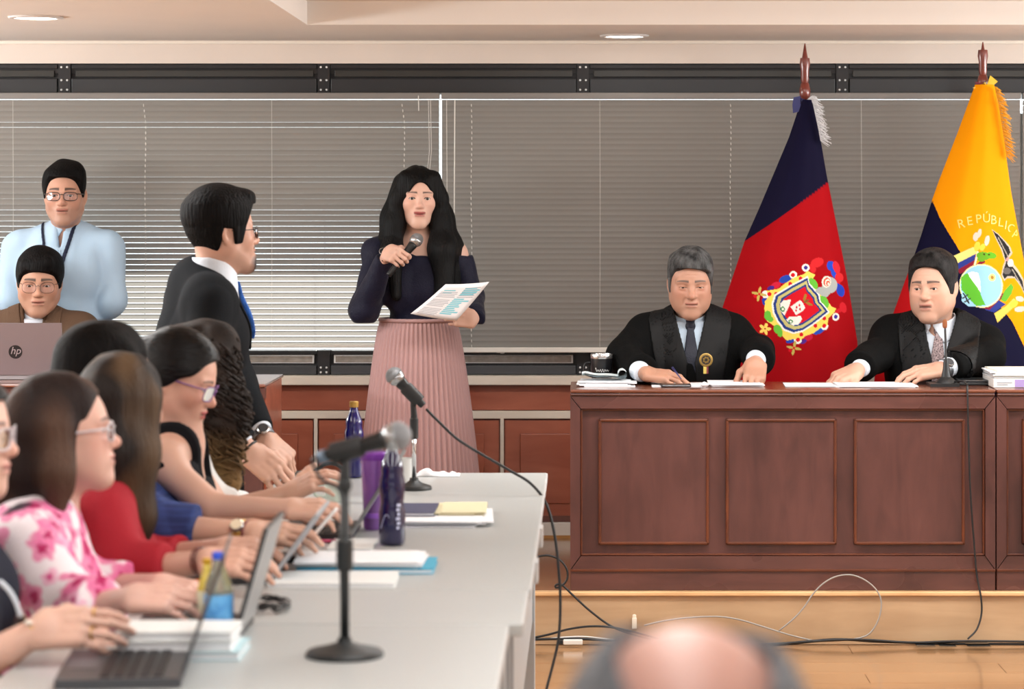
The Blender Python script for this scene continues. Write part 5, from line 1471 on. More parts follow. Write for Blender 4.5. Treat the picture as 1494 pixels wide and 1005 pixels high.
# --- woman in the pink floral blouse
Y = 5.43
H = Head(W(92, 634, Y), rot(100, -5, 0), 1.0, fem=True, jaw=.98, nose=1.0, fat=.8, age=.2)
T = Torso(W(70, 738, Y + .03), rot(98, 14, 0), 1.05, w=1.02, sh=.17, depth=1.08, belly=1.1, bust=1.0)
tint = head_tint(H.loc, (214, 164, 144), (176, 100, 96), (50, 36, 30), lash=True, blush=.5)
elA = W(104, 898, 5.20)
hA = Hand(W(186, 872, 5.02), (1, -.10, -.02), (.05, -.5, .85), 1, [(16, 30, 16), (12, 30, 18), (14, 32, 18), (18, 32, 18)], TH_REST, .95)
elB = W(120, 862, 5.62)
hB = Hand(W(225, 852, 5.42), (1, -.45, -.12), (.05, -.3, .92), -1, TYPE, TH_REST, .95)
FL = tint_mat('floral_print', rough=.75, spec=.25, bump=(300, .2, (1, 1, 1)))
rf_ = np.random.default_rng(21)
big = rf_.random(420); ang = rf_.uniform(0, 6.28, 420)
def floral(P):
    seedp = P[np.random.default_rng(8).integers(0, len(P), 420)]
    C = np.tile(np.array(lin((236, 226, 230))), (len(P), 1)); N = Noise(30, 6, 31); wv = .009*Noise(90, 5, 33)(P)
    for i in range(420):
        d0 = P - seedp[i]; m0 = (np.abs(d0) < .07).all(1)
        if not m0.any(): continue
        d = vlen(d0[m0]) + wv[m0]; r = .020 + .026*big[i]; th = np.arctan2(d0[m0][:, 2], d0[m0][:, 0] + d0[m0][:, 1]); pet = r*(.78 + .22*np.cos(5*th + ang[i]))
        c = C[m0]
        if big[i] > .93: pc, cc = lin((58, 52, 60)), lin((40, 36, 42))
        elif big[i] > .35: pc, cc = lin((226, 118, 164)), lin((176, 36, 92))
        else: pc, cc = lin((236, 172, 200)), lin((206, 70, 130))
        m = np.clip((pet - d)/.003, 0, 1)[:, None]; c = c*(1-m*.85) + np.array(pc)*m*.85
        m = np.clip((pet*.42 - d)/.003, 0, 1)[:, None]; c = c*(1-m) + np.array(cc)*m
        C[m0] = c
    return C
flw, ffl, cfl = seated('woman in a pink and white floral blouse with shoulder-length brown hair and clear glasses', H, tint, T, [(hA, elA, -1), (hB, elB, 1)], FL, (214, 166, 148), sl=(.078, .074, .062), stop=.62, seed=121, wr_amp=.008, toph=.005, off_=.014,
    neck=lambda L: np.where(L[:, 1] < .03, -poly2([(-.06, .3), (.06, .3), (.055, .02), (0, -.13), (-.055, .02)])(L), -9).astype(np.float32), colfn=floral, topname='blouse')
H.eyes(flw, (0, -1, .0))
H.glasses(flw, mat('clear_frame', (206, 200, 204), rough=.15, spec=.7), glass_mat('lens_glass', (.96, .96, 1), .25), wz=.0175, ww=.026, r=.0020, shape=3.5)
NB2 = Noise(60, 7, 24, (1, 1, .06))
def bob_col(P):
    L = H.L(P); t = np.clip(NB2(L)*.7 + .15 + .8*np.clip((-L[:, 1]-.02)/.06, 0, 1)*np.clip((L[:, 2]-.05)/.05, 0, 1), 0, 1)[:, None]
    a, b_ = np.array(lin((38, 28, 26))), np.array(lin((84, 62, 50))); return a*(1-t) + b_*t
parts2 = [ell((0, .012, .038), (.084, .106, .096)), chain([(0, .065, .01), (0, .095, -.08), (0, .115, -.15)], [.085, .075, .040], .05),
          chain([(-.070, .01, .02), (-.084, .012, -.07), (-.085, .022, -.135)], [.034, .036, .022], .04), chain([(.070, .01, .02), (.084, .012, -.07), (.085, .022, -.135)], [.034, .036, .022], .04)]
N3, N4 = Noise(120, 9, 42, (1, 1, .08)), Noise(44, 7, 45, (1, 1, .12))
bobcut = poly2([(-.3, .078), (-.078, .078), (-.058, .045), (-.036, .0), (-.022, -.05), (-.012, -.15), (-.012, -.4), (-.3, -.4)], (1, 2))
def bobf(P):
    L = H.L(P).astype(np.float32); d = parts2[0](L)
    for g in parts2[1:]: d = smin(d, g(L), .03)
    return smax(d + .0016*N3(L) + .003*N4(L), -(bobcut(L) + .004*N4(L)), .008)*H.k
sdf_obj('hair', bobf, *H.box((-.16, -.15, -.25), (.16, .21, .15)), .0045, tint_mat('hair_brown_bob', rough=.5, spec=.16, bump=(200, .5, (1, 1, .06))), flw, bob_col)
MB().lathe([(.0005, -.006), (.0055, -.003), (.006, 0), (.0055, .003), (.0005, .006)], H.P((-.083, -.002, -.038)), 10).build('pearl_earring', mat('pearl', (236, 226, 214), rough=.2), flw, True, world=True)

# --- woman at the left edge, navy top
Y = 4.97
H = Head(W(-61, 634, Y), rot(86, 2, 0), 1.0, fem=True, jaw=.95, age=.2)
T = Torso(W(-72, 745, Y + .02), rot(88, 12, 0), 1.0, w=.95, sh=.17, depth=1.0, bust=.8)
tint = head_tint(H.loc, (222, 172, 150), (176, 96, 92), (50, 36, 30), lash=True, blush=.5)
elA = W(-58, 985, 4.66)
hA = Hand(W(52, 916, 4.70), (1, -.03, .03), (.05, -.82, .56), 1, [(18, 26, 14), (16, 26, 16), (18, 28, 16), (24, 30, 18)], [(.050, .044, -.020), (.078, .044, -.034), (.100, .034, -.040)], .98)
hB = Hand(W(66, 930, 4.92), (1, -.08, -.02), (0, -.6, .8), -1, TYPE, TH_REST, .96)
elB = W(-40, 960, 4.98)
lf, flf, clf = seated('woman cut by the left edge, navy top with white piping, gold rings and bracelet', H, tint, T, [(hA, elA, -1), (hB, elB, 1)], fabric('navy_top', (30, 34, 48), .85), (220, 172, 150), sl=(.062, .06, .056), stop=.12, seed=131)
H.eyes(lf, (0, -1, -.1))
H.glasses(lf, mat('clear_frame', (206, 200, 204)), glass_mat('lens_glass', (.96, .96, 1), .25), wz=.020, ww=.026, r=.0022, shape=3.5)
H.side_hair('hair', lf, [(-.15, .080), (-.080, .076), (-.060, .050), (-.040, .012), (-.020, -.02), (.0, -.05), (.04, -.06), (.14, -.06), (.16, .2), (-.15, .2)], sleek, thick=.012, noise=(110, .0016, (.4, .3, 1)), seed=135)
pz = [T.P((-.10, -.085, .02)), T.P((-.115, -.105, -.10)), T.P((-.14, -.085, -.22)), T.P((-.16, -.05, -.30))]
MB().tube(spline([W(0, 848, 4.72), W(14, 862, 4.70), W(24, 880, 4.69), W(30, 900, 4.69)], 14), .0042, 6).build('white_piping', SHIRT_W(), clf, True, world=True)
R_ = frame_from(hA.t - elA, (0, -.8, .6)); c_ = hA.t - R_[:, 0]*.006
bb_ = MB().tube([c_ + R_[:, 1]*.030*math.cos(a) + R_[:, 2]*.026*math.sin(a) for a in np.linspace(0, 2*PI, 21)], .0014, 6, cap=False).build('bracelet', GOLD(), lf, True, world=True)
MB().lathe([(.0005, -.006), (.006, -.003), (.0075, 0), (.006, .003), (.0005, .006)], c_ + R_[:, 2]*.030, 12).build('pearl', mat('pearl', (236, 226, 214)), bb_, True, world=True)
for i, (fx, fy) in enumerate(((.105, .030), (.108, .010), (.104, -.010))):
    p = hA.P((fx, fy, -.008)); q = hA.R
    MB().tube([p + q[:, 1]*.0115*math.cos(a) + q[:, 2]*.0115*math.sin(a) for a in np.linspace(0, 2*PI, 15)], .0022, 6, cap=False).build('ring', GOLD(), lf, True, world=True)

# --- balding man close to the camera, seen from behind
Y = 1.96
H = Head(W(1003, 1186, Y), rot(180, 16, 0), 1.14, jaw=1.05, nr=.062)
T = Torso(W(1003, 1480, Y - .04), rot(180, 8, 0), 1.05, w=1.1, sh=.18)
tint = head_tint(H.loc, (172, 124, 108), (150, 90, 80), (110, 108, 106), shave=.1)
ba = body_obj('balding man with a grey fringe of hair, out of focus close to the camera', [head_part(H, tint)])
H.eyes(ba)
GREY = mat('hair_grey', (66, 67, 70), rough=.7, spec=.2, noise=(60, .5, (1, 1, .3), (118, 119, 122)), bump=(160, .5, (1, 1, .3)))
bald = ell((-.004, .060, .110), (.052, .10, .095))
H.side_hair('hair', ba, [(-.052, .070), (-.046, .02), (-.034, -.03), (-.017, -.034), (-.012, .012), (.020, .016), (.034, -.06), (.13, -.09), (.16, .2), (-.06, .2)], GREY, thick=.012, noise=(90, .003, (1, .5, .5)), seed=141, cut=bald)
elA, elB = T.P((.24, -.05, -.32)), T.P((-.24, -.05, -.32))
f = wrinkle(uni([off(T.f, .018), chain([T.S(1), elA, elA + np.array((-.04, .24, .0))], [.072, .062, .05]), chain([T.S(-1), elB, elB + np.array((.04, .24, .0))], [.072, .062, .05])], .04), .004, 20, 143)
cloth('jacket', ba, f, tpts(T) + [elA, elB, elA + np.array((0, .26, 0)), elB + np.array((0, .26, 0))], .010, fabric('grey_jacket', (70, 72, 78), .85))
print('people_near', _t.time() - _T1)
# ------------------------------------------------------------------ flags
def text_geo(body, size, depth=.0, shear=0.):
    cu_ = bpy.data.curves.new('t', 'FONT'); cu_.body = body; cu_.size = size; cu_.extrude = depth; cu_.shear = shear; cu_.align_x = 'CENTER'; cu_.resolution_u = 3
    o = bpy.data.objects.new('t', cu_); me = o.to_mesh()
    V = [tuple(v.co) for v in me.vertices]; Fc = [tuple(p.vertices) for p in me.polygons]
    o.to_mesh_clear(); bpy.data.objects.remove(o); bpy.data.curves.remove(cu_)
    return V, Fc
def in_poly(px, py, poly):
    ins = np.zeros(len(px), bool); n = len(poly); j = n-1
    for i in range(n):
        xi, yi = poly[i]; xj, yj = poly[j]
        c = ((yi > py) != (yj > py)) & (px < (xj-xi)*(py-yi)/((yj-yi) if yj != yi else 1e-9) + xi); ins ^= c; j = i
    return ins
YF = 10.45; SF = F/YF
def flag(name, label, left, right, pole_px, paint, ytop, ybot, tip_py, knob, fringe_col, fringe_rng, bow, wood_m, seed):
    r = root(name, W(pole_px, 0, YF)*[1, 1, 0] + [0, .06, ZP], label, 'flag', 'flags on poles behind the bench')
    ly, lx = zip(*[(y, x) for x, y in left]); ry, rx = zip(*[(y, x) for x, y in right])
    nu = 235; pys = np.concatenate([np.linspace(ytop, 296, 50)[:-1], np.linspace(296, 525, 235)[:-1], np.linspace(525, ybot, 24)]); nv = len(pys) - 1; V, C = [], []; rs = np.random.default_rng(seed); ph = rs.uniform(0, 6, 4)
    def surf(u, py):
        xl, xr = np.interp(py, ly, lx), np.interp(py, ry, rx); wd = (xr - xl)/SF
        t = (py - ytop)/(ybot - ytop)
        fold = .014*t*math.sin(u*9 + ph[0] + 1.2*t) + .007*t*math.sin(u*21 + ph[1])
        return (W(xl + (xr-xl)*u, py, YF), wd, YF + .03 - (.30*wd)*max(0, math.sin(PI*u))**.8 - fold)
    for j in range(nv+1):
        py = pys[j]
        for i in range(nu+1):
            p, wd, y = surf(i/nu, py); V.append((p[0], y, p[2])); C.append((VX + p[0]*SF, py))
    for j in range(nv+1):
        py = pys[j]
        for i in range(0, 13):
            u = 1 - i/12; p, wd, y = surf(u, py); V.append((p[0], YF + .034 + .10*wd*math.sin(PI*u), p[2])); C.append((VX + p[0]*SF, py))
    Fc = [(j*(nu+1)+i, (j+1)*(nu+1)+i, (j+1)*(nu+1)+i+1, j*(nu+1)+i+1) for j in range(nv) for i in range(nu)]
    b0 = (nv+1)*(nu+1)
    Fc += [(b0+j*13+i, b0+(j+1)*13+i, b0+(j+1)*13+i+1, b0+j*13+i+1) for j in range(nv) for i in range(12)]
    C = np.array(C); col = paint(C[:, 0], C[:, 1])
    fm = tint_mat('flag_cloth', rough=.75, spec=.10, bump=(500, .12, (1, 1, 1)))
    cl_ = new_obj('cloth', np_mesh('cloth', V, Fc, fm, True, col), r, world=True)
    # pole and finial
    xp = W(pole_px, 0, YF)[0]; zz = lambda py: W(0, py, YF)[2]; yp = YF + .055
    MB().tube([(xp, yp, ZP + .04), (xp, yp, zz(knob[1]))], .0145, 12).build('pole', wood_m, r, True, world=True)
    MB().lathe([(.001, 0), (.13, 0), (.13, .018), (.05, .04), (.022, .075), (.02, .10)], (xp, yp, ZP + .001), 24).build('base', wood_m, r, True, world=True)
    zt = zz(tip_py); zk0, zk1 = zz(knob[1]), zz(knob[0])
    MB().lathe([(.0145, zk0 - .01), (.021, zk0 + .004), (.0225, (zk0+zk1)/2), (.017, zk1 - .004), (.0135, zk1), (.0165, zk1 + .012), (.0165, zk1 + .05), (.0215, zk1 + .075), (.019, zk1 + .10), (.012, zt - .06), (.002, zt)], (xp, yp, 0), 18).build('finial', wood_m, r, PI/5, world=True)
    # fringe
    mb = MB(); fm_ = mat('fringe_%d' % fringe_col[2], fringe_col, rough=.8)
    for k in range(150):
        py = fringe_rng[0] + (fringe_rng[1]-fringe_rng[0])*k/149; px = np.interp(py, ry, rx)
        a = W(px - 1.5, py, YF - .004 - .02*rs.random()); L = rs.uniform(10, 17)*min(1, .55 + k/60); dx = rs.uniform(.55, 1.0)
        b_ = W(px + L*dx, py + L*rs.uniform(.2, .75), YF - .012*rs.random()); m_ = (a + b_)/2 + np.array((rs.normal(0, .002), 0, rs.normal(.002, .002)))
        mb.tube([a, m_, b_], [.0014, .0014, .0009], 4)
    fo = mb.build('fringe', fm_, cl_, True, world=True); fo['kind'] = 'stuff'
    for bx_, by_, poly, cc in bow:
        m2 = MB(); fr = lambda u, v, w_: W(u, v, yp - .03 + w_)
        m2.slab(poly, 0, .006, fr); m2.build('ribbon', mat('ribbon_%d_%d' % (cc[0], cc[2]), cc, rough=.6), r, world=True)
    return r, surf, cl_
def P1(lst, k=.2089, ox=1050, oy=350): return [(ox + x*k, oy + y*k) for x, y in lst]
def painter(base, shapes):
    def f(px, py):
        col = np.array([lin(c) for c in base(px, py)]) if False else base(px, py)
        for kind, geo, c in shapes:
            if kind == 'p': m = in_poly(px, py, geo)
            else:
                x, y, a, b, th = geo; ct, st = math.cos(th), math.sin(th); dx, dy = px-x, py-y
                m = ((dx*ct + dy*st)/a)**2 + ((-dx*st + dy*ct)/b)**2 < 1
            col[m] = lin(c)
        return col
    return f
q = .2089
E = lambda x, y, a, b=None, th=0, k=q, ox=1050, oy=350: (ox + x*k, oy + y*k, a*k, (b or a)*k, th)
def base1(px, py):
    c = np.tile(np.array(lin((158, 6, 16))), (len(px), 1))
    m = py < 352 + (px - 1087)*(267 - 352)/(1207 - 1087); c[m] = lin((16, 13, 40)); return c
YEL, WHT, BLU_, OLV, RD, GRN, GRY = (246, 214, 96), (240, 236, 226), (40, 62, 128), (196, 188, 120), (206, 22, 36), (104, 186, 62), (172, 176, 172)
S1 = []
for x, y, a, b, c in ((670, 155, 48, 32, (206, 40, 44)), (637, 195, 22, 34, (206, 40, 44)), (770, 180, 30, 36, (40, 72, 190)), (788, 228, 17, 36, (40, 72, 190)), (812, 190, 26, 44, (206, 40, 54)), (832, 262, 32, 34, (210, 44, 48)), (815, 300, 20, 30, (200, 40, 48)),
                  (840, 352, 30, 44, (40, 66, 180)), (820, 325, 20, 24, (40, 66, 180)), (858, 470, 26, 38, (200, 34, 44)), (826, 490, 30, 14, (200, 34, 44)), (445, 268, 46, 24, (40, 72, 170)), (305, 425, 20, 30, (40, 62, 160)), (672, 622, 46, 26, (44, 78, 180)), (478, 690, 34, 18, (40, 66, 170)),
                  (380, 312, 36, 22, (200, 34, 60)), (345, 330, 26, 14, (70, 40, 130)), (600, 668, 34, 26, (190, 30, 60)), (565, 698, 26, 14, (80, 40, 130))):
    S1.append(('e', E(x, y, a, b, -.35), c))
for x, y in ((310, 375), (500, 240), (588, 190), (716, 594), (528, 686), (800, 532)): S1.append(('e', E(x, y, 27), WHT))
S1 += [('p', P1([(315, 350), (400, 335), (440, 300), (510, 255), (575, 235), (600, 210), (625, 225), (655, 238), (640, 262), (610, 262), (640, 290), (690, 360), (770, 460), (805, 475), (790, 500), (745, 540), (738, 590), (690, 605), (640, 640), (580, 660), (545, 690), (500, 680), (450, 690), (400, 640), (365, 590), (318, 560), (300, 480), (305, 420), (330, 390)]), YEL)]
for x, y, c in ((335, 372, RD), (478, 302, RD), (550, 265, RD), (497, 240, RD), (588, 190, (60, 50, 140)), (652, 590, RD), (715, 592, RD), (715, 540, RD), (528, 685, RD), (800, 532, (60, 50, 150)), (552, 650, RD), (380, 372, RD)): S1.append(('e', E(x, y, 14), c))
for x, y, a, b, t in ((640, 300, 26, 44, -.6), (718, 425, 26, 48, -.5), (322, 520, 24, 34, 0), (340, 545, 20, 20, 0), (390, 615, 26, 34, -.5), (405, 640, 18, 26, 0)): S1.append(('e', E(x, y, a, b, t), GRN))
def shrink(poly, s): c = np.mean(poly, 0); return [(c[0] + (x-c[0])*s, c[1] + (y-c[1])*s) for x, y in poly]
sh0 = [(602, 250), (480, 312), (372, 378), (352, 440), (360, 500), (388, 560), (432, 618), (495, 642), (560, 628), (640, 580), (752, 498), (720, 455), (690, 425), (680, 375), (640, 330), (612, 300)]
for s_2, c in ((1.02, WHT), (.955, BLU_), (.86, OLV), (.74, BLU_), (.66, RD)): S1.append(('p', P1(shrink(sh0, s_2)), c))
S1 += [('p', P1([(412, 490), (408, 440), (430, 415), (482, 408), (470, 450), (436, 520)]), WHT), ('p', P1([(448, 548), (470, 528), (550, 522), (558, 545), (530, 582), (492, 586), (462, 566)]), WHT), ('p', P1([(478, 458), (545, 412), (562, 428), (582, 466), (570, 482), (516, 516)]), (232, 228, 220)),
       ('e', E(425, 475, 15, 18), (60, 140, 70)), ('e', E(425, 475, 7, 9), WHT), ('e', E(478, 560, 16, 14), (60, 140, 70)), ('e', E(478, 560, 8, 7), WHT), ('p', P1([(442, 522), (478, 470), (512, 516)]), RD), ('e', E(520, 462, 6, 9), RD), ('e', E(540, 448, 6, 9), RD), ('e', E(545, 475, 6, 9), RD), ('e', E(516, 484, 6, 8), RD),
       ('e', E(580, 395, 10, 26, .3), (160, 120, 50)), ('e', E(610, 440, 26, 9, .4), (160, 120, 50)), ('e', E(590, 420, 22, 7, -.5), (120, 90, 40))]
S1 += [('p', P1([(650, 352), (680, 325), (735, 318), (775, 355), (735, 395), (700, 385)]), GRY), ('e', E(760, 312, 56, 56), GRY), ('e', E(735, 288, 34, 40, .2), (236, 226, 210)), ('e', E(738, 290, 25, 30, .2), (226, 70, 40)), ('e', E(742, 294, 19, 24, .2), (238, 226, 210)), ('e', E(745, 298, 13, 17, .2), (226, 80, 40)), ('e', E(748, 302, 7, 10, .2), (238, 226, 210))]
for cx_, cy_, s_2 in ((265, 372, 1.), (500, 742, 1.), ):
    for a in range(4):
        t = .2 + a*PI/2; S1.append(('e', E(cx_ + 26*math.cos(t), cy_ + 26*math.sin(t), 25, 9, t), (196, 176, 90)))
    S1.append(('e', E(cx_ - 26, cy_ + 16, 12), RD)); S1.append(('e', E(cx_, cy_, 8), RD))
for a in range(5): S1.append(('e', E(302 + 24*math.cos(a*1.257), 612 + 24*math.sin(a*1.257), 19, 11, a*1.257), (246, 206, 100)))
M_pole = wood('pole_wood', (84, 34, 26), (126, 58, 46), rough=.25, coat=.4, grain=(8, 8, 3))
flag('city_flag', 'navy and red flag with an embroidered crest on a spear-topped pole between the judges', [(1170, 146), (1152, 200), (1110, 300), (1087, 352), (1055, 448), (1046, 500), (1040, 640), (1040, 760)], [(1186, 144), (1196, 190), (1207, 255), (1222, 330), (1236, 400), (1252, 498), (1256, 560), (1262, 640), (1262, 760)],
     1176, painter(base1, S1), 145, 740, 62, (120, 141), (214, 214, 216), (140, 205),
     [(0, 0, [(1158, 142), (1168, 140), (1170, 150), (1166, 163), (1157, 165), (1156, 152)], (52, 56, 110)), (0, 0, [(1168, 143), (1178, 146), (1176, 152), (1168, 152)], (46, 48, 96)), (0, 0, [(1176, 146), (1184, 140), (1192, 142), (1186, 150), (1178, 152)], (210, 210, 214))], M_pole, 4)

q2 = .2389
P2 = lambda lst: P1(lst, q2, 1370, 280)
E2 = lambda x, y, a, b=None, th=0: E(x, y, a, b, th, q2, 1370, 280)
by_ = [285, 300, 320, 340, 365, 400, 430, 468, 515, 560, 800]; bx__ = [1358, 1364, 1371, 1381, 1395, 1418, 1441, 1472, 1495, 1512, 1590]
def base2(px, py):
    c = np.tile(np.array(lin((242, 152, 0))), (len(px), 1))
    m = (px < np.interp(py, by_, bx__)) & (py > 286); c[m] = lin((15, 13, 42))
    m = (px < 1329 + (py - 385)*.02) & (py > 352); c[m] = lin((186, 20, 26)); return c
S2 = [('p', P2([(30, 405), (185, 335), (212, 345), (210, 375), (70, 442)]), (230, 212, 124)), ('p', P2([(70, 442), (205, 374), (196, 412), (90, 472)]), (44, 56, 130)), ('p', P2([(90, 472), (196, 412), (184, 452), (106, 497)]), (128, 30, 48)), ('p', P2([(200, 440), (250, 405), (262, 425), (215, 452)]), (128, 30, 48)),
      ('e', E2(212, 330, 18, 30, .3), (226, 196, 70)), ('e', E2(245, 335, 16, 24, .5), (226, 196, 70)), ('e', E2(205, 272, 16, 26, .2), (214, 196, 180)), ('e', E2(228, 250, 12, 28, .3), (214, 196, 180)), ('e', E2(275, 295, 15, 32, .25), (214, 196, 180)), ('p', P2([(190, 440), (212, 360), (220, 362), (200, 445)]), (238, 230, 190)),
      ('e', E2(250, 388, 44, 26, .1), (98, 160, 40)), ('e', E2(300, 385, 34, 20, .2), (98, 170, 40)), ('e', E2(236, 408, 24, 14, 0), (98, 160, 40)), ('e', E2(285, 380, 7, 5), (60, 50, 20)), ('e', E2(255, 378, 7, 5), (60, 50, 20)),
      ('p', P2([(240, 700), (320, 640), (378, 608), (372, 640), (300, 690)]), (128, 30, 48)), ('p', P2([(250, 712), (340, 655), (388, 682), (310, 728)]), (44, 56, 130)), ('p', P2([(225, 700), (300, 668), (345, 655), (280, 712)]), (128, 30, 48)), ('p', P2([(310, 735), (390, 690), (440, 645), (455, 660), (436, 700), (330, 790)]), (224, 196, 90)),
      ('e', E2(482, 650, 30, 16, .2), (214, 196, 180)), ('e', E2(480, 712, 38, 17, -.1), (214, 196, 180)), ('e', E2(440, 680, 30, 20, -.5), (226, 196, 70)), ('p', P2([(355, 655), (380, 600), (425, 555), (440, 580), (425, 620), (385, 668)]), (98, 170, 50)),
      ('e', E2(235, 568, 136, 131), (236, 222, 168)), ('e', E2(235, 568, 129, 124), (150, 200, 232)), ('p', P2([(110, 520), (130, 500), (152, 490), (185, 530), (215, 580), (235, 640), (255, 682), (200, 690), (150, 640), (112, 590)]), (92, 176, 50)), ('p', P2([(150, 492), (180, 482), (215, 490), (226, 540), (229, 612), (205, 575), (180, 540)]), (240, 240, 240)),
      ('p', P2([(112, 600), (150, 640), (195, 690), (150, 690), (112, 660)]), (160, 206, 230)), ('p', P2([(118, 612), (126, 610), (160, 672), (152, 676)]), (40, 40, 44)), ('p', P2([(114, 640), (150, 618), (152, 624), (118, 648)]), (60, 60, 60)), ('p', P2([(124, 664), (166, 640), (168, 646), (130, 670)]), (60, 60, 60)), ('e', E2(302, 518, 23, 23), (222, 200, 130)), ('e', E2(302, 518, 10, 10), (160, 120, 50)),
      ('p', P2([(308, 228), (345, 252), (395, 300), (425, 332), (440, 372), (415, 402), (446, 440), (480, 480), (512, 530), (525, 640), (490, 575), (450, 525), (402, 522), (380, 540), (362, 505), (375, 450), (388, 420), (365, 350), (335, 290)]), (188, 176, 160)),
      ('p', P2([(313, 236), (345, 258), (390, 305), (416, 338), (426, 368), (402, 402), (432, 446), (470, 490), (503, 540), (517, 615), (490, 562), (450, 515), (404, 510), (382, 528), (370, 500), (384, 455), (396, 424), (374, 350), (342, 290)]), (40, 38, 40)),
      ('e', E2(425, 432, 20, 24, .2), (224, 206, 196)), ('e', E2(405, 408, 8, 14, .6), (200, 140, 140)), ('e', E2(400, 480, 26, 20), (96, 92, 90))]
for k in range(7):
    S2.append(('e', E2(352 + k*9, 285 + k*17, 4, 12, -.4), (150, 142, 132))); S2.append(('e', E2(440 + k*10, 478 + k*17, 12, 4, .9), (150, 142, 132)))
fl2, surf2, cl2 = flag('national_flag', 'yellow, blue and red flag with a large coat of arms, at the right edge', [(1424, 124), (1400, 190), (1372, 262), (1362, 290), (1345, 345), (1330, 388), (1303, 462), (1280, 520), (1270, 640), (1270, 760)], [(1452, 122), (1458, 150), (1466, 200), (1477, 280), (1494, 372), (1510, 450), (1530, 560), (1540, 640), (1540, 760)],
     1437, painter(base2, S2), 123, 740, 60, (108, 124), (232, 160, 30), (126, 228),
     [(0, 0, [(1419, 128), (1438, 120), (1440, 124), (1424, 131)], (236, 200, 90)), (0, 0, [(1422, 119), (1437, 122), (1436, 126), (1424, 123)], (112, 30, 44)), (0, 0, [(1440, 124), (1445, 110), (1456, 119), (1450, 124)], (240, 196, 60))], M_pole, 9)
thr = mat('gold_thread', (226, 200, 96), rough=.5, spec=.5)
for ch, px, py, tl in (('R', 1398, 326, .20), ('E', 1410.5, 322, .13), ('P', 1423.5, 319, .07), ('Ú', 1435.5, 318, .0), ('B', 1446.5, 320.5, -.06), ('L', 1457.5, 324, -.13), ('I', 1465.5, 328, -.18), ('C', 1474, 333, -.22), ('A', 1482, 341, -.28)):
    V, Fc = text_geo(ch, .050, .0008); ry_, rx_ = [y for x, y in ((1452, 122), (1477, 280), (1494, 372))], [1452, 1477, 1494]
    xl, xr = np.interp(py, (290, 345, 388), (1362, 1345, 1330)), np.interp(py, (280, 372), (1477, 1494))
    c0 = W(px, py, YF); vs = []
    for x, y, z in V:
        y -= .017; X = x*math.cos(tl) - y*math.sin(tl); Z = x*math.sin(tl) + y*math.cos(tl)
        u = ((VX + (c0[0] + X)*SF) - xl)/(xr - xl); _, wd, yy = surf2(min(max(u, 0), 1), py - Z*SF)
        vs.append((c0[0] + X, yy - .0012 - z, c0[2] + Z))
    MB().add(vs, Fc).build('letter', thr, cl2, world=True)
V, Fc = text_geo('D', .050, .0008)
c0 = W(1491, 492, YF)
MB().add([(c0[0] + x*.7 - y*.7, surf2(.95, 492)[2] - .002 - z, c0[2] + x*.7 + y*.7) for x, y, z in V], Fc).build('letter', thr, cl2, world=True)

# ------------------------------------------------------------------ things on the judges' bench
ZB = .916
Bn = lambda px, py, z=ZB: W(px, 0, (EYE - z)*F/(py - VY))*[1, 1, 0] + [0, 0, z]
PAP = lambda: mat('paper', (232, 233, 236), rough=.7)
def stack(name, label, cx, y0, y1, x0, x1, z0, h, n, m=None, jit=.004, group=None, cat='papers', rz=0, seed=1, slant=0.):
    """a pile of n sheets, each a part"""
    r = root(name, ((x0+x1)/2, (y0+y1)/2, z0), label, cat, group); rs = np.random.default_rng(seed)
    for k in range(n):
        dx, dy = rs.normal(0, jit, 2); a = z0 + h*k/n; b = z0 + h*(k+1)/n - .0002
        ms = m if not isinstance(m, list) else m[k % len(m)]
        t = rs.normal(0, .03) + rz; c, s = math.cos(t), math.sin(t); mx, my = (x0+x1)/2 + dx, (y0+y1)/2 + dy; hx, hy = (x1-x0)/2, (y1-y0)/2
        MB().obox((mx + slant*k, my, (a+b)/2), (c, s, 0), (-s, c, 0), (0, 0, 1), (hx, hy, (b-a)/2)).build('sheet', ms or PAP(), r, world=True)
    return r
xs = lambda px, Y: (px - VX)*Y/F
stack('paper_pile', 'pile of white papers at the bench\'s left end, under the mug', 0, 9.52, 9.72, xs(847, 9.6), xs(921, 9.6), ZB + .0005, .018, 5, jit=.006, seed=3)
rl = root('paper_roll', W(880, 547, 9.60), 'white papers curled into a roll on top of the pile', 'papers')
mb = MB()
for k in range(3):
    pts = []
    for i in range(26):
        t = i/25
        if t < .55: x = xs(849, 9.6) + (t/.55)*(xs(908, 9.6) - xs(849, 9.6)); z = ZB + .021 + .018*math.exp(-((t-.02)/.12)**2) + .012*math.sin(t*5) + .003*k
        else:
            a = -PI/2 + (t-.55)/.45*2*PI*.86; R0 = .0165 - .002*k; x = xs(908, 9.6) + R0*math.cos(a); z = ZB + .021 + .012*math.sin(.55*5) + .0165 + R0*math.sin(a) + .003*k*(1 - (t-.55)/.45)
        pts.append((x, z))
    vs = [(x, yy, z) for yy in (9.56 + .004*k, 9.69) for x, z in pts]; n = len(pts)
    mb.add(vs, [(i, i+1, n+i+1, n+i) for i in range(n-1)])
mb.build('curled_sheets', mat('paper_blueish', (214, 226, 230), rough=.7), rl, True, world=True)
mg = root('mug', Bn(877, 558)*[1, 0, 1] + [0, 9.79, 0], 'black mug with a silver rim at the left end of the bench', 'mug')
mc = (xs(877.5, 9.79), 9.765, ZB)
MB().lathe([(.001, .001), (.034, .001), (.037, .006), (.0405, .09), (.0405, .097)], mc, 28).build('cup', mat('mug_black', (22, 22, 24), rough=.3), mg, PI/5, world=True)
MB().lathe([(.0408, .090), (.0415, .094), (.0415, .103), (.0400, .107), (.0370, .107), (.036, .099)], mc, 28).build('rim', SILVER(), mg, PI/5, world=True)
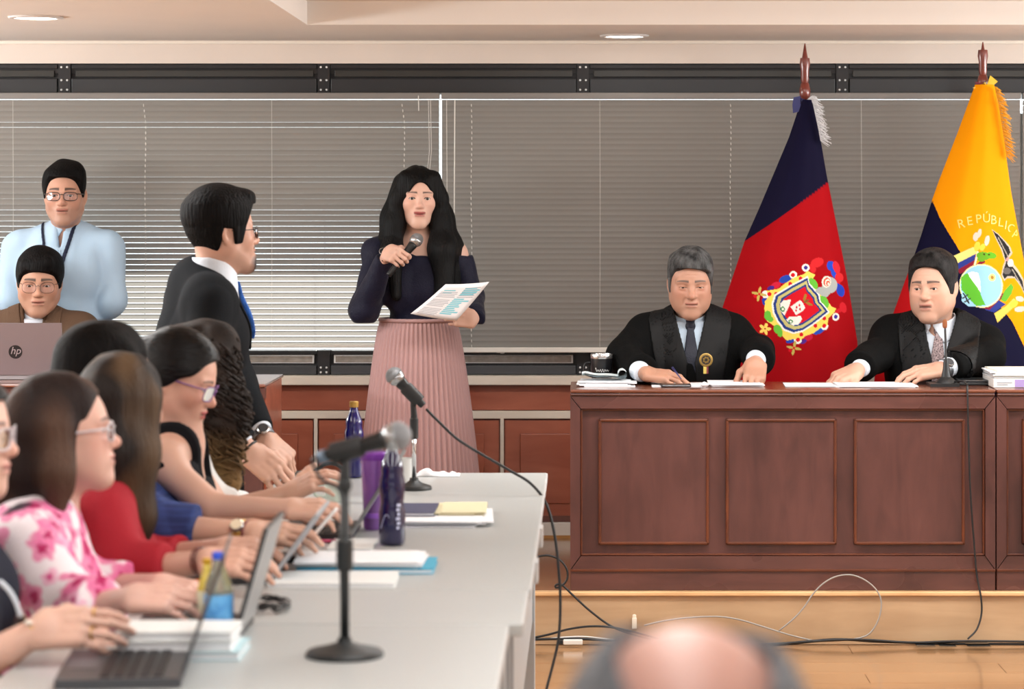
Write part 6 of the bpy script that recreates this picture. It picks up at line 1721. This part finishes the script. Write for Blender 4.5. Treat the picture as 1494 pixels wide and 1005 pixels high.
MB().tube(spline([(mc[0] - .038, 9.765, ZB + .075), (mc[0] - .062, 9.765, ZB + .068), (mc[0] - .062, 9.765, ZB + .035), (mc[0] - .037, 9.765, ZB + .022)], 12), .0045, 8).build('handle', mat('mug_black', (22, 22, 24)), mg, True, world=True)
mb = MB()
pts = []
for i in range(60):
    t = i/59; a = -PI/2 - .62 + 1.35*t; z = ZB + .046 + .0045*math.sin(t*38)*(1 - .3*math.sin(t*9)) + (.006 if i < 4 else 0)
    rr = .0398; pts.append((mc[0] + rr*math.cos(a), mc[1] + rr*math.sin(a), z))
mb.tube(pts, .0007, 4); mb.build('script_lettering', M_white, mg, True, world=True)
ph_ = root('phone', Bn(985, 560), 'black phone lying in front of the older judge', 'phone')
MB().box((xs(964, 9.52), 9.49, ZB + .0005), (xs(1008, 9.52), 9.56, ZB + .010), .0035).build('case', mat('phone_black', (20, 20, 22), rough=.3), ph_, world=True)
MB().box((xs(966, 9.52), 9.489, ZB + .004), (xs(1006, 9.52), 9.4915, ZB + .0075), .0005).build('edge', mat('phone_edge', (150, 152, 156), rough=.25, metal=.7), ph_, world=True)
stack('paper_pile', 'thin sheets of paper under the older judge\'s writing hand', 0, 9.50, 9.72, xs(952, 9.6), xs(1030, 9.6), ZB + .0004, .0025, 3, jit=.005, seed=5)
stack('paper_pile', 'papers the older judge is holding with his other hand', 0, 9.50, 9.72, xs(1036, 9.58), xs(1112, 9.58), ZB + .0004, .011, 5, jit=.008, seed=6)
cb = root('crumpled_tissue', Bn(1030, 560), 'small crumpled white paper in front of the older judge', 'tissue')
Nt = Noise(160, 7, 3)
cc_ = W(1027, 555.5, 9.50)
sdf_obj('tissue', lambda P: ell((cc_[0], 9.50, ZB + .009), (.018, .014, .009))(P) + .0035*Nt(P), cc_ - .04, cc_ + .04, .003, PAP(), cb)
stack('paper_pile', 'flat papers on the bench in front of the red flag', 0, 9.50, 9.70, xs(1146, 9.58), xs(1218, 9.58), ZB + .0004, .003, 2, jit=.004, seed=7)
stack('paper_pile', 'flat papers under the dark-haired judge\'s hands', 0, 9.49, 9.70, xs(1222, 9.58), xs(1336, 9.58), ZB + .0004, .006, 3, jit=.006, seed=8)
pn = root('pen', W(992, 548, 9.56), 'dark blue pen in the older judge\'s writing hand', 'pen')
MB().tube([W(994, 553, 9.53), W(981, 536, 9.58)], [.0018, .0042], 8).build('barrel', mat('pen_blue', (44, 46, 92), rough=.3), pn, True, world=True)
# gooseneck microphone
gm = root('gooseneck_microphone', Bn(1378, 560), 'black gooseneck microphone with an orange-brown head before the dark-haired judge', 'microphone')
gx, gy = xs(1379, 9.56), 9.56; BLK = mat('plastic_black', (26, 27, 28), rough=.4)
MB().slab([(gx - .062, gy - .06), (gx + .045, gy - .06), (gx + .045, gy + .07), (gx - .062, gy + .07)], ZB + .0005, ZB + .012).lathe([(.040, .012), (.034, .022), (.018, .034), (.012, .062), (.010, .085), (.0075, .10)], (gx + .003, gy, ZB), 16).build('base', BLK, gm, PI/5, world=True)
MB().tube(spline([(gx + .003, gy, ZB + .09), (gx + .001, gy - .002, ZB + .16), (gx - .002, gy - .012, ZB + .215)], 12), .0042, 8).build('gooseneck', mat('gooseneck_grey', (70, 72, 74), rough=.35, metal=.5), gm, True, world=True)
MB().lathe([(.001, 0), (.0075, .002), (.009, .010), (.009, .024), (.006, .032), (.0005, .034)], (gx - .003, gy - .014, ZB + .212), 14).build('capsule', mat('mic_orange', (150, 88, 50), rough=.7, bump=(700, .6, (1, 1, 1))), gm, True, world=True)
tb_ = root('closed_laptop', Bn(1420, 558), 'flat closed black laptop on the bench behind the gooseneck microphone', 'laptop')
MB().box((xs(1396, 9.65), 9.58, ZB + .0005), (xs(1447, 9.65), 9.75, ZB + .012), .003).build('base', BLK, tb_, world=True)
MB().box((xs(1396, 9.65), 9.58, ZB + .0125), (xs(1447, 9.65), 9.75, ZB + .020), .003).build('lid', mat('lid_black', (34, 35, 37), rough=.35), tb_, world=True)
cbk = MB()
pts = spline([W(1390, 557, 9.55), W(1403, 556, 9.50), W(1410, 560, 9.40), W(1411.5, 572, 9.362), W(1413, 640, 9.36), W(1416, 720, 9.36), W(1421, 790, 9.36), W(1425, 838, 9.352), W(1431, 870, 9.34), W(1432, 895, 9.335), W(1425, 918, 9.32), W(1412, 932, 9.30)], 60)
tag(cbk.tube(pts, .0034, 6).build('microphone_cable', BLK, smooth=True), 'black cable hanging down the bench front from the gooseneck microphone', 'cable')
stack('document_bundle', 'bundle of papers lying on the boxed folder at the bench\'s right end', 0, 9.47, 9.72, xs(1445, 9.55), xs(1520, 9.55), ZB + .0345, .028, 6, m=[PAP(), mat('paper_cream', (224, 220, 206), rough=.7)], jit=.005, seed=12, cat='papers')
bf = root('boxed_folder', Bn(1480, 562), 'white boxed folder with a lilac label at the bench\'s right end', 'folder')
MB().box((xs(1447, 9.5), 9.46, ZB + .0005), (xs(1522, 9.5), 9.72, ZB + .033), .002).build('box', mat('folder_white', (222, 220, 216), rough=.6), bf, world=True)
MB().box((xs(1478, 9.5), 9.4585, ZB + .003), (xs(1492, 9.5), 9.4595, ZB + .031)).build('lilac_label', mat('lilac', (158, 138, 190), rough=.6), bf, world=True)
MB().box((xs(1452, 9.5), 9.4585, ZB + .018), (xs(1474, 9.5), 9.4595, ZB + .021)).build('print_line', mat('print_grey', (150, 156, 166)), bf, world=True)
MB().box((xs(1452, 9.5), 9.4585, ZB + .011), (xs(1468, 9.5), 9.4595, ZB + .0135)).build('print_line', mat('print_grey', (150, 156, 166)), bf, world=True)

# ------------------------------------------------------------------ laptop on the side desk
def laptop(name, hinge, out, along, wd, dp, lid_len, ang, label, lid_col, base_col=(60, 60, 62), scr=(30, 32, 36), logo=False, keys=True, th=.009, edge=None):
    """hinge: near end of the hinge line; along: unit vector of the hinge; out: unit vector from hinge to the user; ang: lid opening from the base in degrees"""
    h0 = np.asarray(hinge, float); al = np.asarray(along, float); al /= np.linalg.norm(al); ou = np.asarray(out, float); ou /= np.linalg.norm(ou); up = np.array((0, 0, 1.))
    r = root(name, h0 + al*wd/2 + ou*dp/2, label, 'laptop', 'open laptops')
    c = h0 + al*wd/2 + ou*dp/2 + up*.009
    mbm = mat('laptop_%d_%d' % (base_col[0], base_col[2]), base_col, rough=.4, metal=.3); lm = mat('lid_%d_%d' % (lid_col[0], lid_col[2]), lid_col, rough=.38, metal=.35)
    MB().obox(c, al, ou, up, (wd/2, dp/2, .008)).build('base', mbm, r, world=True)
    if keys:
        kb = MB(); nr_, nc = 5, 13
        for i in range(nr_):
            for j in range(nc):
                kb.obox(c + up*.0092 + ou*(-dp*.36 + dp*.105*(i + .5)) + al*(-wd*.45 + wd*.9*(j+.5)/nc), al, ou, up, (wd*.029, dp*.040, .0012))
        k_ = kb.build('keys', mat('keys_black', (26, 27, 29), rough=.5), r, world=True); k_['kind'] = 'stuff'
        MB().obox(c + up*.0085 + ou*dp*.33, al, ou, up, (wd*.16, dp*.12, .0006)).build('touchpad', mat('touchpad', (88, 88, 92), rough=.35), r, world=True)
    a = math.radians(ang); ld = ou*math.cos(a) + up*math.sin(a); nrm = np.cross(al, ld); nrm /= np.linalg.norm(nrm)
    if nrm @ ou > 0: nrm = -nrm                                       # nrm points to the back of the lid
    lc = h0 + al*wd/2 + up*.018 + ld*lid_len/2
    lid = MB().obox(lc, al, ld, nrm, (wd/2, lid_len/2, th/2)).build('lid', lm, r, world=True)
    MB().obox(lc - nrm*(th/2 + .0004), al, ld, nrm, (wd/2 - .008, lid_len/2 - .010, .0004)).build('screen', mat('screen_dark', scr, rough=.15), lid, world=True)
    if edge:
        for s in (-1, 1): MB().obox(lc + al*s*(wd/2 + .0006), al, ld, nrm, (.0006, lid_len/2, th/2)).build('edge_trim', mat('trim_%d' % edge[0], edge, rough=.3, metal=.3), lid, world=True)
        MB().obox(lc + ld*(lid_len/2 + .0006), al, ld, nrm, (wd/2, .0006, th/2)).build('edge_trim', mat('trim_%d' % edge[0], edge, rough=.3, metal=.3), lid, world=True)
    return r, lid, lc, al, ld, nrm, th
hx0 = W(92, 549, 9.90); hx1 = W(-34, 549, 9.90); wd_ = hx0[0] - hx1[0]
r, lid, lc, al, ld, nrm, th = laptop('laptop', (hx1[0], 9.90, .917), (0, 1, 0), (1, 0, 0), wd_, .20, .200, 98, 'mauve-grey laptop seen from the back of its lid on the side desk', (128, 114, 116), (150, 146, 148))
cl_ = W(24, 512, 9.90); c = lc + al*((cl_ - lc) @ al) + ld*((cl_ - lc) @ ld) + nrm*(th/2)
MB().lathe([(.001, 0), (.0262, 0), (.0262, .0008), (.001, .0008)], c, 28, (al, ld, nrm)).build('round_logo', mat('logo_black', (34, 30, 32), rough=.3), lid, world=True)
V, Fc = text_geo('hp', .040, .0004, .28)
MB().add([c + al*x + ld*(y - .008) + nrm*(.0012 + z) for x, y, z in V], Fc).build('logo_letters', mat('logo_light', (156, 142, 144), rough=.3), lid, world=True)

# ------------------------------------------------------------------ things on the tables
ZT_ = ZTAB + .0004
Tb = lambda px, py, z=ZTAB: W(px, 0, (EYE - z)*F/(py - VY))*[1, 1, 0] + [0, 0, z + .0004]
# laptops of the row: screens face the women on the left
def tl(h_px, top_px, label, lid_col, wd=.30, rz=0., edge=None, base_col=(60, 60, 62), th=.008, dp=.215):
    h = Tb(*h_px); s = F/h[1]; dx, dz = (top_px[0]-h_px[0])/s, -(top_px[1]-h_px[1])/s - .018
    L = math.hypot(dx, dz); ang = 180 - math.degrees(math.atan2(dz, dx))
    al = (-math.sin(rz), math.cos(rz), 0); ou = (-math.cos(rz), -math.sin(rz), 0)
    return laptop('laptop', h, ou, al, wd, dp, L, ang, label, lid_col, base_col, th=th, edge=edge)
tl((264, 1004), (327, 812), 'thin dark laptop at the bottom left, its lid seen edge-on', (78, 80, 84), .31, .095, base_col=(74, 76, 80), th=.005)
tl((344, 940), (388, 772), 'silver-grey laptop in front of the woman in the floral blouse', (160, 160, 160), .27, edge=(60, 62, 64))
tl((398, 853), (462, 752), 'blue-grey laptop in front of the woman in red', (138, 146, 156), .27, edge=(170, 174, 178))
tl((432, 822), (488, 746), 'slim white-edged laptop in front of the woman with the gold watch', (222, 220, 218), .06, edge=(236, 234, 232), dp=.18)
tl((513, 789), (580, 672), 'grey laptop beside the purple tumbler', (140, 141, 142), .27, edge=(120, 122, 124))
# microphone stands
def mic_stand(base_px, r, top_py, clip, a, b, label, label2, body_col, pole_m, collar_py, hr=.0255):
    p = Tb(*base_px); s = F/p[1]; zt = EYE - (top_py - VY)/s
    rt = root('microphone_stand', p, label, 'stand', 'round-based microphone stands on the tables')
    MB().lathe([(.001, 0), (r, 0), (r, .006), (r*.93, .011), (r*.45, .019), (.014, .026), (.012, .034)], p, 36).build('base', mat('stand_base', (34, 37, 38), rough=.45), rt, PI/6, world=True)
    MB().tube([p + [0, 0, .02], [p[0], p[1], zt]], .0085 if pole_m is None else .0065, 12).build('pole', pole_m or mat('stand_base', (34, 37, 38)), rt, True, world=True)
    for c0, c1, rr in collar_py:
        z0, z1 = EYE - (c1 - VY)/s, EYE - (c0 - VY)/s
        MB().lathe([(rr*.8, z0), (rr, z0 + .004), (rr, z1 - .004), (rr*.8, z1)], (p[0], p[1], 0), 16).build('collar', mat('stand_base', (34, 37, 38)), rt, PI/6, world=True)
    r2, ax = handheld_mic(a, b, label2, hr=hr); z = ax[2]; mid = np.asarray(a) + z*clip; top = np.array((p[0], p[1], zt))
    MB().lathe([(.0195, -.028), (.0205, -.020), (.0205, .026), (.0192, .032), (.0182, .032), (.0172, -.026)], mid, 18, ax).tube([top - [0, 0, .012], top, mid - np.array((0, 0, .016))], [.011, .010, .008], 10).build('clip', mat('stand_clip', (28, 29, 30), rough=.5), rt, PI/5, world=True)
    return r2, rt
mic_stand((604, 714), .052, 606, .045, W(618, 592, 7.60), W(584, 557, 7.60), 'small microphone stand with a chrome pole near the far end of the tables', 'grey desk microphone on the far stand, its cable trailing to the right', None, mat('chrome', (210, 212, 214), rough=.12, metal=1), [(609, 640, .0125)], hr=.0275)
rn, rtn = mic_stand((503, 957), .072, 690, .05, W(467, 667, 4.80), W(562, 641, 4.79), 'blurred black microphone stand in the middle of the near table', 'black microphone lying level on the near stand, its silver head to the right', None, None, [(786, 832, .0155), (700, 716, .013)], hr=.0275)
MB().lathe([(.001, -.002), (.011, -.001), (.0125, .012), (.0115, .03)], W(464, 668, 4.80), 16, frame_from((1, 0, .27), (0, 0, 1))[:, [1, 2, 0]].T).build('connector', mat('connector_grey', (110, 128, 146), rough=.3, metal=.5), rn, True, world=True)
MB().tube(spline([W(464, 668, 4.80), W(455, 672, 4.82), W(470, 700, 4.86), W(497, 720, 4.83), W(497, 800, 4.83), W(500, 935, 4.84)], 30), .0032, 6).build('cable', BLK, rn, True, world=True)
# bottles
def bottle(label, px, py, H_, R_, glass, cap_m, prof=None, label_m=None, Y=None, group='drink bottles on the tables'):
    p = Tb(px, py) if Y is None else np.array((xs(px, Y), Y, ZT_))
    r = root('bottle', p, label, 'bottle', group)
    pr = prof or [(0, .0), (.55, .0), (.92, .012), (1, .05), (1, .30), (.90, .36), (.86, .40), (.93, .47), (.98, .54), (.96, .60), (.82, .66), (.86, .70), (.80, .76), (.55, .84), (.42, .88), (.40, .93)]
    MB().lathe([(max(.0006, a*R_), b*H_) for a, b in pr], p, 28).build('body', glass, r, True, world=True)
    MB().lathe([(.0006, .925*H_), (.44*R_, .925*H_), (.46*R_, .935*H_), (.46*R_, .995*H_), (.42*R_, H_), (.0006, H_)], p, 20).build('cap', cap_m, r, PI/5, world=True)
    return r, p
DB = mat('bottle_blue', (16, 13, 92), rough=.12, spec=.6, coat=.6)
DBd = mat('bottle_indigo', (16, 13, 60), rough=.12, spec=.6, coat=.6)
bottle('dark blue sports bottle with a gold cap at the far end of the tables', 516.5, 0, .232, .030, DB, mat('cap_gold', (176, 140, 70), rough=.35, metal=.4), Y=7.93)
rb, pb = bottle('tall indigo drink bottle in front of the grey laptop', 572, 795, .262, .0325, DBd, mat('cap_blue', (34, 34, 190), rough=.35))
mb = MB()
for k in range(6):
    z = .045 + .011*k; a = -1.05 + .06*(k % 2)
    mb.obox(pb + np.array((.0332*math.cos(a), .0332*math.sin(a), z)), (-math.sin(a), math.cos(a), 0), (math.cos(a), math.sin(a), 0), (0, 0, 1), (.0035 + .001*(k % 3), .0004, .0036))
mb.build('print_marks', mat('print_white', (190, 196, 220), rough=.6), rb, world=True)
mb = MB().tube([pb + np.array((.0333*math.cos(a), .0333*math.sin(a), .055 + .022*math.sin((a + 2.3)*4))) for a in np.linspace(-2.45, -1.7, 14)], .0008, 4); mb.build('print_swirl', mat('print_white', (190, 196, 220)), rb, True, world=True)
tu = root('tumbler', Tb(545, 770), 'translucent purple tumbler with a lid behind the grey laptop', 'tumbler'); pt_ = Tb(546, 772)
MB().lathe([(.001, 0), (.024, 0), (.027, .006), (.034, .175), (.034, .182)], pt_, 28).build('cup', mat('tumbler_purple', (166, 112, 206), rough=.15, spec=.6, trans=.45, coat=.4), tu, PI/5, world=True)
MB().lathe([(.0345, .178), (.037, .182), (.037, .194), (.033, .198), (.001, .199)], pt_, 28).build('lid', mat('tumbler_lid', (128, 66, 168), rough=.25), tu, PI/5, world=True)
MB().lathe([(.0285, .030), (.0305, .034), (.0305, .040), (.0295, .044)], pt_, 28).build('band', mat('tumbler_band', (168, 108, 224), rough=.2), tu, PI/5, world=True)
wb2 = [(0, 0), (.6, 0), (.95, .012), (1, .04), (.97, .30), (1, .52), (1, .58), (.85, .68), (.5, .82), (.42, .86), (.42, .93)]
CLEARP = mat('clear_plastic', (206, 208, 190), rough=.1, trans=.75, ior=1.2)
rb, pb = bottle('clear bottle with a blue cap and blue label behind the stack of pads', 319, 0, .172, .0275, CLEARP, mat('cap_sky', (58, 92, 214), rough=.35), wb2, Y=4.93)
MB().lathe([(.0276, .008), (.0280, .010), (.0278, .092), (.0274, .094)], pb, 28).build('blue_label', mat('label_blue', (58, 140, 216), rough=.4, noise=(40, .25, (1, 1, 1), (110, 180, 230))), rb, True, world=True)
rb, pb = bottle('small bottle of yellow drink beside the blue-labelled bottle', 302, 0, .148, .019, mat('juice_yellow', (214, 190, 84), rough=.2, spec=.6), mat('cap_yellow', (206, 160, 40), rough=.4), wb2, Y=5.02)
MB().lathe([(.0191, .04), (.0196, .042), (.0194, .085), (.0188, .087)], pb, 24).build('pale_label', mat('label_pale', (220, 218, 190), rough=.5), rb, True, world=True)
# pads and folders
def pad(name, label, x0, x1, y0, y1, z0, h, m, cover=None, cat='notebook', rz=0., inset=.003):
    r = root(name, ((x0+x1)/2, (y0+y1)/2, z0), label, cat); c, s = math.cos(rz), math.sin(rz); mx, my = (x0+x1)/2, (y0+y1)/2
    A = lambda dz, hh, ins, mm, nm: MB().obox((mx, my, z0 + dz + hh/2), (c, s, 0), (-s, c, 0), (0, 0, 1), ((x1-x0)/2 - ins, (y1-y0)/2 - ins, hh/2)).build(nm, mm, r, world=True)
    t = min(.0022, h*.2); A(0, t, 0, cover or m, 'back_cover'); A(t, h - 2*t, inset, PAP(), 'pages'); A(h - t, t, 0, cover or m, 'front_cover')
    return r
wm = mat('cover_white', (226, 228, 226), rough=.5); bm_ = mat('cover_paleblue', (176, 204, 210), rough=.5); cyan = mat('cover_cyan', (40, 158, 190), rough=.45)
X0, X1 = xs(167, 4.74), xs(340, 4.74)
pad('notepad', 'pale blue-edged pad at the bottom of the stack beside the dark laptop', X0 + .002, X1 + .012, 4.735, 4.90, ZT_, .016, bm_)
pad('notepad', 'thick white pad in the middle of the stack beside the dark laptop', X0, X1 - .004, 4.74, 4.895, ZT_ + .0165, .018, wm, rz=.01)
pad('notepad', 'white pad on top of the stack beside the dark laptop', X0 + .001, X1 - .002, 4.745, 4.89, ZT_ + .035, .015, wm, rz=-.012)
pad('folder', 'cyan folder lying under white papers behind the near microphone stand', xs(432, 5.85), xs(631, 5.85), 5.85, 6.05, ZT_, .012, cyan, cat='folder')
stack('paper_pile', 'white papers lying on the cyan folder', 0, 5.86, 6.06, xs(432, 5.87), xs(612, 5.87), ZT_ + .0125, .014, 5, jit=.005, seed=21)
pad('notebook', 'white notebook lying in front of the cyan folder', xs(388, 5.645), xs(575, 5.645), 5.64, 5.83, ZT_, .010, wm, rz=.02)
stack('paper_pile', 'pile of white documents right of the indigo bottle', 0, 6.70, 7.0, xs(588, 6.8), xs(706, 6.8), ZT_, .016, 6, jit=.010, seed=22)
pad('notebook', 'navy notebook on top of the documents right of the indigo bottle', xs(560, 6.9), xs(637, 6.9), 6.80, 7.02, ZT_ + .0165, .010, mat('cover_navy', (56, 60, 92), rough=.5))
stack('envelope', 'cream papers on top of the documents pile', 0, 6.82, 7.06, xs(640, 6.9), xs(706, 6.9), ZT_ + .0165, .008, 3, m=mat('paper_yellowish', (208, 200, 164), rough=.7), jit=.007, seed=23)
pad('folder', 'orange folder beside the blue-capped bottle', xs(225, 5.66), xs(332, 5.66), 5.64, 5.80, ZT_, .012, mat('cover_orange', (206, 112, 46), rough=.5), cat='folder')
pad('notebook', 'flat white notebook under the grey laptop\'s corner', xs(480, 6.3), xs(545, 6.3), 6.24, 6.44, ZT_, .006, wm)
pad('notebook', 'thin black notebook on the far edge of the tables', xs(424, 8.0), xs(482, 8.0), 7.93, 8.06, ZT_, .008, mat('cover_black', (22, 22, 24), rough=.4))
o, _, _ = sheet('sheet_of_paper', Tb(432, 704), Tb(492, 704), Tb(494, 696), Tb(440, 696), 'loose white sheet near the clasped hands at the far end', bend=(0, 0, .004))
o, _, _ = sheet('sheet_of_paper', Tb(412, 718), Tb(450, 718), Tb(452, 710), Tb(418, 710), 'loose white sheet under the hand of the woman in white', bend=(0, 0, .003))
def tissue(label, px, py, sx, sy, sz, seed):
    p = Tb(px, py); N_ = Noise(55, 7, seed); N2_ = Noise(130, 7, seed+1); n = 22; V = []
    for j in range(n+1):
        for i in range(n+1):
            u, v = i/n*2-1, j/n*2-1; q_ = np.array([[p[0] + u*sx, p[1] + v*sy, seed]], np.float32)
            V.append((p[0] + u*sx + .006*float(N_(q_+3)[0]), p[1] + v*sy, p[2] + .0015 + sz*max(0, (float(N_(q_)[0])*.6 + .35*float(N2_(q_)[0])))*(1 - abs(u)**3)*(1-abs(v)**3)))
    Fc = [(j*(n+1)+i, j*(n+1)+i+1, (j+1)*(n+1)+i+1, (j+1)*(n+1)+i) for j in range(n) for i in range(n)]
    o = new_obj('crumpled_tissue', np_mesh('crumpled_tissue', V, Fc, PAP(), False)); md = o.modifiers.new('s', 'SOLIDIFY'); md.thickness = .0008
    return tag(o, label, 'tissue', 'white tissues on the far table')
tissue('crumpled white napkin near the far edge, right of the far stand', 641, 693, .066, .05, .048, 5)
tissue('small white tissue between far stand and document pile', 603, 742, .028, .03, .012, 9)
def cup(label, px, py, r_, h_, m, Y=None):
    p = Tb(px, py); rt = root('cup', p, label, 'cup')
    MB().lathe([(.001, 0), (r_*.8, 0), (r_*.84, .004), (r_, h_), (r_*.95, h_), (r_*.80, .006), (.001, .006)], p, 24).build('bowl', m, rt, PI/5, world=True); return rt, p
cup('white paper cup behind the purple tumbler', 590, 705, .030, .075, mat('cup_white', (222, 224, 222), rough=.5))
rt, p = cup('pale green mug behind the near microphone pole', 490, 732, .034, .060, mat('cup_green', (196, 208, 198), rough=.35))
MB().tube(spline([p + np.array((-.033, 0, .05)), p + np.array((-.056, -.01, .045)), p + np.array((-.056, -.01, .02)), p + np.array((-.030, 0, .012))], 12), .0045, 8).build('handle', mat('cup_green', (196, 208, 198)), rt, True, world=True)
hs = root('headset', Tb(480, 700), 'black headset lying on the table in front of the white-bloused woman', 'headset')
c = Tb(482, 703); MB().tube([c + np.array((.045*math.cos(a), .01*math.sin(a), .012 + .042*math.sin(a))) for a in np.linspace(0, PI, 16)], .0055, 8).build('headband', BLK, hs, True, world=True)
for s in (-1, 1): MB().lathe([(.001, -.010), (.020, -.008), (.022, 0), (.020, .008), (.001, .010)], c + np.array((.045*s, 0, .022)), 16, ((0, 1, 0), (0, 0, 1), (1, 0, 0))).build('ear_cup', BLK, hs, True, world=True)
ms_ = root('computer_mouse', Tb(262, 888), 'black computer mouse under the hands of the floral-bloused woman', 'mouse'); c = Tb(262, 890)
sdf_obj('shell', lambda P: np.maximum(ell((c[0], c[1], c[2] + .002), (.052, .031, .032))(P), c[2] + .001 - P[:, 2]), c - .07, c + .07, .005, BLK, ms_)
MB().lathe([(.001, -.004), (.007, -.004), (.007, .004), (.001, .004)], c + np.array((.02, 0, .030)), 12, ((1, 0, 0), (0, 0, 1), (0, 1, 0))).build('wheel', mat('wheel_grey', (70, 70, 72), rough=.5), ms_, world=True)
cbk = MB(); rs = np.random.default_rng(6); pts = []
for i in range(64):
    a = i*.62; pts.append(Tb(392 + 26*math.cos(a) + rs.normal(0, 4), 888 + 7.5*math.sin(a) + rs.normal(0, 1.5)) + [0, 0, .004 + .018*rs.random()])
cbk.tube(spline(pts, 190), .0024, 5); tag(cbk.build('charger_cable', BLK, smooth=True), 'tangled black charger cable on the near table', 'cable')
for i, (a, b, cc, lb) in enumerate((((458, 792), (492, 789), (206, 62, 110), 'pink pen beside the grey laptop'), ((268, 841), (330, 840), (232, 232, 230), 'white pen lying on the orange folder'), ((470, 784), (486, 783), (206, 214, 60), 'short yellow highlighter beside the pink pen'))):
    z = .0045 if i != 1 else .0170
    p0, p1 = Tb(*a) + [0, 0, z], Tb(*b) + [0, 0, z]; p1[1] = p0[1]
    r = root('pen', (p0+p1)/2, lb, 'pen'); d = (p1-p0)
    MB().tube([p0, p0 + d*.78], .0042, 8).build('barrel', mat('pen_%d' % cc[1], cc, rough=.35), r, True, world=True); MB().tube([p0 + d*.79, p1], .0046, 8).build('cap', mat('pencap_%d' % cc[2], [v*.8 for v in cc], rough=.35), r, True, world=True)

# ------------------------------------------------------------------ cables on the floor
pts = spline([W(622, 597, 7.60), W(640, 615, 7.58), W(668, 641, 7.55), W(705, 664, 7.5), W(745, 687, 7.46), W(775, 706, 7.45), W(797, 735, 7.45), W(809, 780, 7.44), W(815, 830, 7.43), W(817.5, 880, 7.42), W(815, 930, 7.40), W(807, 968, 7.38), W(797, 1006, 7.35), W(790, 1040, 7.32)], 90)
pts += [np.array((pts[-1][0] - .05*k, pts[-1][1] - .08*k, max(.0045, pts[-1][2]*(1 - k/4)**2))) for k in range(1, 7)]
tag(MB().tube(pts, .0042, 7).build('microphone_cable', BLK, smooth=True), 'long black cable arching from the far desk microphone down past the table edge', 'cable')
ffl = lambda px, py, lift=.005: np.array((xs(px, 9.32), min(9.345, (EYE - lift)*F/(py - VY)), lift)) if py > 939 else W(px, py, 9.33)
for lb, pp, rr, m in (
    ('black cable looping in front of the platform step beside the bench', [(776, 818), (784, 812), (800, 810), (816, 816), (826, 828), (828, 842), (822, 852), (812, 857), (811, 853), (820, 853), (836, 868), (860, 890), (890, 912), (920, 924), (950, 932)], .0042, BLK),
    ('black cable rising in a low arch along the step', [(776, 930), (800, 925), (830, 917), (860, 913), (890, 914), (920, 920), (950, 928), (980, 936)], .0042, BLK),
    ('thick black cable running along the foot of the step', [(776, 932), (840, 931), (900, 934), (980, 938), (1060, 940), (1140, 938), (1220, 932), (1280, 935), (1380, 938), (1494, 939), (1700, 941), (2300, 940)], .0052, BLK),
    ('second black cable running along the foot of the step', [(950, 937), (1050, 941), (1130, 940), (1205, 933), (1260, 932), (1330, 936), (1420, 934), (1650, 936), (2300, 935)], .0042, BLK),
    ('grey cable making a tall loop against the step', [(940, 912), (965, 906), (1000, 901), (1045, 899), (1080, 904), (1120, 916), (1160, 928), (1200, 935), (1255, 930), (1275, 916), (1285, 890), (1283, 868), (1268, 850), (1245, 839), (1222, 840), (1202, 850), (1186, 866), (1174, 884), (1158, 902), (1136, 920)], .0030, mat('cable_grey', (150, 146, 140), rough=.5)),
    ('pale cable lying along the step beside the table leg', [(776, 934), (810, 930), (850, 928), (890, 932), (930, 936)], .0030, mat('cable_pale', (206, 204, 200), rough=.5))):
    dpt = .005*(len(lb) % 5)
    tag(MB().tube(spline([ffl(x, y) - np.array((0, dpt, 0)) for x, y in pp], 90), rr, 6).build('floor_cable', m, smooth=True), lb, 'cable', 'cables in front of the platform')
ps = root('cable_connector', W(835, 930, 9.30), 'white plug connector among the black cables beside the table leg', 'plug')
MB().box((xs(822, 9.3), 9.285, .012), (xs(850, 9.3), 9.305, .030), .003).build('body', mat('plug_white', (214, 212, 206), rough=.4), ps, world=True)
MB().box((xs(814, 9.3), 9.288, .014), (xs(821.5, 9.3), 9.302, .028), .002).build('plug', BLK, ps, world=True)
cp = root('plastic_clip', W(925, 916, 9.345), 'small clear plastic clip stuck to the step', 'clip')
MB().box((xs(922, 9.35), 9.342, W(0, 917, 9.35)[2]), (xs(929, 9.35), 9.358, W(0, 901, 9.35)[2]), .002).lathe([(.001, 0), (.007, 0), (.007, .010), (.001, .012)], (xs(925.5, 9.35), 9.35, W(0, 901, 9.35)[2]), 12).build('body', mat('clip_clear', (226, 216, 200), rough=.2, spec=.7), cp, world=True)
tp = glass_mat('tape_clear', (.90, .87, .82), .5)
for i, (x0_, x1_, y_) in enumerate(((1335, 1362, 927), (1368, 1392, 928), (1408, 1442, 929))):
    o = MB().box((xs(x0_, 9.31), 9.24, .0125 + .0004*i), (xs(x1_, 9.31), 9.352, .0135 + .0004*i), .0004).build('tape_strip', tp); tag(o, ('leftmost', 'middle', 'rightmost')[i] + ' strip of clear tape over the cables at the right of the step', 'tape', 'tape strips over the cables')
